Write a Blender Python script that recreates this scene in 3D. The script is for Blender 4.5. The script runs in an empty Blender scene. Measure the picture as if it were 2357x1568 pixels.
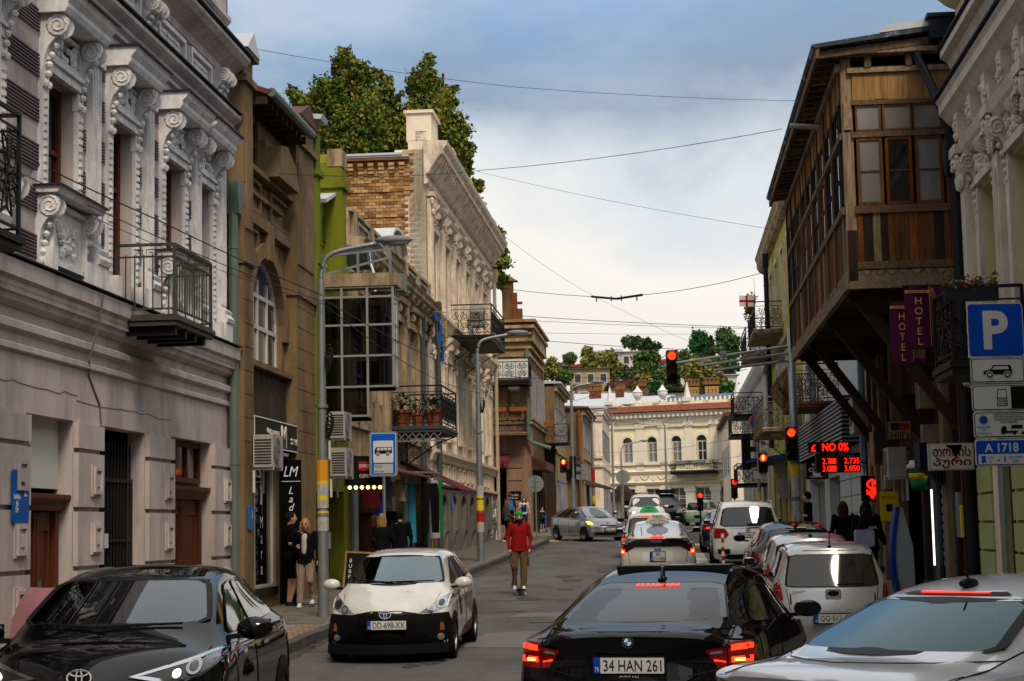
import bpy,bmesh,math,random
import numpy as np
from mathutils import Vector,Matrix,noise
from mathutils.bvhtree import BVHTree
random.seed(7);rng=np.random.default_rng(7)
S=bpy.context.scene
COL=S.collection
PI=math.pi
# ------------------------------------------------------------------ camera, sky, sun, exposure
EYE=1.8
FOC=4000.0
PITCH=math.atan(429/FOC);ROLL=-0.02
cd=bpy.data.cameras.new('camera');cam=bpy.data.objects.new('camera',cd);COL.objects.link(cam)
cd.sensor_width=36;cd.lens=36*FOC/2357;cd.clip_start=.1;cd.clip_end=3000
CM=Matrix.Rotation(PI/2+PITCH,4,'X')@Matrix.Rotation(ROLL,4,'Z')
cam.matrix_world=Matrix.Translation((0,0,EYE))@CM
S.camera=cam
W=bpy.data.worlds.new("World");S.world=W;W.use_nodes=True
def sky():
 nt=W.node_tree;N=nt.nodes;L=nt.links;N.clear()
 out=N.new('ShaderNodeOutputWorld');bg=N.new('ShaderNodeBackground');bg.inputs[1].default_value=.1
 L.new(bg.outputs[0],out.inputs[0])
 st=N.new('ShaderNodeTexSky');st.sky_type='NISHITA';st.sun_disc=False
 st.sun_elevation=math.radians(46);st.sun_rotation=math.radians(166)
 tc=N.new('ShaderNodeTexCoord');sep=N.new('ShaderNodeSeparateXYZ');L.new(tc.outputs['Generated'],sep.inputs[0])
 def noi(sc,sx,sz,det,off=0):
  mp=N.new('ShaderNodeMapping');mp.inputs['Scale'].default_value=(sx,sx,sz);mp.inputs['Location'].default_value=(off,off*.7,off*.3)
  L.new(tc.outputs['Generated'],mp.inputs[0])
  n=N.new('ShaderNodeTexNoise');n.inputs['Scale'].default_value=sc;n.inputs['Detail'].default_value=det;n.inputs['Roughness'].default_value=.55
  L.new(mp.outputs[0],n.inputs[0]);return n.outputs[0]
 def mth(op,a,b,c=None):
  m=N.new('ShaderNodeMath');m.operation=op
  for i,q in enumerate((a,b,c)):
   if q is None:continue
   if isinstance(q,(int,float)):m.inputs[i].default_value=q
   else:L.new(q,m.inputs[i])
  return m.outputs[0]
 def ramp(src,stops):
  r=N.new('ShaderNodeValToRGB');L.new(src,r.inputs[0]);e=r.color_ramp.elements
  while len(e)<len(stops):e.new(.5)
  for i,(p,c)in enumerate(stops):e[i].position=p;e[i].color=(*c,1)
  return r.outputs[0]
 z=sep.outputs[2]
 h=mth('ADD',z,mth('MULTIPLY',mth('SUBTRACT',noi(3.2,1,1.7,6,4.2),.5),.22))
 h=mth('ADD',h,mth('MULTIPLY',sep.outputs[0],.10))
 base=ramp(h,[(0.0,(.45,.425,.39)),(.06,(.49,.46,.415)),(.13,(.57,.535,.48)),(.185,(.61,.575,.52)),(.218,(.44,.465,.49)),(.25,(.17,.22,.295)),(.31,(.16,.265,.41)),(.42,(.34,.41,.49)),(.60,(.60,.60,.60)),(1,(.70,.69,.67))])
 wsp=ramp(noi(5.5,1,2.2,7,1.3),[(.42,(0,0,0)),(.62,(1,1,1))])
 hm=N.new('ShaderNodeMapRange');hm.inputs[1].default_value=.13;hm.inputs[2].default_value=.23;hm.inputs[3].default_value=.08;hm.inputs[4].default_value=.42
 L.new(z,hm.inputs[0])
 lx=N.new('ShaderNodeMapRange');lx.inputs[1].default_value=.14;lx.inputs[2].default_value=-.18;lx.inputs[3].default_value=.25;lx.inputs[4].default_value=1.1
 L.new(sep.outputs[0],lx.inputs[0])
 mx=N.new('ShaderNodeMix');mx.data_type='RGBA';L.new(mth('MULTIPLY',mth('MULTIPLY',wsp,hm.outputs[0]),lx.outputs[0]),mx.inputs[0]);L.new(base,mx.inputs[6]);mx.inputs[7].default_value=(.53,.55,.57,1)
 sc=N.new('ShaderNodeVectorMath');sc.operation='SCALE';sc.inputs[3].default_value=10.0;L.new(mx.outputs[2],sc.inputs[0])
 m2=N.new('ShaderNodeMix');m2.data_type='RGBA';m2.inputs[0].default_value=.93;L.new(st.outputs[0],m2.inputs[6]);L.new(sc.outputs[0],m2.inputs[7])
 L.new(m2.outputs[2],bg.inputs[0])
sky()
sd=bpy.data.lights.new('sun','SUN');sun=bpy.data.objects.new('sun',sd);COL.objects.link(sun)
sd.energy=1.5;sd.angle=math.radians(16);sd.color=(1,.87,.70)
sun.rotation_euler=Vector((-.2,.8,-.86)).to_track_quat('-Z','Y').to_euler();sun.location=(3,-10,40)
S.view_settings.view_transform='Standard';S.view_settings.look='None';S.view_settings.gamma=1;S.view_settings.use_curve_mapping=False
S.view_settings.exposure=0.72
S.cycles.max_bounces=6;S.cycles.diffuse_bounces=2;S.cycles.transparent_max_bounces=12
# ------------------------------------------------------------------ from the picture to the place
def ray(px,py):
 d=CM.to_3x3()@Vector(((px-1178.5)/FOC,-(py-784)/FOC,-1));return d
def at(px,py,Y):
 d=ray(px,py);d=d*(Y/d.y);d.z+=EYE;return d
GY=[-60,0,22,40,75,92,125,300];GZ=[0,0,0,.36,1.12,1.52,2.05,3.8]
def ground(Y):return float(np.interp(Y,GY,GZ))
# ------------------------------------------------------------------ mesh builder and scene bookkeeping
class MB:
 def __init__(s):s.v=[];s.f=[];s.m=[]
 def add(s,vs,fs,m=0):
  o=len(s.v);s.v.extend(tuple(v)for v in vs);s.f.extend(tuple(i+o for i in f)for f in fs);s.m.extend([m]*len(fs));return s
 def box(s,x0,x1,y0,y1,z0,z1,m=0):
  if x0>x1:x0,x1=x1,x0
  if y0>y1:y0,y1=y1,y0
  if z0>z1:z0,z1=z1,z0
  return s.add([(x0,y0,z0),(x1,y0,z0),(x1,y1,z0),(x0,y1,z0),(x0,y0,z1),(x1,y0,z1),(x1,y1,z1),(x0,y1,z1)],[(0,3,2,1),(4,5,6,7),(0,1,5,4),(1,2,6,5),(2,3,7,6),(3,0,4,7)],m)
 def prism(s,poly,ax,a,b,m=0):
  n=len(poly);t={'x':lambda p,q:(q,p[0],p[1]),'y':lambda p,q:(p[0],q,p[1]),'z':lambda p,q:(p[0],p[1],q)}[ax]
  ar=sum(poly[i][0]*poly[(i+1)%n][1]-poly[(i+1)%n][0]*poly[i][1]for i in range(n))
  if(ar<0)^(ax=='y'):poly=poly[::-1]
  vs=[t(p,a)for p in poly]+[t(p,b)for p in poly]
  if a>b:vs=vs[n:]+vs[:n]
  return s.add(vs,[tuple(range(n))[::-1],tuple(range(n,2*n))]+[(i,(i+1)%n,n+(i+1)%n,n+i)for i in range(n)],m)
 def quad(s,a,b,c,d,m=0):return s.add([a,b,c,d],[(0,1,2,3)],m)
 def tube(s,pts,r,n=6,m=0,cap=True,r1=None):
  pts=[Vector(p)for p in pts];k=len(pts);vs=[];up=Vector((0,0,1))
  for i,p in enumerate(pts):
   d=(pts[min(i+1,k-1)]-pts[max(i-1,0)])
   d=d.normalized()if d.length>1e-9 else Vector((0,0,1))
   a=d.cross(up if abs(d.z)<.95 else Vector((1,0,0))).normalized();b=a.cross(d)
   rr=r if r1 is None else r+(r1-r)*i/max(1,k-1)
   if isinstance(r,(list,tuple)):rr=r[i]
   for j in range(n):
    t=2*PI*j/n;vs.append(p+a*(rr*math.cos(t))+b*(rr*math.sin(t)))
  fs=[(i*n+j,i*n+(j+1)%n,(i+1)*n+(j+1)%n,(i+1)*n+j)for i in range(k-1)for j in range(n)]
  if cap:fs+=[tuple(range(n))[::-1],tuple(range((k-1)*n,k*n))]
  return s.add(vs,fs,m)
 def lathe(s,prof,c=(0,0,0),n=12,m=0,ax='z'):
  vs=[];k=len(prof)
  for r,z in prof:
   for j in range(n):
    t=2*PI*j/n;p=(r*math.cos(t),r*math.sin(t),z)
    if ax=='y':p=(p[0],p[2],p[1])
    if ax=='x':p=(p[2],p[0],p[1])
    vs.append((p[0]+c[0],p[1]+c[1],p[2]+c[2]))
  fs=[(i*n+j,i*n+(j+1)%n,(i+1)*n+(j+1)%n,(i+1)*n+j)for i in range(k-1)for j in range(n)]
  fs+=[tuple(range(n))[::-1],tuple(range((k-1)*n,k*n))]
  if ax=='y':fs=[f[::-1]for f in fs]
  return s.add(vs,fs,m)
 def ell(s,c,r,n=8,k=6,m=0):
  if isinstance(r,(int,float)):r=(r,r,r)
  vs=[(c[0],c[1],c[2]-r[2])]
  for i in range(1,k):
   a=-PI/2+PI*i/k
   for j in range(n):
    t=2*PI*j/n;vs.append((c[0]+r[0]*math.cos(a)*math.cos(t),c[1]+r[1]*math.cos(a)*math.sin(t),c[2]+r[2]*math.sin(a)))
  vs.append((c[0],c[1],c[2]+r[2]));e=len(vs)-1
  fs=[(0,1+(j+1)%n,1+j)for j in range(n)]
  for i in range(k-2):fs+=[(1+i*n+j,1+i*n+(j+1)%n,1+(i+1)*n+(j+1)%n,1+(i+1)*n+j)for j in range(n)]
  fs+=[(e,1+(k-2)*n+j,1+(k-2)*n+(j+1)%n)for j in range(n)]
  return s.add(vs,fs,m)
 def bar(s,p,q,w,h=None,m=0):
  h=h or w;p=Vector(p);q=Vector(q);d=(q-p).normalized();up=Vector((0,0,1))if abs(d.z)<.95 else Vector((1,0,0))
  a=d.cross(up).normalized()*(w/2);b=a.cross(d).normalized()*(h/2)
  vs=[p-a-b,p+a-b,p+a+b,p-a+b,q-a-b,q+a-b,q+a+b,q-a+b]
  return s.add(vs,[(0,1,2,3),(7,6,5,4),(0,4,5,1),(1,5,6,2),(2,6,7,3),(3,7,4,0)],m)
 def mesh(s,name,mats,smooth=False):
  me=bpy.data.meshes.new(name);me.from_pydata(s.v,[],s.f)
  if not isinstance(mats,(list,tuple)):mats=[mats]
  for m in mats:me.materials.append(m)
  if len(mats)>1:me.polygons.foreach_set('material_index',s.m)
  if smooth:me.shade_smooth()if hasattr(me,'shade_smooth')else me.polygons.foreach_set('use_smooth',[True]*len(me.polygons))
  return me
 def build(s,name,mats,parent=None,smooth=False,angle=None,loc=None):
  me=s.mesh(name,mats,smooth or angle is not None)
  if angle is not None:me.set_sharp_from_angle(angle=math.radians(angle))
  return link(name,me,parent,loc)
def link(name,me,parent=None,loc=None):
 o=bpy.data.objects.new(name,me);COL.objects.link(o)
 if parent:o.parent=parent
 if loc is not None:o.location=loc
 return o
def tag(o,label=None,cat=None,group=None,kind=None):
 for k,v in(('label',label),('category',cat),('group',group),('kind',kind)):
  if v:o[k]=v
 return o
def thing(name,label,cat,loc=(0,0,0),rz=0,group=None):
 o=bpy.data.objects.new(name,None);COL.objects.link(o);o.location=loc;o.rotation_euler=(0,0,rz);o.empty_display_size=.2
 return tag(o,label,cat,group)
KIDS={}
def kids(o):return[c for c in bpy.data.objects if c.parent is o]
def dup(o,loc=None,rz=None,label=None,parent=None,tree=None):
 c=o.copy();COL.objects.link(c)
 if parent is not None:c.parent=parent
 if loc is not None:c.location=loc
 if rz is not None:c.rotation_euler=(0,0,rz)
 if label:c['label']=label
 for ch in kids(o):dup(ch,parent=c)
 return c
class Frame:
 """a facade: local x runs to the right as seen from the street, y into the wall, z up"""
 def __init__(s,x,y,ang,z0=0):
  s.o=Vector((x,y,z0));s.a=ang;s.M=Matrix.Translation(s.o)@Matrix.Rotation(ang,4,'Z');s.I=s.M.inverted()
 def P(s,px,py,off=0):
  n=Vector((-math.sin(s.a),math.cos(s.a),0));e=Vector((0,0,EYE));d=ray(px,py)
  t=((s.o-n*off-e).dot(n))/d.dot(n);q=s.I@(e+d*t);return q.x,q.z
 def u(s,px,py=1100,off=0):return s.P(px,py,off)[0]
 def z(s,px,py,off=0):return s.P(px,py,off)[1]
 def w(s,x,y,z):return s.M@Vector((x,y,z))
 # ------------------------------------------------------------------ materials
def lin(h):
 if isinstance(h,str):
  h=h.lstrip('#');c=[int(h[i:i+2],16)/255 for i in(0,2,4)]
  return tuple(x/12.92 if x<=.04045 else((x+.055)/1.055)**2.4 for x in c)
 return h
MATS={}
def mat(name,col,rough=.8,var=.18,scale=2.5,bump=.12,bscale=30,metal=0,dirt=None,damt=.5,dscale=(3,3,.7),spec=.12,coat=0,stretch=(1,1,1),emit=0,sharp=(.42,.68),ior=None):
 m=bpy.data.materials.new(name);m.use_nodes=True;nt=m.node_tree;N=nt.nodes;L=nt.links;b=N['Principled BSDF']
 c=lin(col);b.inputs['Base Color'].default_value=(*c,1);b.inputs['Roughness'].default_value=rough;b.inputs['Metallic'].default_value=metal
 b.inputs['Specular IOR Level'].default_value=spec
 if coat:b.inputs['Coat Weight'].default_value=coat;b.inputs['Coat Roughness'].default_value=.03
 if emit:b.inputs['Emission Color'].default_value=(*c,1);b.inputs['Emission Strength'].default_value=emit
 if var or bump or dirt:
  tc=N.new('ShaderNodeTexCoord');mp=N.new('ShaderNodeMapping');mp.inputs['Scale'].default_value=stretch;L.new(tc.outputs['Object'],mp.inputs[0])
  src=None
  if var:
   n=N.new('ShaderNodeTexNoise');n.inputs['Scale'].default_value=scale;n.inputs['Detail'].default_value=8;n.inputs['Roughness'].default_value=.65;L.new(mp.outputs[0],n.inputs[0])
   r=N.new('ShaderNodeValToRGB');L.new(n.outputs[0],r.inputs[0]);e=r.color_ramp.elements
   e[0].position=.3;e[1].position=.7;e[0].color=(*[x*(1-var)for x in c],1);e[1].color=(*[min(1,x*(1+var))for x in c],1);src=r.outputs[0]
  if dirt:
   mp2=N.new('ShaderNodeMapping');mp2.inputs['Scale'].default_value=dscale;L.new(tc.outputs['Object'],mp2.inputs[0])
   n2=N.new('ShaderNodeTexNoise');n2.inputs['Scale'].default_value=1;n2.inputs['Detail'].default_value=9;n2.inputs['Roughness'].default_value=.7;L.new(mp2.outputs[0],n2.inputs[0])
   r2=N.new('ShaderNodeMapRange');r2.inputs[1].default_value=sharp[0];r2.inputs[2].default_value=sharp[1];r2.inputs[3].default_value=0;r2.inputs[4].default_value=damt;L.new(n2.outputs[0],r2.inputs[0])
   mx=N.new('ShaderNodeMix');mx.data_type='RGBA';L.new(r2.outputs[0],mx.inputs[0]);mx.inputs[6].default_value=(*c,1);mx.inputs[7].default_value=(*lin(dirt),1)
   if src:L.new(src,mx.inputs[6])
   src=mx.outputs[2]
  if src:
   L.new(src,b.inputs['Base Color'])
  if bump:
   n3=N.new('ShaderNodeTexNoise');n3.inputs['Scale'].default_value=bscale;n3.inputs['Detail'].default_value=6;L.new(mp.outputs[0],n3.inputs[0])
   bp=N.new('ShaderNodeBump');bp.inputs['Strength'].default_value=bump;bp.inputs['Distance'].default_value=.02;L.new(n3.outputs[0],bp.inputs['Height']);L.new(bp.outputs[0],b.inputs['Normal'])
 MATS[name]=m;return m
def plain(name,col,rough=.6,**k):
 k.setdefault('var',0);k.setdefault('bump',0);return mat(name,col,rough,**k)
def lamp_mat(name,col,strength,body=None):
 m=plain(name,col,.3);b=m.node_tree.nodes['Principled BSDF'];c=lin(col)
 b.inputs['Emission Color'].default_value=(*c,1);b.inputs['Emission Strength'].default_value=strength
 if body:b.inputs['Base Color'].default_value=(*lin(body),1)
 return m
def glass_mat(name,tint,refl=1.0,rough=.02,gcol=(.9,.95,1)):
 m=bpy.data.materials.new(name);m.use_nodes=True;N=m.node_tree.nodes;L=m.node_tree.links;N.clear()
 o=N.new('ShaderNodeOutputMaterial');t=N.new('ShaderNodeBsdfTransparent');t.inputs[0].default_value=(*lin(tint),1)
 g=N.new('ShaderNodeBsdfGlossy');g.inputs['Roughness'].default_value=rough;g.inputs[0].default_value=(*gcol,1);f=N.new('ShaderNodeFresnel');f.inputs[0].default_value=1.5
 ml=N.new('ShaderNodeMath');ml.operation='MULTIPLY';ml.inputs[1].default_value=refl;ml.use_clamp=True;L.new(f.outputs[0],ml.inputs[0])
 x=N.new('ShaderNodeMixShader');L.new(ml.outputs[0],x.inputs[0]);L.new(t.outputs[0],x.inputs[1]);L.new(g.outputs[0],x.inputs[2]);L.new(x.outputs[0],o.inputs[0]);MATS[name]=m;return m
 # ------------------------------------------------------------------ lettering and flat print
TMP=bpy.data.scenes.new('scratch')
def evaluated(o):
 TMP.collection.objects.link(o);vl=TMP.view_layers[0];vl.update();dg=vl.depsgraph;me=bpy.data.meshes.new_from_object(o.evaluated_get(dg));TMP.collection.objects.unlink(o);bpy.data.objects.remove(o);return me
def text_mesh(body,size=1.0,align='CENTER',mtl=None,ext=.002,sx=1.0,sh=0,bold=0,spacing=1.0,line=1.0):
 c=bpy.data.curves.new('lettering','FONT');c.body=body;c.size=size;c.align_x=align;c.align_y='CENTER';c.extrude=ext;c.resolution_u=3;c.shear=sh;c.offset=bold;c.space_character=spacing;c.space_line=line
 o=bpy.data.objects.new('lettering',c);me=evaluated(o);bpy.data.curves.remove(c)
 R=Matrix.Rotation(PI/2,4,'X')@Matrix.Diagonal((sx,1,1,1));me.transform(R);me.materials.clear();me.materials.append(mtl);me.name='lettering';return me
def fit_text(body,w,h,mtl,parent,loc,ext=.002,bold=0,rz=0,name='lettering',line=1.0,rx=0,sh=0):
 """lettering in the local xz plane, facing -y, made to fill w by h"""
 me=text_mesh(body,1,'CENTER',mtl,.5*ext,bold=bold,line=line,sh=sh)
 n=len(me.vertices);a=np.empty(n*3);me.vertices.foreach_get('co',a);a=a.reshape(-1,3)
 lo=a.min(0);hi=a.max(0);a[:,0]=(a[:,0]-(lo[0]+hi[0])/2)*(w/max(1e-6,hi[0]-lo[0]));a[:,2]=(a[:,2]-(lo[2]+hi[2])/2)*(h/max(1e-6,hi[2]-lo[2]))
 me.vertices.foreach_set('co',a.ravel());me.update()
 o=link(name,me,parent,loc);o.rotation_euler=(rx,0,rz);return o
def rrect(w,h,r,n=4,cx=0,cz=0):
 out=[]
 for sx,sz,a0 in((1,1,0),(-1,1,PI/2),(-1,-1,PI),(1,-1,1.5*PI)):
  for i in range(n+1):
   a=a0+PI/2*i/n;out.append((cx+sx*(w/2-r)+r*math.cos(a),cz+sz*(h/2-r)+r*math.sin(a)))
 return out
def disc(r,n=24,cx=0,cz=0):return[(cx+r*math.cos(2*PI*i/n),cz+r*math.sin(2*PI*i/n))for i in range(n)]
def catmull(pts,n=6):
 pts=[np.array(p,float)for p in pts];out=[]
 for i in range(len(pts)-1):
  p0=pts[max(i-1,0)];p1=pts[i];p2=pts[i+1];p3=pts[min(i+2,len(pts)-1)]
  for k in range(n):
   t=k/n;out.append(.5*((2*p1)+(-p0+p2)*t+(2*p0-5*p1+4*p2-p3)*t*t+(-p0+3*p1-3*p2+p3)*t**3))
 out.append(pts[-1]);return out
def spiral(cx,cz,r0,r1,turns,a0=0,n=14,sgn=1):
 return[(cx+(r0+(r1-r0)*i/n)*math.cos(a0+sgn*turns*2*PI*i/n),cz+(r0+(r1-r0)*i/n)*math.sin(a0+sgn*turns*2*PI*i/n))for i in range(n+1)]
 # ------------------------------------------------------------------ palette
asphalt=mat('asphalt','#5f5c5b',.9,.2,.5,.4,140,dirt='#3d3a38',damt=.6,dscale=(.9,.2,1),sharp=(.44,.68))
kerbstone=mat('kerbstone','#504e4c',.85,.25,3,.3,30)
paving=mat('paving','#6e675f',.85,.2,1.2,.25,40,dirt='#4d4641',damt=.5,dscale=(.7,.7,1))
pavers=[mat('paver_%d'%i,c,.85,.2,5,.25,60)for i,c in enumerate(('#8d7161','#997d6a','#84705f'))]
white_line=mat('white_line','#b9b6ad',.8,.15,6,.1,40,dirt='#6d6a66',damt=.6,dscale=(3,3,1))
yellow_line=mat('yellow_line','#b99a5c',.8,.15,6,.1,40,dirt='#6d6a66',damt=.6,dscale=(3,3,1))
mauve=mat('mauve_plaster','#bcafab',.85,.1,1.5,.12,60,dirt='#7a6f6b',damt=.6,dscale=(1.6,1.6,.35),sharp=(.45,.66))
mauve_d=mat('mauve_groove','#6c6062',.85,.06,2,.05,60)
white_trim=mat('white_trim','#e2dfdd',.8,.1,4,.15,50,dirt='#968d88',damt=.6,dscale=(5,5,2))
lead=plain('lead_flashing','#2c3138',.5)
brown=mat('brown_stucco','#806a4c',.9,.16,1.6,.3,45,dirt='#4d3c2a',damt=.8,dscale=(1.5,1.5,.5))
brown_d=mat('brown_pebble','#4a4035',.95,.4,14,.8,40,dirt='#231f1b',damt=.8,dscale=(6,6,.8))
brown_t=mat('brown_trim','#7d6448',.9,.2,3,.3,45,dirt='#4d3d2d',damt=.6,dscale=(3,3,1))
green=mat('green_plaster','#74761f',.85,.12,1.2,.15,45,dirt='#484e18',damt=.8,dscale=(1.5,1.5,.35))
worn=mat('worn_plaster','#a99372',.9,.24,2,.4,30,dirt='#3f3124',damt=.9,dscale=(2.2,2.2,.5))
worn_b=mat('worn_blue_plaster','#8d8b90',.9,.2,2,.3,30,dirt='#5d5148',damt=.7,dscale=(2,2,.6))
cream=mat('cream_plaster','#e6d6be',.88,.1,1.6,.25,35,dirt='#8d7253',damt=.65,dscale=(2.5,2.5,.3),sharp=(.48,.72))
cream_t=mat('cream_trim','#dcc9b2',.88,.14,4,.35,30,dirt='#6f5c4b',damt=.7,dscale=(4,4,1.2),sharp=(.42,.7))
base_stone=mat('base_stone','#7a6f65',.92,.2,2,.4,30,dirt='#3f3a36',damt=.7,dscale=(1.5,1.5,.5))
bricks=[mat('brick_%d'%i,c,.9,.22,6,.5,50)for i,c in enumerate(('#a17b4b','#b18a58','#8f6a40','#795636','#b8946a'))]
mortar=mat('mortar','#4d3c2a',.95,.2,4,.4,40)
red_brick=mat('red_brick','#7e4a34',.9,.25,5,.5,40)
roof_white=mat('roof_sheet','#b9bcc0',.5,.1,2,.05,20)
roof_rust=mat('rusty_roof','#5f3d37',.7,.25,2,.1,20)
pipe_green=mat('downpipe_paint','#5e6a61',.5,.1,3,.05,20)
pipe_dark=plain('dark_pipe','#23262c',.45)
steel=mat('galvanised_steel','#8d8f90',.42,.1,4,.05,40,metal=.6)
iron=mat('wrought_iron','#1e1d1d',.55,.2,8,.05,30)
iron_g=mat('painted_rail','#3c443d',.55,.2,8,.05,30,dirt='#5b3b2a',damt=.5,dscale=(9,9,9))
wood_door=mat('varnished_wood','#5a2f1b',.5,.3,3,.15,25,stretch=(6,6,.6))
wood_dark=mat('dark_wood','#3a2d25',.85,.3,3,.3,25,stretch=(6,6,.6))
woods=[mat('weathered_wood_%d'%i,c,.85,.35,3,.45,22,stretch=(9,9,.7),dirt='#241a13',damt=.6,dscale=(14,14,1.2))for i,c in enumerate(('#6b4a2c','#4c3826','#74401e','#8f7b60','#352820','#86501f'))]
woods_h=[mat('beam_wood_%d'%i,c,.85,.3,3,.45,22,stretch=(.7,9,9),dirt='#2b221b',damt=.6,dscale=(1.2,12,12))for i,c in enumerate(('#857059','#6d5742','#98826a'))]
tan_plank=mat('tan_plank','#a07c4c',.85,.25,3,.35,25,stretch=(7,7,.8),dirt='#6b4423',damt=.7,dscale=(9,9,1))
black=plain('black_paint','#0d0d0e',.5)
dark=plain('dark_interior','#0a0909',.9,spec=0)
white=plain('white_paint','#c8c8c4',.55)
pvc=plain('white_frame','#b8b4ac',.5)
grey=plain('grey_metal','#77797c',.5)
rubber=plain('rubber','#0f0f10',.8)
glass_dark=plain('window_glass','#15181a',.06,spec=.7)
glass_pale=plain('curtained_glass','#77736b',.12,spec=.6)
glass_grey=plain('dusty_glass','#4e4b48',.18,spec=.6)
terracotta=mat('terracotta','#8a4a2c',.8,.15,6,.1,30)
leaf_m=[mat('leaf_%d'%i,c,.65,.25,3,0,30)for i,c in enumerate(('#42591a','#5f6a1f','#30451a','#7d7423'))]
red_c=plain('red_paint','#a51f18',.5);blue_c=plain('sign_blue','#0c47a6',.4);yellow_c=plain('yellow_paint','#d5b51c',.6);green_c=plain('green_paint','#14703a',.6)
sign_white=plain('sign_white','#c9c8c4',.45);letter_white=plain('letter_white','#dcdad5',.5)
led_red=lamp_mat('red_led','#ff1408',2.2,'#400000');led_glow=lamp_mat('red_signal_lit','#ff2408',3.5,'#600000');led_white=lamp_mat('white_tube','#f4f2ff',1.4);warm_bulb=lamp_mat('warm_bulb','#ffc56a',3)
ac_white=mat('ac_casing','#a9a49b',.6,.1,5,.03,20,dirt='#6f685d',damt=.5,dscale=(5,5,2))
# ------------------------------------------------------------------ ground, road, pavements
LX=lambda Y:-7.70+.089*Y
RX=lambda Y:4.58+.088*Y
def LK(Y):return float(np.interp(Y,[-60,25.7,46.9,74],[-10.9,-3.19,-1.27,1.42]))
def RK(Y):return RX(Y)-1.55
def sheet(name,xs,ys,mtl,dz=0,kind='structure',zf=None):
 mb=MB();nx=len(xs);vs=[(x,y,(zf(x,y)if zf else ground(y))+dz)for y in ys for x in xs]
 mb.add(vs,[(j*nx+i,j*nx+i+1,(j+1)*nx+i+1,(j+1)*nx+i)for j in range(len(ys)-1)for i in range(nx-1)])
 return tag(mb.build(name,mtl,None,True),kind=kind)
ys=list(np.arange(-60,140,2.0))+list(np.arange(140,700,20.0))
def gz(x,y):
 z=ground(min(y,300));return z
sheet('road',[-300,-60,-20,-8,-4,0,4,8,12,20,60,300],ys,asphalt,0,zf=gz)
def pavement(name,kx,fx,y0,y1,side,H=.14):
 Y=list(np.arange(y0,y1-.01,1.5))+[y1];mb=MB();kb=MB();kw=.16*(-side)
 for a,b in zip(Y[:-1],Y[1:]):
  za,zb=ground(a)+H,ground(b)+H
  q=[(kx(a)+kw,a,za),(fx(a),a,za),(fx(b),b,zb),(kx(b)+kw,b,zb)]
  if side>0:q=q[::-1]
  mb.add(q,[(0,1,2,3)]if side<0 else[(0,1,2,3)])
 n=0
 st=tag(mb.build(name,paving),kind='structure')
 Yk=list(np.arange(y0,y1-.01,1.0))+[y1]
 for a,b in zip(Yk[:-1],Yk[1:]):
  g=.012;a2,b2=a+g,b-g;k=MB();e=random.uniform(-.006,.006)
  for(p,q2)in((a2,b2),):
   vs=[]
   for yy in(p,q2):
    z0=ground(yy)-.1;z1=ground(yy)+H+.012+e;x=kx(yy)
    vs+=[(x,yy,z0),(x+kw,yy,z0),(x+kw,yy,z1),(x,yy,z1)]
   k.add(vs,[(0,1,2,3),(7,6,5,4),(0,4,5,1),(1,5,6,2),(2,6,7,3),(3,7,4,0)])
  k.build('kerb_stone',kerbstone,st)
 return st
pl=pavement('pavement',lambda y:LK(y),lambda y:LX(y)-.8,6,74.6,1)
pr=pavement('pavement',lambda y:RK(y),lambda y:RX(y)+.8,6,74,-1,.24)
kb=MB();zc=ground(74.6);kb.add([(LK(74.6),74.6,zc-.1),(LK(74.6),74.76,zc-.1),(-6,74.76,zc-.1),(-6,74.6,zc-.1),(LK(74.6),74.6,zc+.15),(LK(74.6),74.76,zc+.15),(-6,74.76,zc+.15),(-6,74.6,zc+.15)],[(0,3,2,1),(4,5,6,7),(0,1,5,4),(1,2,6,5),(2,3,7,6),(3,0,4,7)])
kb.build('kerb_stone',kerbstone,pl)
far=MB()
for a in np.arange(79,118,3.0):
 b=a+3;far.add([(LX(a)-2,a,ground(a)+.16),(LX(a)+2.3,a,ground(a)+.16),(LX(b)+2.3,b,ground(b)+.16),(LX(b)-2,b,ground(b)+.16)],[(0,1,2,3)])
 far.add([(LX(a)+2.3,a,ground(a)),(LX(b)+2.3,b,ground(b)),(LX(b)+2.3,b,ground(b)+.16),(LX(a)+2.3,a,ground(a)+.16)],[(0,1,2,3)])
far.add([(LX(79)-2,79,ground(79)),(LX(79)+2.3,79,ground(79)),(LX(79)+2.3,79,ground(79)+.16),(LX(79)-2,79,ground(79)+.16)],[(0,1,2,3)])
fo=tag(far.build('pavement',paving),kind='structure')
tm=MB();tm.box(-.145,.145,-.095,.095,0,.03);tmeshes=[tm.mesh('paver',m)for m in pavers]
cnt=0
for r in range(22):
 Y=24.2+r*.2
 for c in range(9):
  x=LK(Y)-.2-.15-c*.3-(r%2)*.15
  if x<LX(Y)+.2 or cnt>=200:continue
  o=link('paver',random.choice(tmeshes),pl,(x,Y,ground(Y)+.125+random.uniform(-.004,.004)));o.rotation_euler=(0,0,-.09);cnt+=1
sl=MB()
for Y in np.arange(29.0,74,.62):
 xs0=LX(Y)+.1;xs1=LK(Y)-.2;n=int((xs1-xs0)/.6)
 for i in range(n):
  x=xs0+i*.6;z=ground(Y+.3)+.142;sl.box(x+.012,x+.588,Y+.012,Y+.608,z-.03,z+random.uniform(.002,.009))
tag(sl.build('paving_slab',paving,pl),kind='stuff')
def mark(name,quads,m):
 mb=MB()
 for x0,x1,y0,y1 in quads:mb.add([(x0,y0,ground(y0)+.006),(x1,y0,ground(y0)+.006),(x1,y1,ground(y1)+.006),(x0,y1,ground(y1)+.006)],[(0,1,2,3)])
 return tag(mb.build(name,m),kind='structure')
mark('lane_marking',[(4.72+.088*(Y-46),5.2+.088*(Y-46),Y,Y+.55)for Y in np.arange(44,60,1.0)],white_line)
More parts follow.
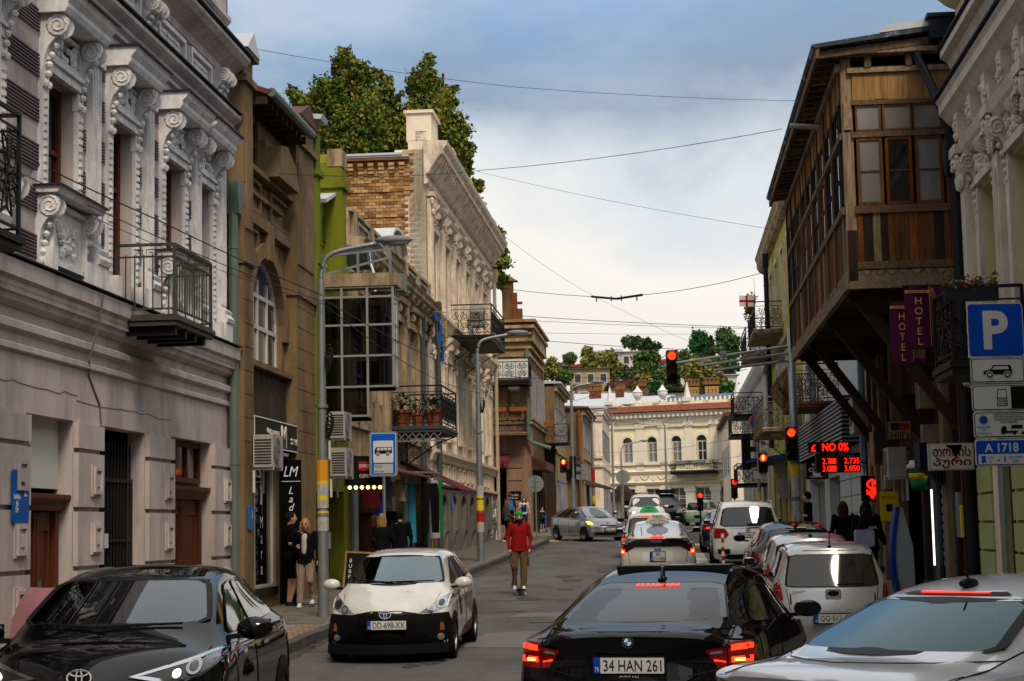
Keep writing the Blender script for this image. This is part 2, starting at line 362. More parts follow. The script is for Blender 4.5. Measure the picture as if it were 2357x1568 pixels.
mark('crosswalk_marking',[(4.6+i*1.0,5.1+i*1.0,66.5,69.5)for i in range(7)],yellow_line)
mark('crosswalk_marking',[(4.1+i*1.0,4.6+i*1.0,66.5,69.5)for i in range(7)],white_line)
mark('crosswalk_marking',[(-4+i*.9,-3.55+i*.9,75.4,78.4)for i in range(8)],yellow_line)
mark('crosswalk_marking',[(2+i*1.1,2.55+i*1.1,86,89)for i in range(12)],yellow_line)
patch_m=mat('asphalt_patch','#6b6866',.9,.15,3,.3,120);gutter_m=mat('gutter_dirt','#4a433c',.95,.35,5,.4,60);oil_m=mat('oil_stain','#45403d',.7,.2,6,.2,90);crack_m=plain('crack','#262425',.95)
def patch(pts,m,dz):
 mb=MB();mb.add([(x,y,ground(y)+dz)for x,y in pts],[tuple(range(len(pts)))]);return tag(mb.build('asphalt_patch',m),kind='structure')
patch([(-.9,25.6),(.8,25.2),(2.0,27.2),(1.2,28.6),(-.5,28.0)],patch_m,.004)
patch([(-.2,31.5),(1.7,31.2),(1.9,32.2),(.1,32.6)],patch_m,.004)
patch([(1.2,18),(2.2,18),(3.6,33),(2.7,33)],patch_m,.003)
for(x,y,L2)in((-.6,36.2,1.7),(.6,45.6,1.6),(.2,30.1,2.2),(-.9,41.0,1.2),(1.9,50,1.0),(-1.2,32.8,1.4)):
 a=[(x+L2*i/8,y+random.uniform(-.12,.12))for i in range(9)];patch([(p,q-random.uniform(.01,.05))for p,q in a]+[(p,q+random.uniform(.01,.05))for p,q in a[::-1]],crack_m,.007)
for i in range(16):
 x=random.uniform(-.8,3.2);y=random.uniform(22,52);x+=.088*(y-30);r=random.uniform(.1,.35);patch([(x+r*random.uniform(.6,1.2)*math.cos(a),y+2.2*r*random.uniform(.6,1.2)*math.sin(a))for a in np.linspace(0,2*PI,13)[:-1]],oil_m,.005+.0002*i)
for Y in np.arange(19,72,1.7):
 for kx,s in((LK,1),(RK,-1)):
  w=random.uniform(.08,.4);n=7;patch([(kx(Y+2.2*i/n),Y+2.2*i/n)for i in range(n+1)]+[(kx(Y+2.2*i/n)+s*w*random.uniform(.4,1),Y+2.2*i/n)for i in range(n,-1,-1)],gutter_m,.0035+.0003*(int(Y*10)%3))
mh=MB();mh.lathe([(.3,-.02),(.3,.012),(.26,.016),(.01,.016)],(.9,24.5,0),18);mh.lathe([(.3,-.02),(.3,.012),(.26,.016),(.01,.016)],(2.6,44,ground(44)),18)if 0 else None;tag(mh.build('manhole_cover',plain('worn_iron','#3a3735',.6)),'nearer round manhole cover between the white hatchback and the black fastback','manhole cover')
mh=MB();mh.lathe([(.32,-.02),(.32,.012),(.28,.016),(.01,.016)],(1.6,36.5,ground(36.5)),18);tag(mh.build('manhole_cover',plain('cast_iron','#2f2d2c',.7)),'round cast iron manhole cover in the asphalt','manhole cover')
# ------------------------------------------------------------------ facade pieces
def wall(mb,u0,u1,z0,z1,ops,y=0,dep=.3,m=0):
 us=sorted({u0,u1,*[max(u0,min(u1,q))for o in ops for q in o[:2]]});zs=sorted({z0,z1,*[max(z0,min(z1,q))for o in ops for q in o[2:4]]})
 for i in range(len(us)-1):
  for j in range(len(zs)-1):
   cu,cz=(us[i]+us[i+1])/2,(zs[j]+zs[j+1])/2
   if any(o[0]<cu<o[1]and o[2]<cz<o[3]for o in ops):continue
   mb.add([(us[i],y,zs[j]),(us[i+1],y,zs[j]),(us[i+1],y,zs[j+1]),(us[i],y,zs[j+1])],[(0,1,2,3)],m)
 for o in ops:
  a,b,c,d=o[:4];k=y+(o[4]if len(o)>4 else dep)
  mb.add([(a,y,c),(a,k,c),(a,k,d),(a,y,d),(b,y,c),(b,k,c),(b,k,d),(b,y,d)],[(0,3,2,1),(4,5,6,7),(0,1,5,4),(3,7,6,2)],m)
def shell(mb,u0,u1,z0,z1,y0,y1,m=0):mb.box(u0,u1,y0,y1,z0,z1,m)
def mould(mb,u0,u1,prof,m=0):
 """cornice or string course: prof lists (out, z); closed on the wall side"""
 mb.prism([(-o,z)for o,z in prof]+[(.02,prof[-1][1]),(.02,prof[0][1])],'x',u0,u1,m)
def window(parent,u0,u1,z0,z1,y,fm,pm,cols=2,rows=3,fw=.06,rowz=None,name='window'):
 mb=MB();d=.07
 for x0,x1,a,b in((u0,u0+fw,z0,z1),(u1-fw,u1,z0,z1),(u0+fw,u1-fw,z0,z0+fw),(u0+fw,u1-fw,z1-fw,z1)):mb.box(x0,x1,y-.02,y+d,a,b)
 iu0,iu1,iz0,iz1=u0+fw,u1-fw,z0+fw,z1-fw;t=fw*.35
 zs=[iz0]+(rowz or[iz0+(iz1-iz0)*k/rows for k in range(1,rows)])+[iz1];us=[iu0+(iu1-iu0)*k/cols for k in range(cols+1)]
 for x in us[1:-1]:mb.box(x-t,x+t,y-.012,y+d,iz0,iz1)
 for q in zs[1:-1]:mb.box(iu0,iu1,y-.009,y+d-.002,q-t,q+t)
 w=mb.build(name,fm,parent)
 for i in range(len(us)-1):
  for j in range(len(zs)-1):
   p=MB();p.box(us[i]+t*(i>0),us[i+1]-t*(i<len(us)-2),y+.03,y+.045,zs[j]+t*(j>0),zs[j+1]-t*(j<len(zs)-2))
   p.build('pane',random.choice(pm)if isinstance(pm,list)else pm,w)
 return w
def arch_pts(u0,u1,zs,n=12,k=1.0):
 c=(u0+u1)/2;r=(u1-u0)/2;return[(c+r*math.cos(PI*i/n),zs+r*k*math.sin(PI*i/n))for i in range(n+1)]
def arch_fill(mb,u0,u1,zs,zt,y0,y1,m=0,k=1.0):
 """masonry between an arch and the square opening above it"""
 p=arch_pts(u0,u1,zs,14,k);h=len(p)//2
 mb.prism(p[:h+1]+[(p[h][0],zt),(u1,zt)],'y',y0,y1,m);mb.prism(p[h:]+[(u0,zt),(p[h][0],zt)],'y',y0,y1,m)
def arch_band(mb,u0,u1,zs,t,y0,y1,m=0,k=1.0):
 a=arch_pts(u0-t,u1+t,zs,14,k);b=arch_pts(u0,u1,zs,14,k)
 for i in range(len(a)-1):mb.prism([a[i],a[i+1],b[i+1],b[i]],'y',y0,y1,m)
def corbel(mb,u,z0,z1,w,d,y=0,m=0):
 """scrolled console bracket with beads and volutes"""
 h=z1-z0;prof=catmull([(.03,z0),(.10*d+.04,z0+.03*h),(.2*d,z0+.12*h),(.12*d+.02,z0+.3*h),(.35*d,z0+.55*h),(.85*d,z0+.75*h),(1.0*d,z0+.9*h),(.9*d,z1)],3)
 mb.prism([(y-p[0],p[1])for p in prof]+[(y+.02,z1),(y+.02,z0)],'x',u-w/2,u+w/2,m)
 for sx in(-1,1):
  mb.lathe([(.15*h,-.02),(.15*h,.005),(.03*h,.012)],(u+sx*w/2,y-.72*d,z0+.83*h),10,m,'x');mb.tube([(u+sx*(w/2+.018),y-.72*d+a_,z0+.83*h+b_)for a_,b_ in spiral(0,0,.14*h,.025*h,1.7,0,14)],.022*h,4,m)
  mb.ell((u+sx*w*.3,y-.22*d,z0+.06*h),(w*.2,.05,.06*h),6,4,m)
 for i in range(5):
  t=i/4;mb.ell((u,y-(.18+.5*t*t)*d-.03,z0+(.2+.5*t)*h),(w*.3,.045,.05*h),6,4,m)
def relief(mb,u0,u1,z0,z1,y,n,m=0,s=.09):
 """carved stone foliage in low relief"""
 for i in range(n):
  a=random.uniform(u0,u1);b=random.uniform(z0,z1);r=s*random.uniform(.5,1.1);mb.ell((a,y,b),(r,s*.55,r*random.uniform(.5,1.2)),6,4,m)
def frame_box(mb,u0,u1,z0,z1,t,y0,y1,m=0):
 mb.box(u0,u1,y0,y1,z0,z0+t,m);mb.box(u0,u1,y0,y1,z1-t,z1,m);mb.box(u0,u0+t,y0,y1,z0+t,z1-t,m);mb.box(u1-t,u1,y0,y1,z0+t,z1-t,m)
def scroll_panel(w,h,r=.011,n=1,dense=False):
 """wrought iron infill in the local xz plane"""
 mb=MB()
 def sp(*a,**k):mb.tube([(x,0,z)for x,z in spiral(*a,**k)],r,4)
 for i in range(n):
  c=w*(i+.5)/n;q=w/n
  for s in(-1,1):
   sp(c+s*q*.22,h*.72,h*.19,.015,1.6,PI/2,14,s);sp(c+s*q*.22,h*.28,h*.19,.015,1.6,-PI/2,14,-s)
   mb.tube([(c+s*q*.22,0,h*.91),(c+s*q*.03,0,h*.5),(c+s*q*.22,0,h*.09)],r,4)
   if dense:sp(c+s*q*.38,h*.5,h*.13,.01,1.5,0,12,s)
  mb.bar((q*i+.001,0,0),(q*i+.001,0,h),r*1.7)
 mb.bar((w,0,0),(w,0,h),r*1.7);return mb
def balcony(parent,u0,u1,dep,z0,z1,style='bars',m=None,slab=None,y=0,st=.14,gap=.11,brackets=True,name='balcony',light=False,side2=True):
 m=m or iron;mb=MB();mb.box(u0,u1,y-dep,y,z0-st,z0);mb.box(u0-.03,u1+.03,y-dep-.03,y,z0-st*.55,z0-st*.2)
 b=mb.build(name,slab or m,parent);r=MB();zt=z1
 runs=[((u0+.03,y),(u0+.03,y-dep+.03)),((u0+.03,y-dep+.03),(u1-.03,y-dep+.03)),((u1-.03,y-dep+.03),(u1-.03,y))]
 for(a,c)in runs:
  for zz,t in((z0+.08,.025),(zt,.04),(zt-.17,.022)):r.bar((a[0],a[1],zz),(c[0],c[1],zz),t)
 for(a,c)in runs[:2]+[(runs[2][1],runs[2][1])]:r.bar((a[0],a[1],z0),(a[0],a[1],zt+.01),.04)
 r.bar((runs[1][1][0],runs[1][1][1],z0),(runs[1][1][0],runs[1][1][1],zt+.01),.04)
 r.build('railing',m,b);bm=MB();bm.bar((0,0,0),(0,0,zt-z0-.2),.016);bme=bm.mesh('baluster',m)
 for(a,c)in runs:
  L2=math.hypot(c[0]-a[0],c[1]-a[1])
  if style=='bars':
   for i in range(1,int(L2/gap)):
    t=i*gap/L2;link('baluster',bme,b,(a[0]+(c[0]-a[0])*t,a[1]+(c[1]-a[1])*t,z0+.06))
  else:
   n=max(1,round(L2/.62));p=scroll_panel(L2,zt-z0-.27,.012,n,style=='dense');o=p.build('scrollwork',m,b,loc=(a[0],a[1],z0+.09));o.rotation_euler=(0,0,math.atan2(c[1]-a[1],c[0]-a[0]))
 if brackets:
  for u in(u0+.12,u1-.12):
   k=MB();pts=[(u,y-dep*.95,z0-st),(u,y-dep*.6,z0-st-.18),(u,y-.06,z0-st-.75)];k.tube(pts,.02,5);k.bar((u,y-.03,z0-st),(u,y-.03,z0-st-.9),.035)
   for(cy,cz,rr)in((.42,.26,.14),(.75,.13,.09),(.16,.5,.12)):k.tube([(u,y-dep*cy+p[0],z0-st-cz+p[1])for p in spiral(0,0,rr,.02,1.7)],.014,4)
   k.build('bracket',m,b)
 return b
def downpipe(parent,u,z0,z1,m,r=.06,y=-.09,name='downpipe',hopper=True):
 mb=MB();mb.tube([(u,y,z0),(u,y,z1)],r,8)
 for z in np.arange(z0+1,z1,1.9):mb.lathe([(r+.012,-.03),(r+.012,.03)],(u,y,z),8)
 if hopper:mb.prism([(u-.07,z1-.35),(u+.07,z1-.35),(u+.2,z1),(u+.2,z1+.22),(u-.2,z1+.22),(u-.2,z1)],'y',y-.13,y+.13)
 return mb.build(name,m,parent,angle=35)
AL=math.atan2(1,.089);AR=math.atan2(-1,-.088)
FL=Frame(LX(20),20,AL);FR=Frame(RX(26.7),26.7,AR)
def house(label,fr=FL,cat='building',name='town_house',group=None):
 return thing(name,label,cat,fr.o,fr.a,group)
 # ------------------------------------------------------------------ left 1: mauve townhouse with white carved windows
A=house('grey mauve townhouse with white carved window surrounds, nearest on the left')
ops_g=[(.82,2.49,-.2,3.28,.26),(3.53,5.57,-.2,3.28,.26),(6.93,9.27,-.2,3.3,.25),(-2.6,-.4,-.2,3.28,.26)]
wins=[(1.36,2.42),(3.90,4.90),(6.46,7.50),(8.26,9.22),(-1.3,-.25),(-3.9,-2.85)]
wm=MB();wall(wm,-17,10.45,-.2,4.3,ops_g);wall(wm,-17,10.45,4.3,13.5,[(a,b,5.05,7.6,.22)for a,b in wins])
shell(wm,-17,10.45,-.2,13.4,1.0,9);wm.box(10.35,10.45,0,9,-.2,13.5);wm.build('wall',mauve,A)
mo=MB()
mould(mo,-17,10.4,[(.02,3.98),(.05,4.0),(.05,4.06),(.02,4.08),(.02,4.2),(.09,4.24),(.09,4.32),(.03,4.36)])
mould(mo,-17,10.45,[(.02,4.5),(.10,4.55),(.12,4.62),(.17,4.7),(.17,4.76),(.22,4.8),(.22,5.0),(.02,5.03)])
mo.build('string_course',mauve,A)
dn=MB()
for i in range(300):dn.box(-3.2+i*.045,-3.178+i*.045,-.165,-.1,4.63,4.69)
tag(dn.build('dentil',mauve,A),kind='stuff')
fl=MB();fl.box(-17,10.5,-.26,.0,5.03,5.045);fl.build('flashing',lead,A)
co=MB()
mould(co,-17,10.45,[(.02,8.82),(.06,8.84),(.06,8.9),(.12,8.95),(.12,9.0),(.2,9.06),(.24,9.1),(.24,9.16),(.02,9.2)])
mould(co,-17,10.45,[(.02,9.78),(.06,9.8),(.08,9.9),(.16,9.96),(.26,10.02),(.34,10.06),(.42,10.14),(.42,10.2),(.02,10.24)])
mould(co,-17,10.45,[(.02,10.85),(.07,10.9),(.07,10.98),(.02,11.0)])
co.build('cornice',mauve,A)
f2=MB();f2.box(-17,10.5,-.28,0,9.2,9.225);f2.box(-17,10.55,-.47,0,10.24,10.265);f2.build('flashing',lead,A)
for(a,b)in((.0,1.6),(2.2,3.5),(3.75,5.05),(5.95,7.45),(7.75,9.05)):
 p=MB();frame_box(p,a,b,9.3,9.72,.07,-.10,.01);p.box(a+.07,b-.07,-.02,.01,9.37,9.65)
 for i in range(int((b-a-.3)/.1)):
  for k in range(2):p.box(a+.17+i*.1,a+.23+i*.1,-.06,.01,9.44+k*.1,9.5+k*.1)
 p.build('frieze_panel',white_trim,A)
for u in(-.3,1.9,5.3,5.62,9.45,9.75):
 p=MB();corbel(p,u,9.05,9.78,.2,.3);p.build('console',white_trim,A)
def rust(mb,u0,u1,zs):
 for z in zs:
  for k in range(7):mb.box(u0,u1,-.028,.01,z+k*.043,z+k*.043+.02)
rs=MB()
for(a,b)in((-.02,1.1),(2.64,2.84),(3.26,3.62),(5.1,5.3),(5.72,6.16),(7.72,7.98),(9.42,9.55),(10.0,10.4),(-2.6,-1.6)):rust(rs,a,b,[5.2+i*.57 for i in range(6)])
tag(rs.build('rustication',mauve_d,A),kind='stuff')
bead=MB();bead.box(-.03,.03,-.05,.01,-.03,.03);bead.box(-.045,.045,-.03,.01,-.045,.045);beadm=bead.mesh('bead',white_trim)
for i,(a,b)in enumerate(wins):
 s=MB();s.box(a-.26,a,-.05,.01,5.05,7.5);s.box(b,b+.16,-.05,.01,5.05,7.5)
 s.box(a-.12,b+.12,-.09,.01,7.6,7.72);s.box(a-.16,b+.16,-.13,.01,7.72,7.77);frame_box(s,a-.02,b+.02,7.8,8.22,.05,-.09,.01)
 relief(s,a+.1,b-.1,7.86,8.14,-.05,26,0,.08)
 for uu in(a-.13,b+.09):corbel(s,uu,7.35,8.3,.2,.34)
 s.prism([(0.02,8.28),(-.36,8.28),(-.40,8.34),(-.40,8.40),(-.46,8.46),(-.5,8.54),(0.02,8.54)],'x',a-.32,b+.28)
 for uu in(a-.13,b+.09):
  s.box(uu-.09,uu+.09,-.2,.01,5.05,5.35)
  for k in range(19):s.box(uu-.035,uu+.035,-.085,-.04,5.42+k*.1,5.48+k*.1)
 su=s.build('window_surround',white_trim,A);k=MB();k.box(a-.36,b+.32,-.54,0,8.54,8.57);k.build('flashing',lead,A)
 window(A,a,b,5.05,7.6,.19,wood_door,glass_dark,2,2,.09,[6.75])
 if i in(0,2,4,5):
  ap=MB();frame_box(ap,a-.1,b+.1,5.15,5.95,.06,-.16,0);ap.box(a-.1,b+.1,-.1,0,5.2,5.9);relief(ap,a+.2,b-.2,5.35,5.7,-.11,22,0,.1)
  for uu in(a-.2,b+.18):corbel(ap,uu,5.1,6.0,.2,.26)
  ap.prism([(0,6.0),(-.3,6.0),(-.34,6.08),(0,6.08)],'x',a-.36,b+.34);ap.build('apron',white_trim,A);k=MB();k.box(a-.4,b+.38,-.37,.3,6.08,6.1);k.build('flashing',lead,A)
for u in(2.88,5.32,8.0-.02,9.58,-.7):
 pil=MB();w=.36;pil.box(u,u+w,-.10,.01,5.62,8.2)
 for k in range(5):pil.box(u+.03+k*.066,u+.06+k*.066,-.115,-.1,5.7,8.1)
 pil.box(u-.06,u+w+.06,-.2,.01,5.05,5.38);pil.prism([(0,5.38),(-.22,5.38),(-.24,5.45),(-.18,5.52),(-.2,5.58),(-.12,5.64),(0,5.64)],'x',u-.04,u+w+.04)
 pil.box(u-.04,u+w+.04,-.15,.01,8.12,8.26)
 pil.build('pilaster',white_trim,A)
for(a,b)in((-.4,.82),(2.49,3.53),(5.57,6.91),(9.29,10.4)):
 pr_=MB()
 zs=[0,.62,1.38,2.14,2.9,3.28]
 for z0,z1 in zip(zs[:-1],zs[1:]):
  pr_.box(a,b,-.07,.01,z0+.03,z1-.03);pr_.box(a+.14,b-.14,-.02,.0,z1-.03,z1+.03)
  if z1-z0>.7:
   c=b-.36;pr_.box(c-.19,c+.19,-.095,-.06,z0+.17,z1-.17);frame_box(pr_,c-.15,c+.15,z0+.2,z1-.2,.05,-.125,-.09);pr_.box(c-.07,c+.07,-.115,-.09,z0+.3,z1-.3)
 pr_.build('pier',mauve,A)
for(a,b,z)in((-.5,2.6,3.62),(2.6,6.9,3.55)):
 c=MB();c.tube([(a+(b-a)*i/14,-.004,z+random.uniform(-.025,.025))for i in range(15)],.004,4);c.build('wall_crack',mauve_d,A)
c=MB();c.tube([(2.9,-.26,4.98),(2.93,-.16,4.5),(2.9,-.06,4.1),(3.05,-.012,3.9),(3.5,-.012,3.55),(3.55,-.012,3.3)],.012,5);c.build('wall_cable',mauve_d,A)
d=MB();d.box(.82,2.49,.2,.24,2.4,3.28);d.build('shop_sign_board',white,A)
fit_text('HOME',.6,.16,black,A,(1.2,.195,2.98));fit_text('home.ge',.5,.09,grey,A,(1.2,.195,2.8))
def timber_door(u0,u1,zt,y,panes=True):
 m=MB();m.box(u0,u0+.12,y-.06,y+.1,0,zt);m.box(u1-.12,u1,y-.06,y+.1,0,zt);mould_z=zt
 m.prism([(y,zt),(y-.1,zt),(y-.13,zt+.06),(y-.13,zt+.1),(y-.2,zt+.15),(y-.2,zt+.2),(y,zt+.22)],'x',u0-.06,u1+.06)
 o=m.build('door_frame',wood_door,A);n=2
 for i in range(n):
  a=u0+.13+i*(u1-u0-.26)/n;b=a+(u1-u0-.26)/n-.02;l=MB();l.box(a,b,y,y+.06,0,zt-.02)
  for z0,z1 in((.15,.75),(.9,zt-.2)):frame_box(l,a+.1,b-.1,z0,z1,.05,y-.025,y)
  l.box(b-.06 if i==0 else a+.02,b-.02 if i==0 else a+.06,y-.05,y,.2,zt-.1);l.build('door_leaf',wood_door,o)
 g=MB();g.box((u0+u1)/2+.06,(u0+u1)/2+.09,y-.08,y-.02,1.0,1.25);g.build('handle',steel,o);return o
timber_door(.9,2.42,2.12,.22);timber_door(7.0,9.2,2.35,.2);timber_door(-2.55,-.45,2.6,.22)
window(A,7.0,9.2,2.62,3.28,.18,wood_door,glass_dark,3,1,.08,name='transom_window')
gt=MB();frame_box(gt,3.6,5.5,.05,2.6,.06,.16,.2)
for i in range(13):gt.box(3.72+i*.14,3.745+i*.14,.165,.19,.1,3.1)
for z in(.9,1.7):gt.box(3.6,5.5,.162,.195,z,z+.04)
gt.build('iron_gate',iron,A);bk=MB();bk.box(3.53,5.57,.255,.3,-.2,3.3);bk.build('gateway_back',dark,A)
sgn=MB();sgn.box(4.2,4.35,.14,.15,1.62,1.82);sgn.build('notice',white,A)
balcony(A,4.2,6.2,.86,4.86,5.85,'bars',iron_g,iron_g,gap=.13,brackets=False,st=.16)
for(cx,cz,s)in((4.9,5.74,1),(5.4,5.74,-1),(5.9,5.74,1)):
 pts=[(0,0),(.12,0),(.12,-.09),(.03,-.09),(.03,-.04),(.08,-.04)];k=MB();k.tube([(cx+s*x,-.83,cz+z+.04)for x,z in pts],.008,4);k.build('key_ornament',iron_g,A)
for(cy,s)in((-.25,1),(-.55,-1)):k=MB();k.tube([(4.23,cy-s*x,5.78+z)for x,z in[(0,0),(.12,0),(.12,-.09),(.03,-.09),(.03,-.04),(.08,-.04)]],.008,4);k.build('key_ornament',iron_g,A)
jb=MB()
for i in range(4):jb.box(4.3+i*.5,4.42+i*.5,-.82,0,4.58,4.7)
jb.build('balcony_joist',iron,A)
balcony(A,-3.7,-1.62,.86,4.98,6.3,'dense',iron,iron,brackets=False,st=.16)
downpipe(A,10.36,.1,7.75,pipe_green,.085,-.12)
bp=MB();bp.prism(rrect(.52,.62,.04),'y',-.10,-.085);o=bp.build('notice_plate',plain('plate_blue','#0a56a8',.4),A,loc=(.42,0,2.27))
fit_text('2',.1,.2,letter_white,o,(.14,-.102,.1));fit_text('მთაწმინდა\nქუჩა\nSTREET',.2,.22,letter_white,o,(-.12,-.102,-.08))
cb=MB();pts=[]
for i in range(15):
 for j in range(9):
  a=2*PI*i/14;t=j/8;r=(.22+.33*t**.6)*(.8+.17*math.sin(5*a+2*t)*t+.08*math.sin(9*a+3*t)*t);pts.append((r*math.cos(a)*1.5,r*math.sin(a),1.02-.95*t**1.4+.05*math.sin(3*a)*(1-t)))
cb.add(pts,[(i*9+j,i*9+j+1,(i+1)*9+j+1,(i+1)*9+j)for i in range(14)for j in range(8)]);cb.add([(0,0,1.06)]+[pts[i*9]for i in range(14)],[(0,1+i,1+(i+1)%14)for i in range(14)])
p=FL.w(.55,-.40,.14);tag(cb.build('covered_bundle',mat('pink_cloth','#8c6068',.9,.15,4,.2,60),None,True,loc=p),'dusty pink cloth draped over a bundle by the mauve wall','covered bundle')
# ------------------------------------------------------------------ left 2: brown stucco house with the arched window and beauty shop
B=house('brown stucco house with tall arched window above the beauty shop')
m=MB();wall(m,10.45,16.75,3.95,9.9,[(11.75,14.7,4.95,7.05,.18),(11.3,12.75,8.62,9.62,.1)]);wall(m,10.45,16.75,0,3.95,[(11.1,14.05,.75,3.35,.12),(14.5,16.2,0,3.35,1.0)])
arch_fill(m,11.75,14.7,5.57,7.06,0,.17);shell(m,10.45,16.75,0,9.9,1.1,8);m.box(16.65,16.75,0,8,0,9.9);m.build('wall',brown,B)
t=MB();arch_band(t,11.75,14.7,5.57,.28,-.1,.0);t.box(13.0,13.42,-.16,0,6.98,7.5);t.box(11.2,15.3,-.14,0,7.5,7.72);t.box(11.1,15.4,-.2,0,8.46,8.56);t.box(11.15,15.4,-.16,0,4.84,4.95)
t.box(11.3,14.5,-.1,0,8.08,8.16);t.build('string_course',brown_t,B)
for(a,b)in((11.3,12.7),(13.5,15.0)):
 q=MB();frame_box(q,a,b,7.78,8.4,.07,-.08,.0);q.build('sunk_panel',brown_t,B)
q=MB();frame_box(q,11.3,12.5,7.0,7.45,.06,-.07,0);q.build('sunk_panel',brown_t,B)
for(a,b,zt)in((10.55,11.25,10.35),(14.95,16.7,10.2)):
 q=MB();q.box(a,b,-.26,.3,0,zt);q.box(a-.08,b+.08,-.34,.3,zt-.5,zt-.38);q.box(a-.05,b+.05,-.31,.3,6.55,6.85);q.box(a+.12,b-.12,-.29,-.25,7.2,9.3)
 for i in range(12):q.box(a-.004,b+.004,-.267,-.2,3.4+i*.42,3.42+i*.42)
 q.prism([(a-.1,zt),(b+.1,zt),(b+.1,zt+.08),((a+b)/2,zt+.42),(a-.1,zt+.08)],'y',-.36,.9);q.build('pier',brown,B)
k=MB();k.prism([(14.85,10.29),(16.8,10.29),(15.82,10.66),(15.78,10.66)],'y',-.38,.95);k.build('pier_cap',roof_rust,B);k=MB();k.prism([(10.4,10.44),(11.36,10.44),(10.9,10.83)],'y',-.38,.95);k.build('pier_cap',roof_white,B)
k=MB();k.prism([(-.55,9.78),(2.5,10.9),(2.5,11.0),(-.6,9.86)],'x',11.3,14.9);k.build('roof',roof_rust,B);k=MB();k.tube([(11.3,-.6,9.82),(14.9,-.6,9.82)],.085,8);k.build('gutter',pipe_green,B)
for i in range(9):b=MB();b.box(11.35+i*.42,11.47+i*.42,-.5,0,9.62,9.76);b.build('rafter_end',wood_dark,B)
w=window(B,11.3,12.75,8.62,9.62,.06,wood_door,glass_dark,3,2,.07)
q=MB();q.box(12.9,14.3,-.12,.0,8.6,9.3);q.prism([(12.8,8.56),(14.6,8.56),(14.4,9.0),(13.6,9.3),(13.0,9.2)],'y',-.4,0);q.build('broken_parapet',brown_t,B)
wf=MB();arch_band(wf,11.85,14.6,5.57,.1,.08,.16);y0,y1=.08,.16
for u in(11.85,12.62,13.0,13.78,14.55):wf.box(u,u+.07,y0,y1,4.95,6.2 if u in(11.85,14.55)else 6.6)
for z in(4.95,5.65,6.25):wf.box(11.85,14.6,y0+.005,y1-.003,z,z+.08)
aw=wf.build('arched_window',pvc,B)
for a,b2 in((11.92,12.62),(12.69,13.0),(13.07,13.78),(13.85,14.55)):
 for z0,z1 in((5.03,5.65),(5.73,6.25)):g=MB();g.box(a,b2,.125,.14,z0,z1);g.build('pane',random.choice((glass_grey,glass_dark,glass_pale)),aw)
g=MB();pts=[p for p in arch_pts(11.9,14.55,5.6,14)if p[1]>6.3];g.prism([(pts[0][0],6.33)]+pts+[(pts[-1][0],6.33)],'y',.125,.14);g.build('pane',plain('blue_glass','#2a3550',.15),aw)
q=MB();wall(q,11.15,15.4,3.97,4.84,[],y=-.03);q.build('pebbled_panel',brown_d,B)
sb=MB();sb.box(11.35,15.75,-.24,-.04,3.36,3.9);sg=sb.build('sign_board',plain('anthracite','#1d1e20',.45),B);fr_=MB();frame_box(fr_,11.35,15.75,3.36,3.9,.02,-.25,-.235);fr_.build('sign_edge',letter_white,sg)
gold=plain('pale_letters','#d9d0bd',.4)
fit_text('სტუდიო',.95,.13,gold,sg,(12.85,-.25,3.66),.02);fit_text('M',.4,.42,gold,sg,(13.75,-.25,3.62),.02);fit_text('STYLE',.75,.12,gold,sg,(14.75,-.25,3.56),.02)
for i in range(9):
 q=MB();q.ell((12.9+i*.17,-.18,3.29),.045,8,6);q.build('bulb',plain('bulb_white','#d8d8da',.4),B)
for(a,b2,z0)in((11.1,11.75,.75),(11.75,12.5,.75),(12.5,14.05,.75)):window(B,a,b2,z0,3.35,.06,pvc,glass_dark,1,1,.06,name='shop_window')
q=MB();q.box(11.1,14.05,-.06,.25,.62,.75);q.box(11.1,14.05,.02,.3,0,.62);q.build('stall_riser',plain('dark_tiles','#1a1b1d',.4),B)
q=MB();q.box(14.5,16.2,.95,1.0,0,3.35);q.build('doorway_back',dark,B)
fit_text('Lady',.16,.75,letter_white,B,(13.1,.05,2.5),rz=0);fit_text('M\na\nr\na',.2,1.1,letter_white,B,(13.1,.05,1.55),line=.85)
bn=MB();bn.box(-.21,.21,-.05,.05,0,2.85);bn_o=bn.build('banner_panel',plain('panel_black','#0c0c0d',.3),B,loc=(14.32,-.24,.35));bn_o.rotation_euler=(0,0,math.radians(-62))
fit_text('LM',.3,.2,letter_white,bn_o,(0,-.055,2.62),sh=.3);ln=MB();ln.box(-.19,.19,-.056,-.05,2.42,2.43);ln.build('rule',letter_white,bn_o)
fit_text('L\na\nd\ny',.13,.68,letter_white,bn_o,(0,-.055,1.98),line=.8,sh=.3);fit_text('M\na\nr\na',.16,1.0,letter_white,bn_o,(0,-.055,1.0),line=.8)
q=MB();q.prism(rrect(.3,.42,.02),'y',-.02,0);o=q.build('notice_plate',plain('plate_blue2','#1667ad',.4),B,loc=(10.9,-.27,2.05));fit_text('2',.06,.12,letter_white,o,(.08,-.022,.06))
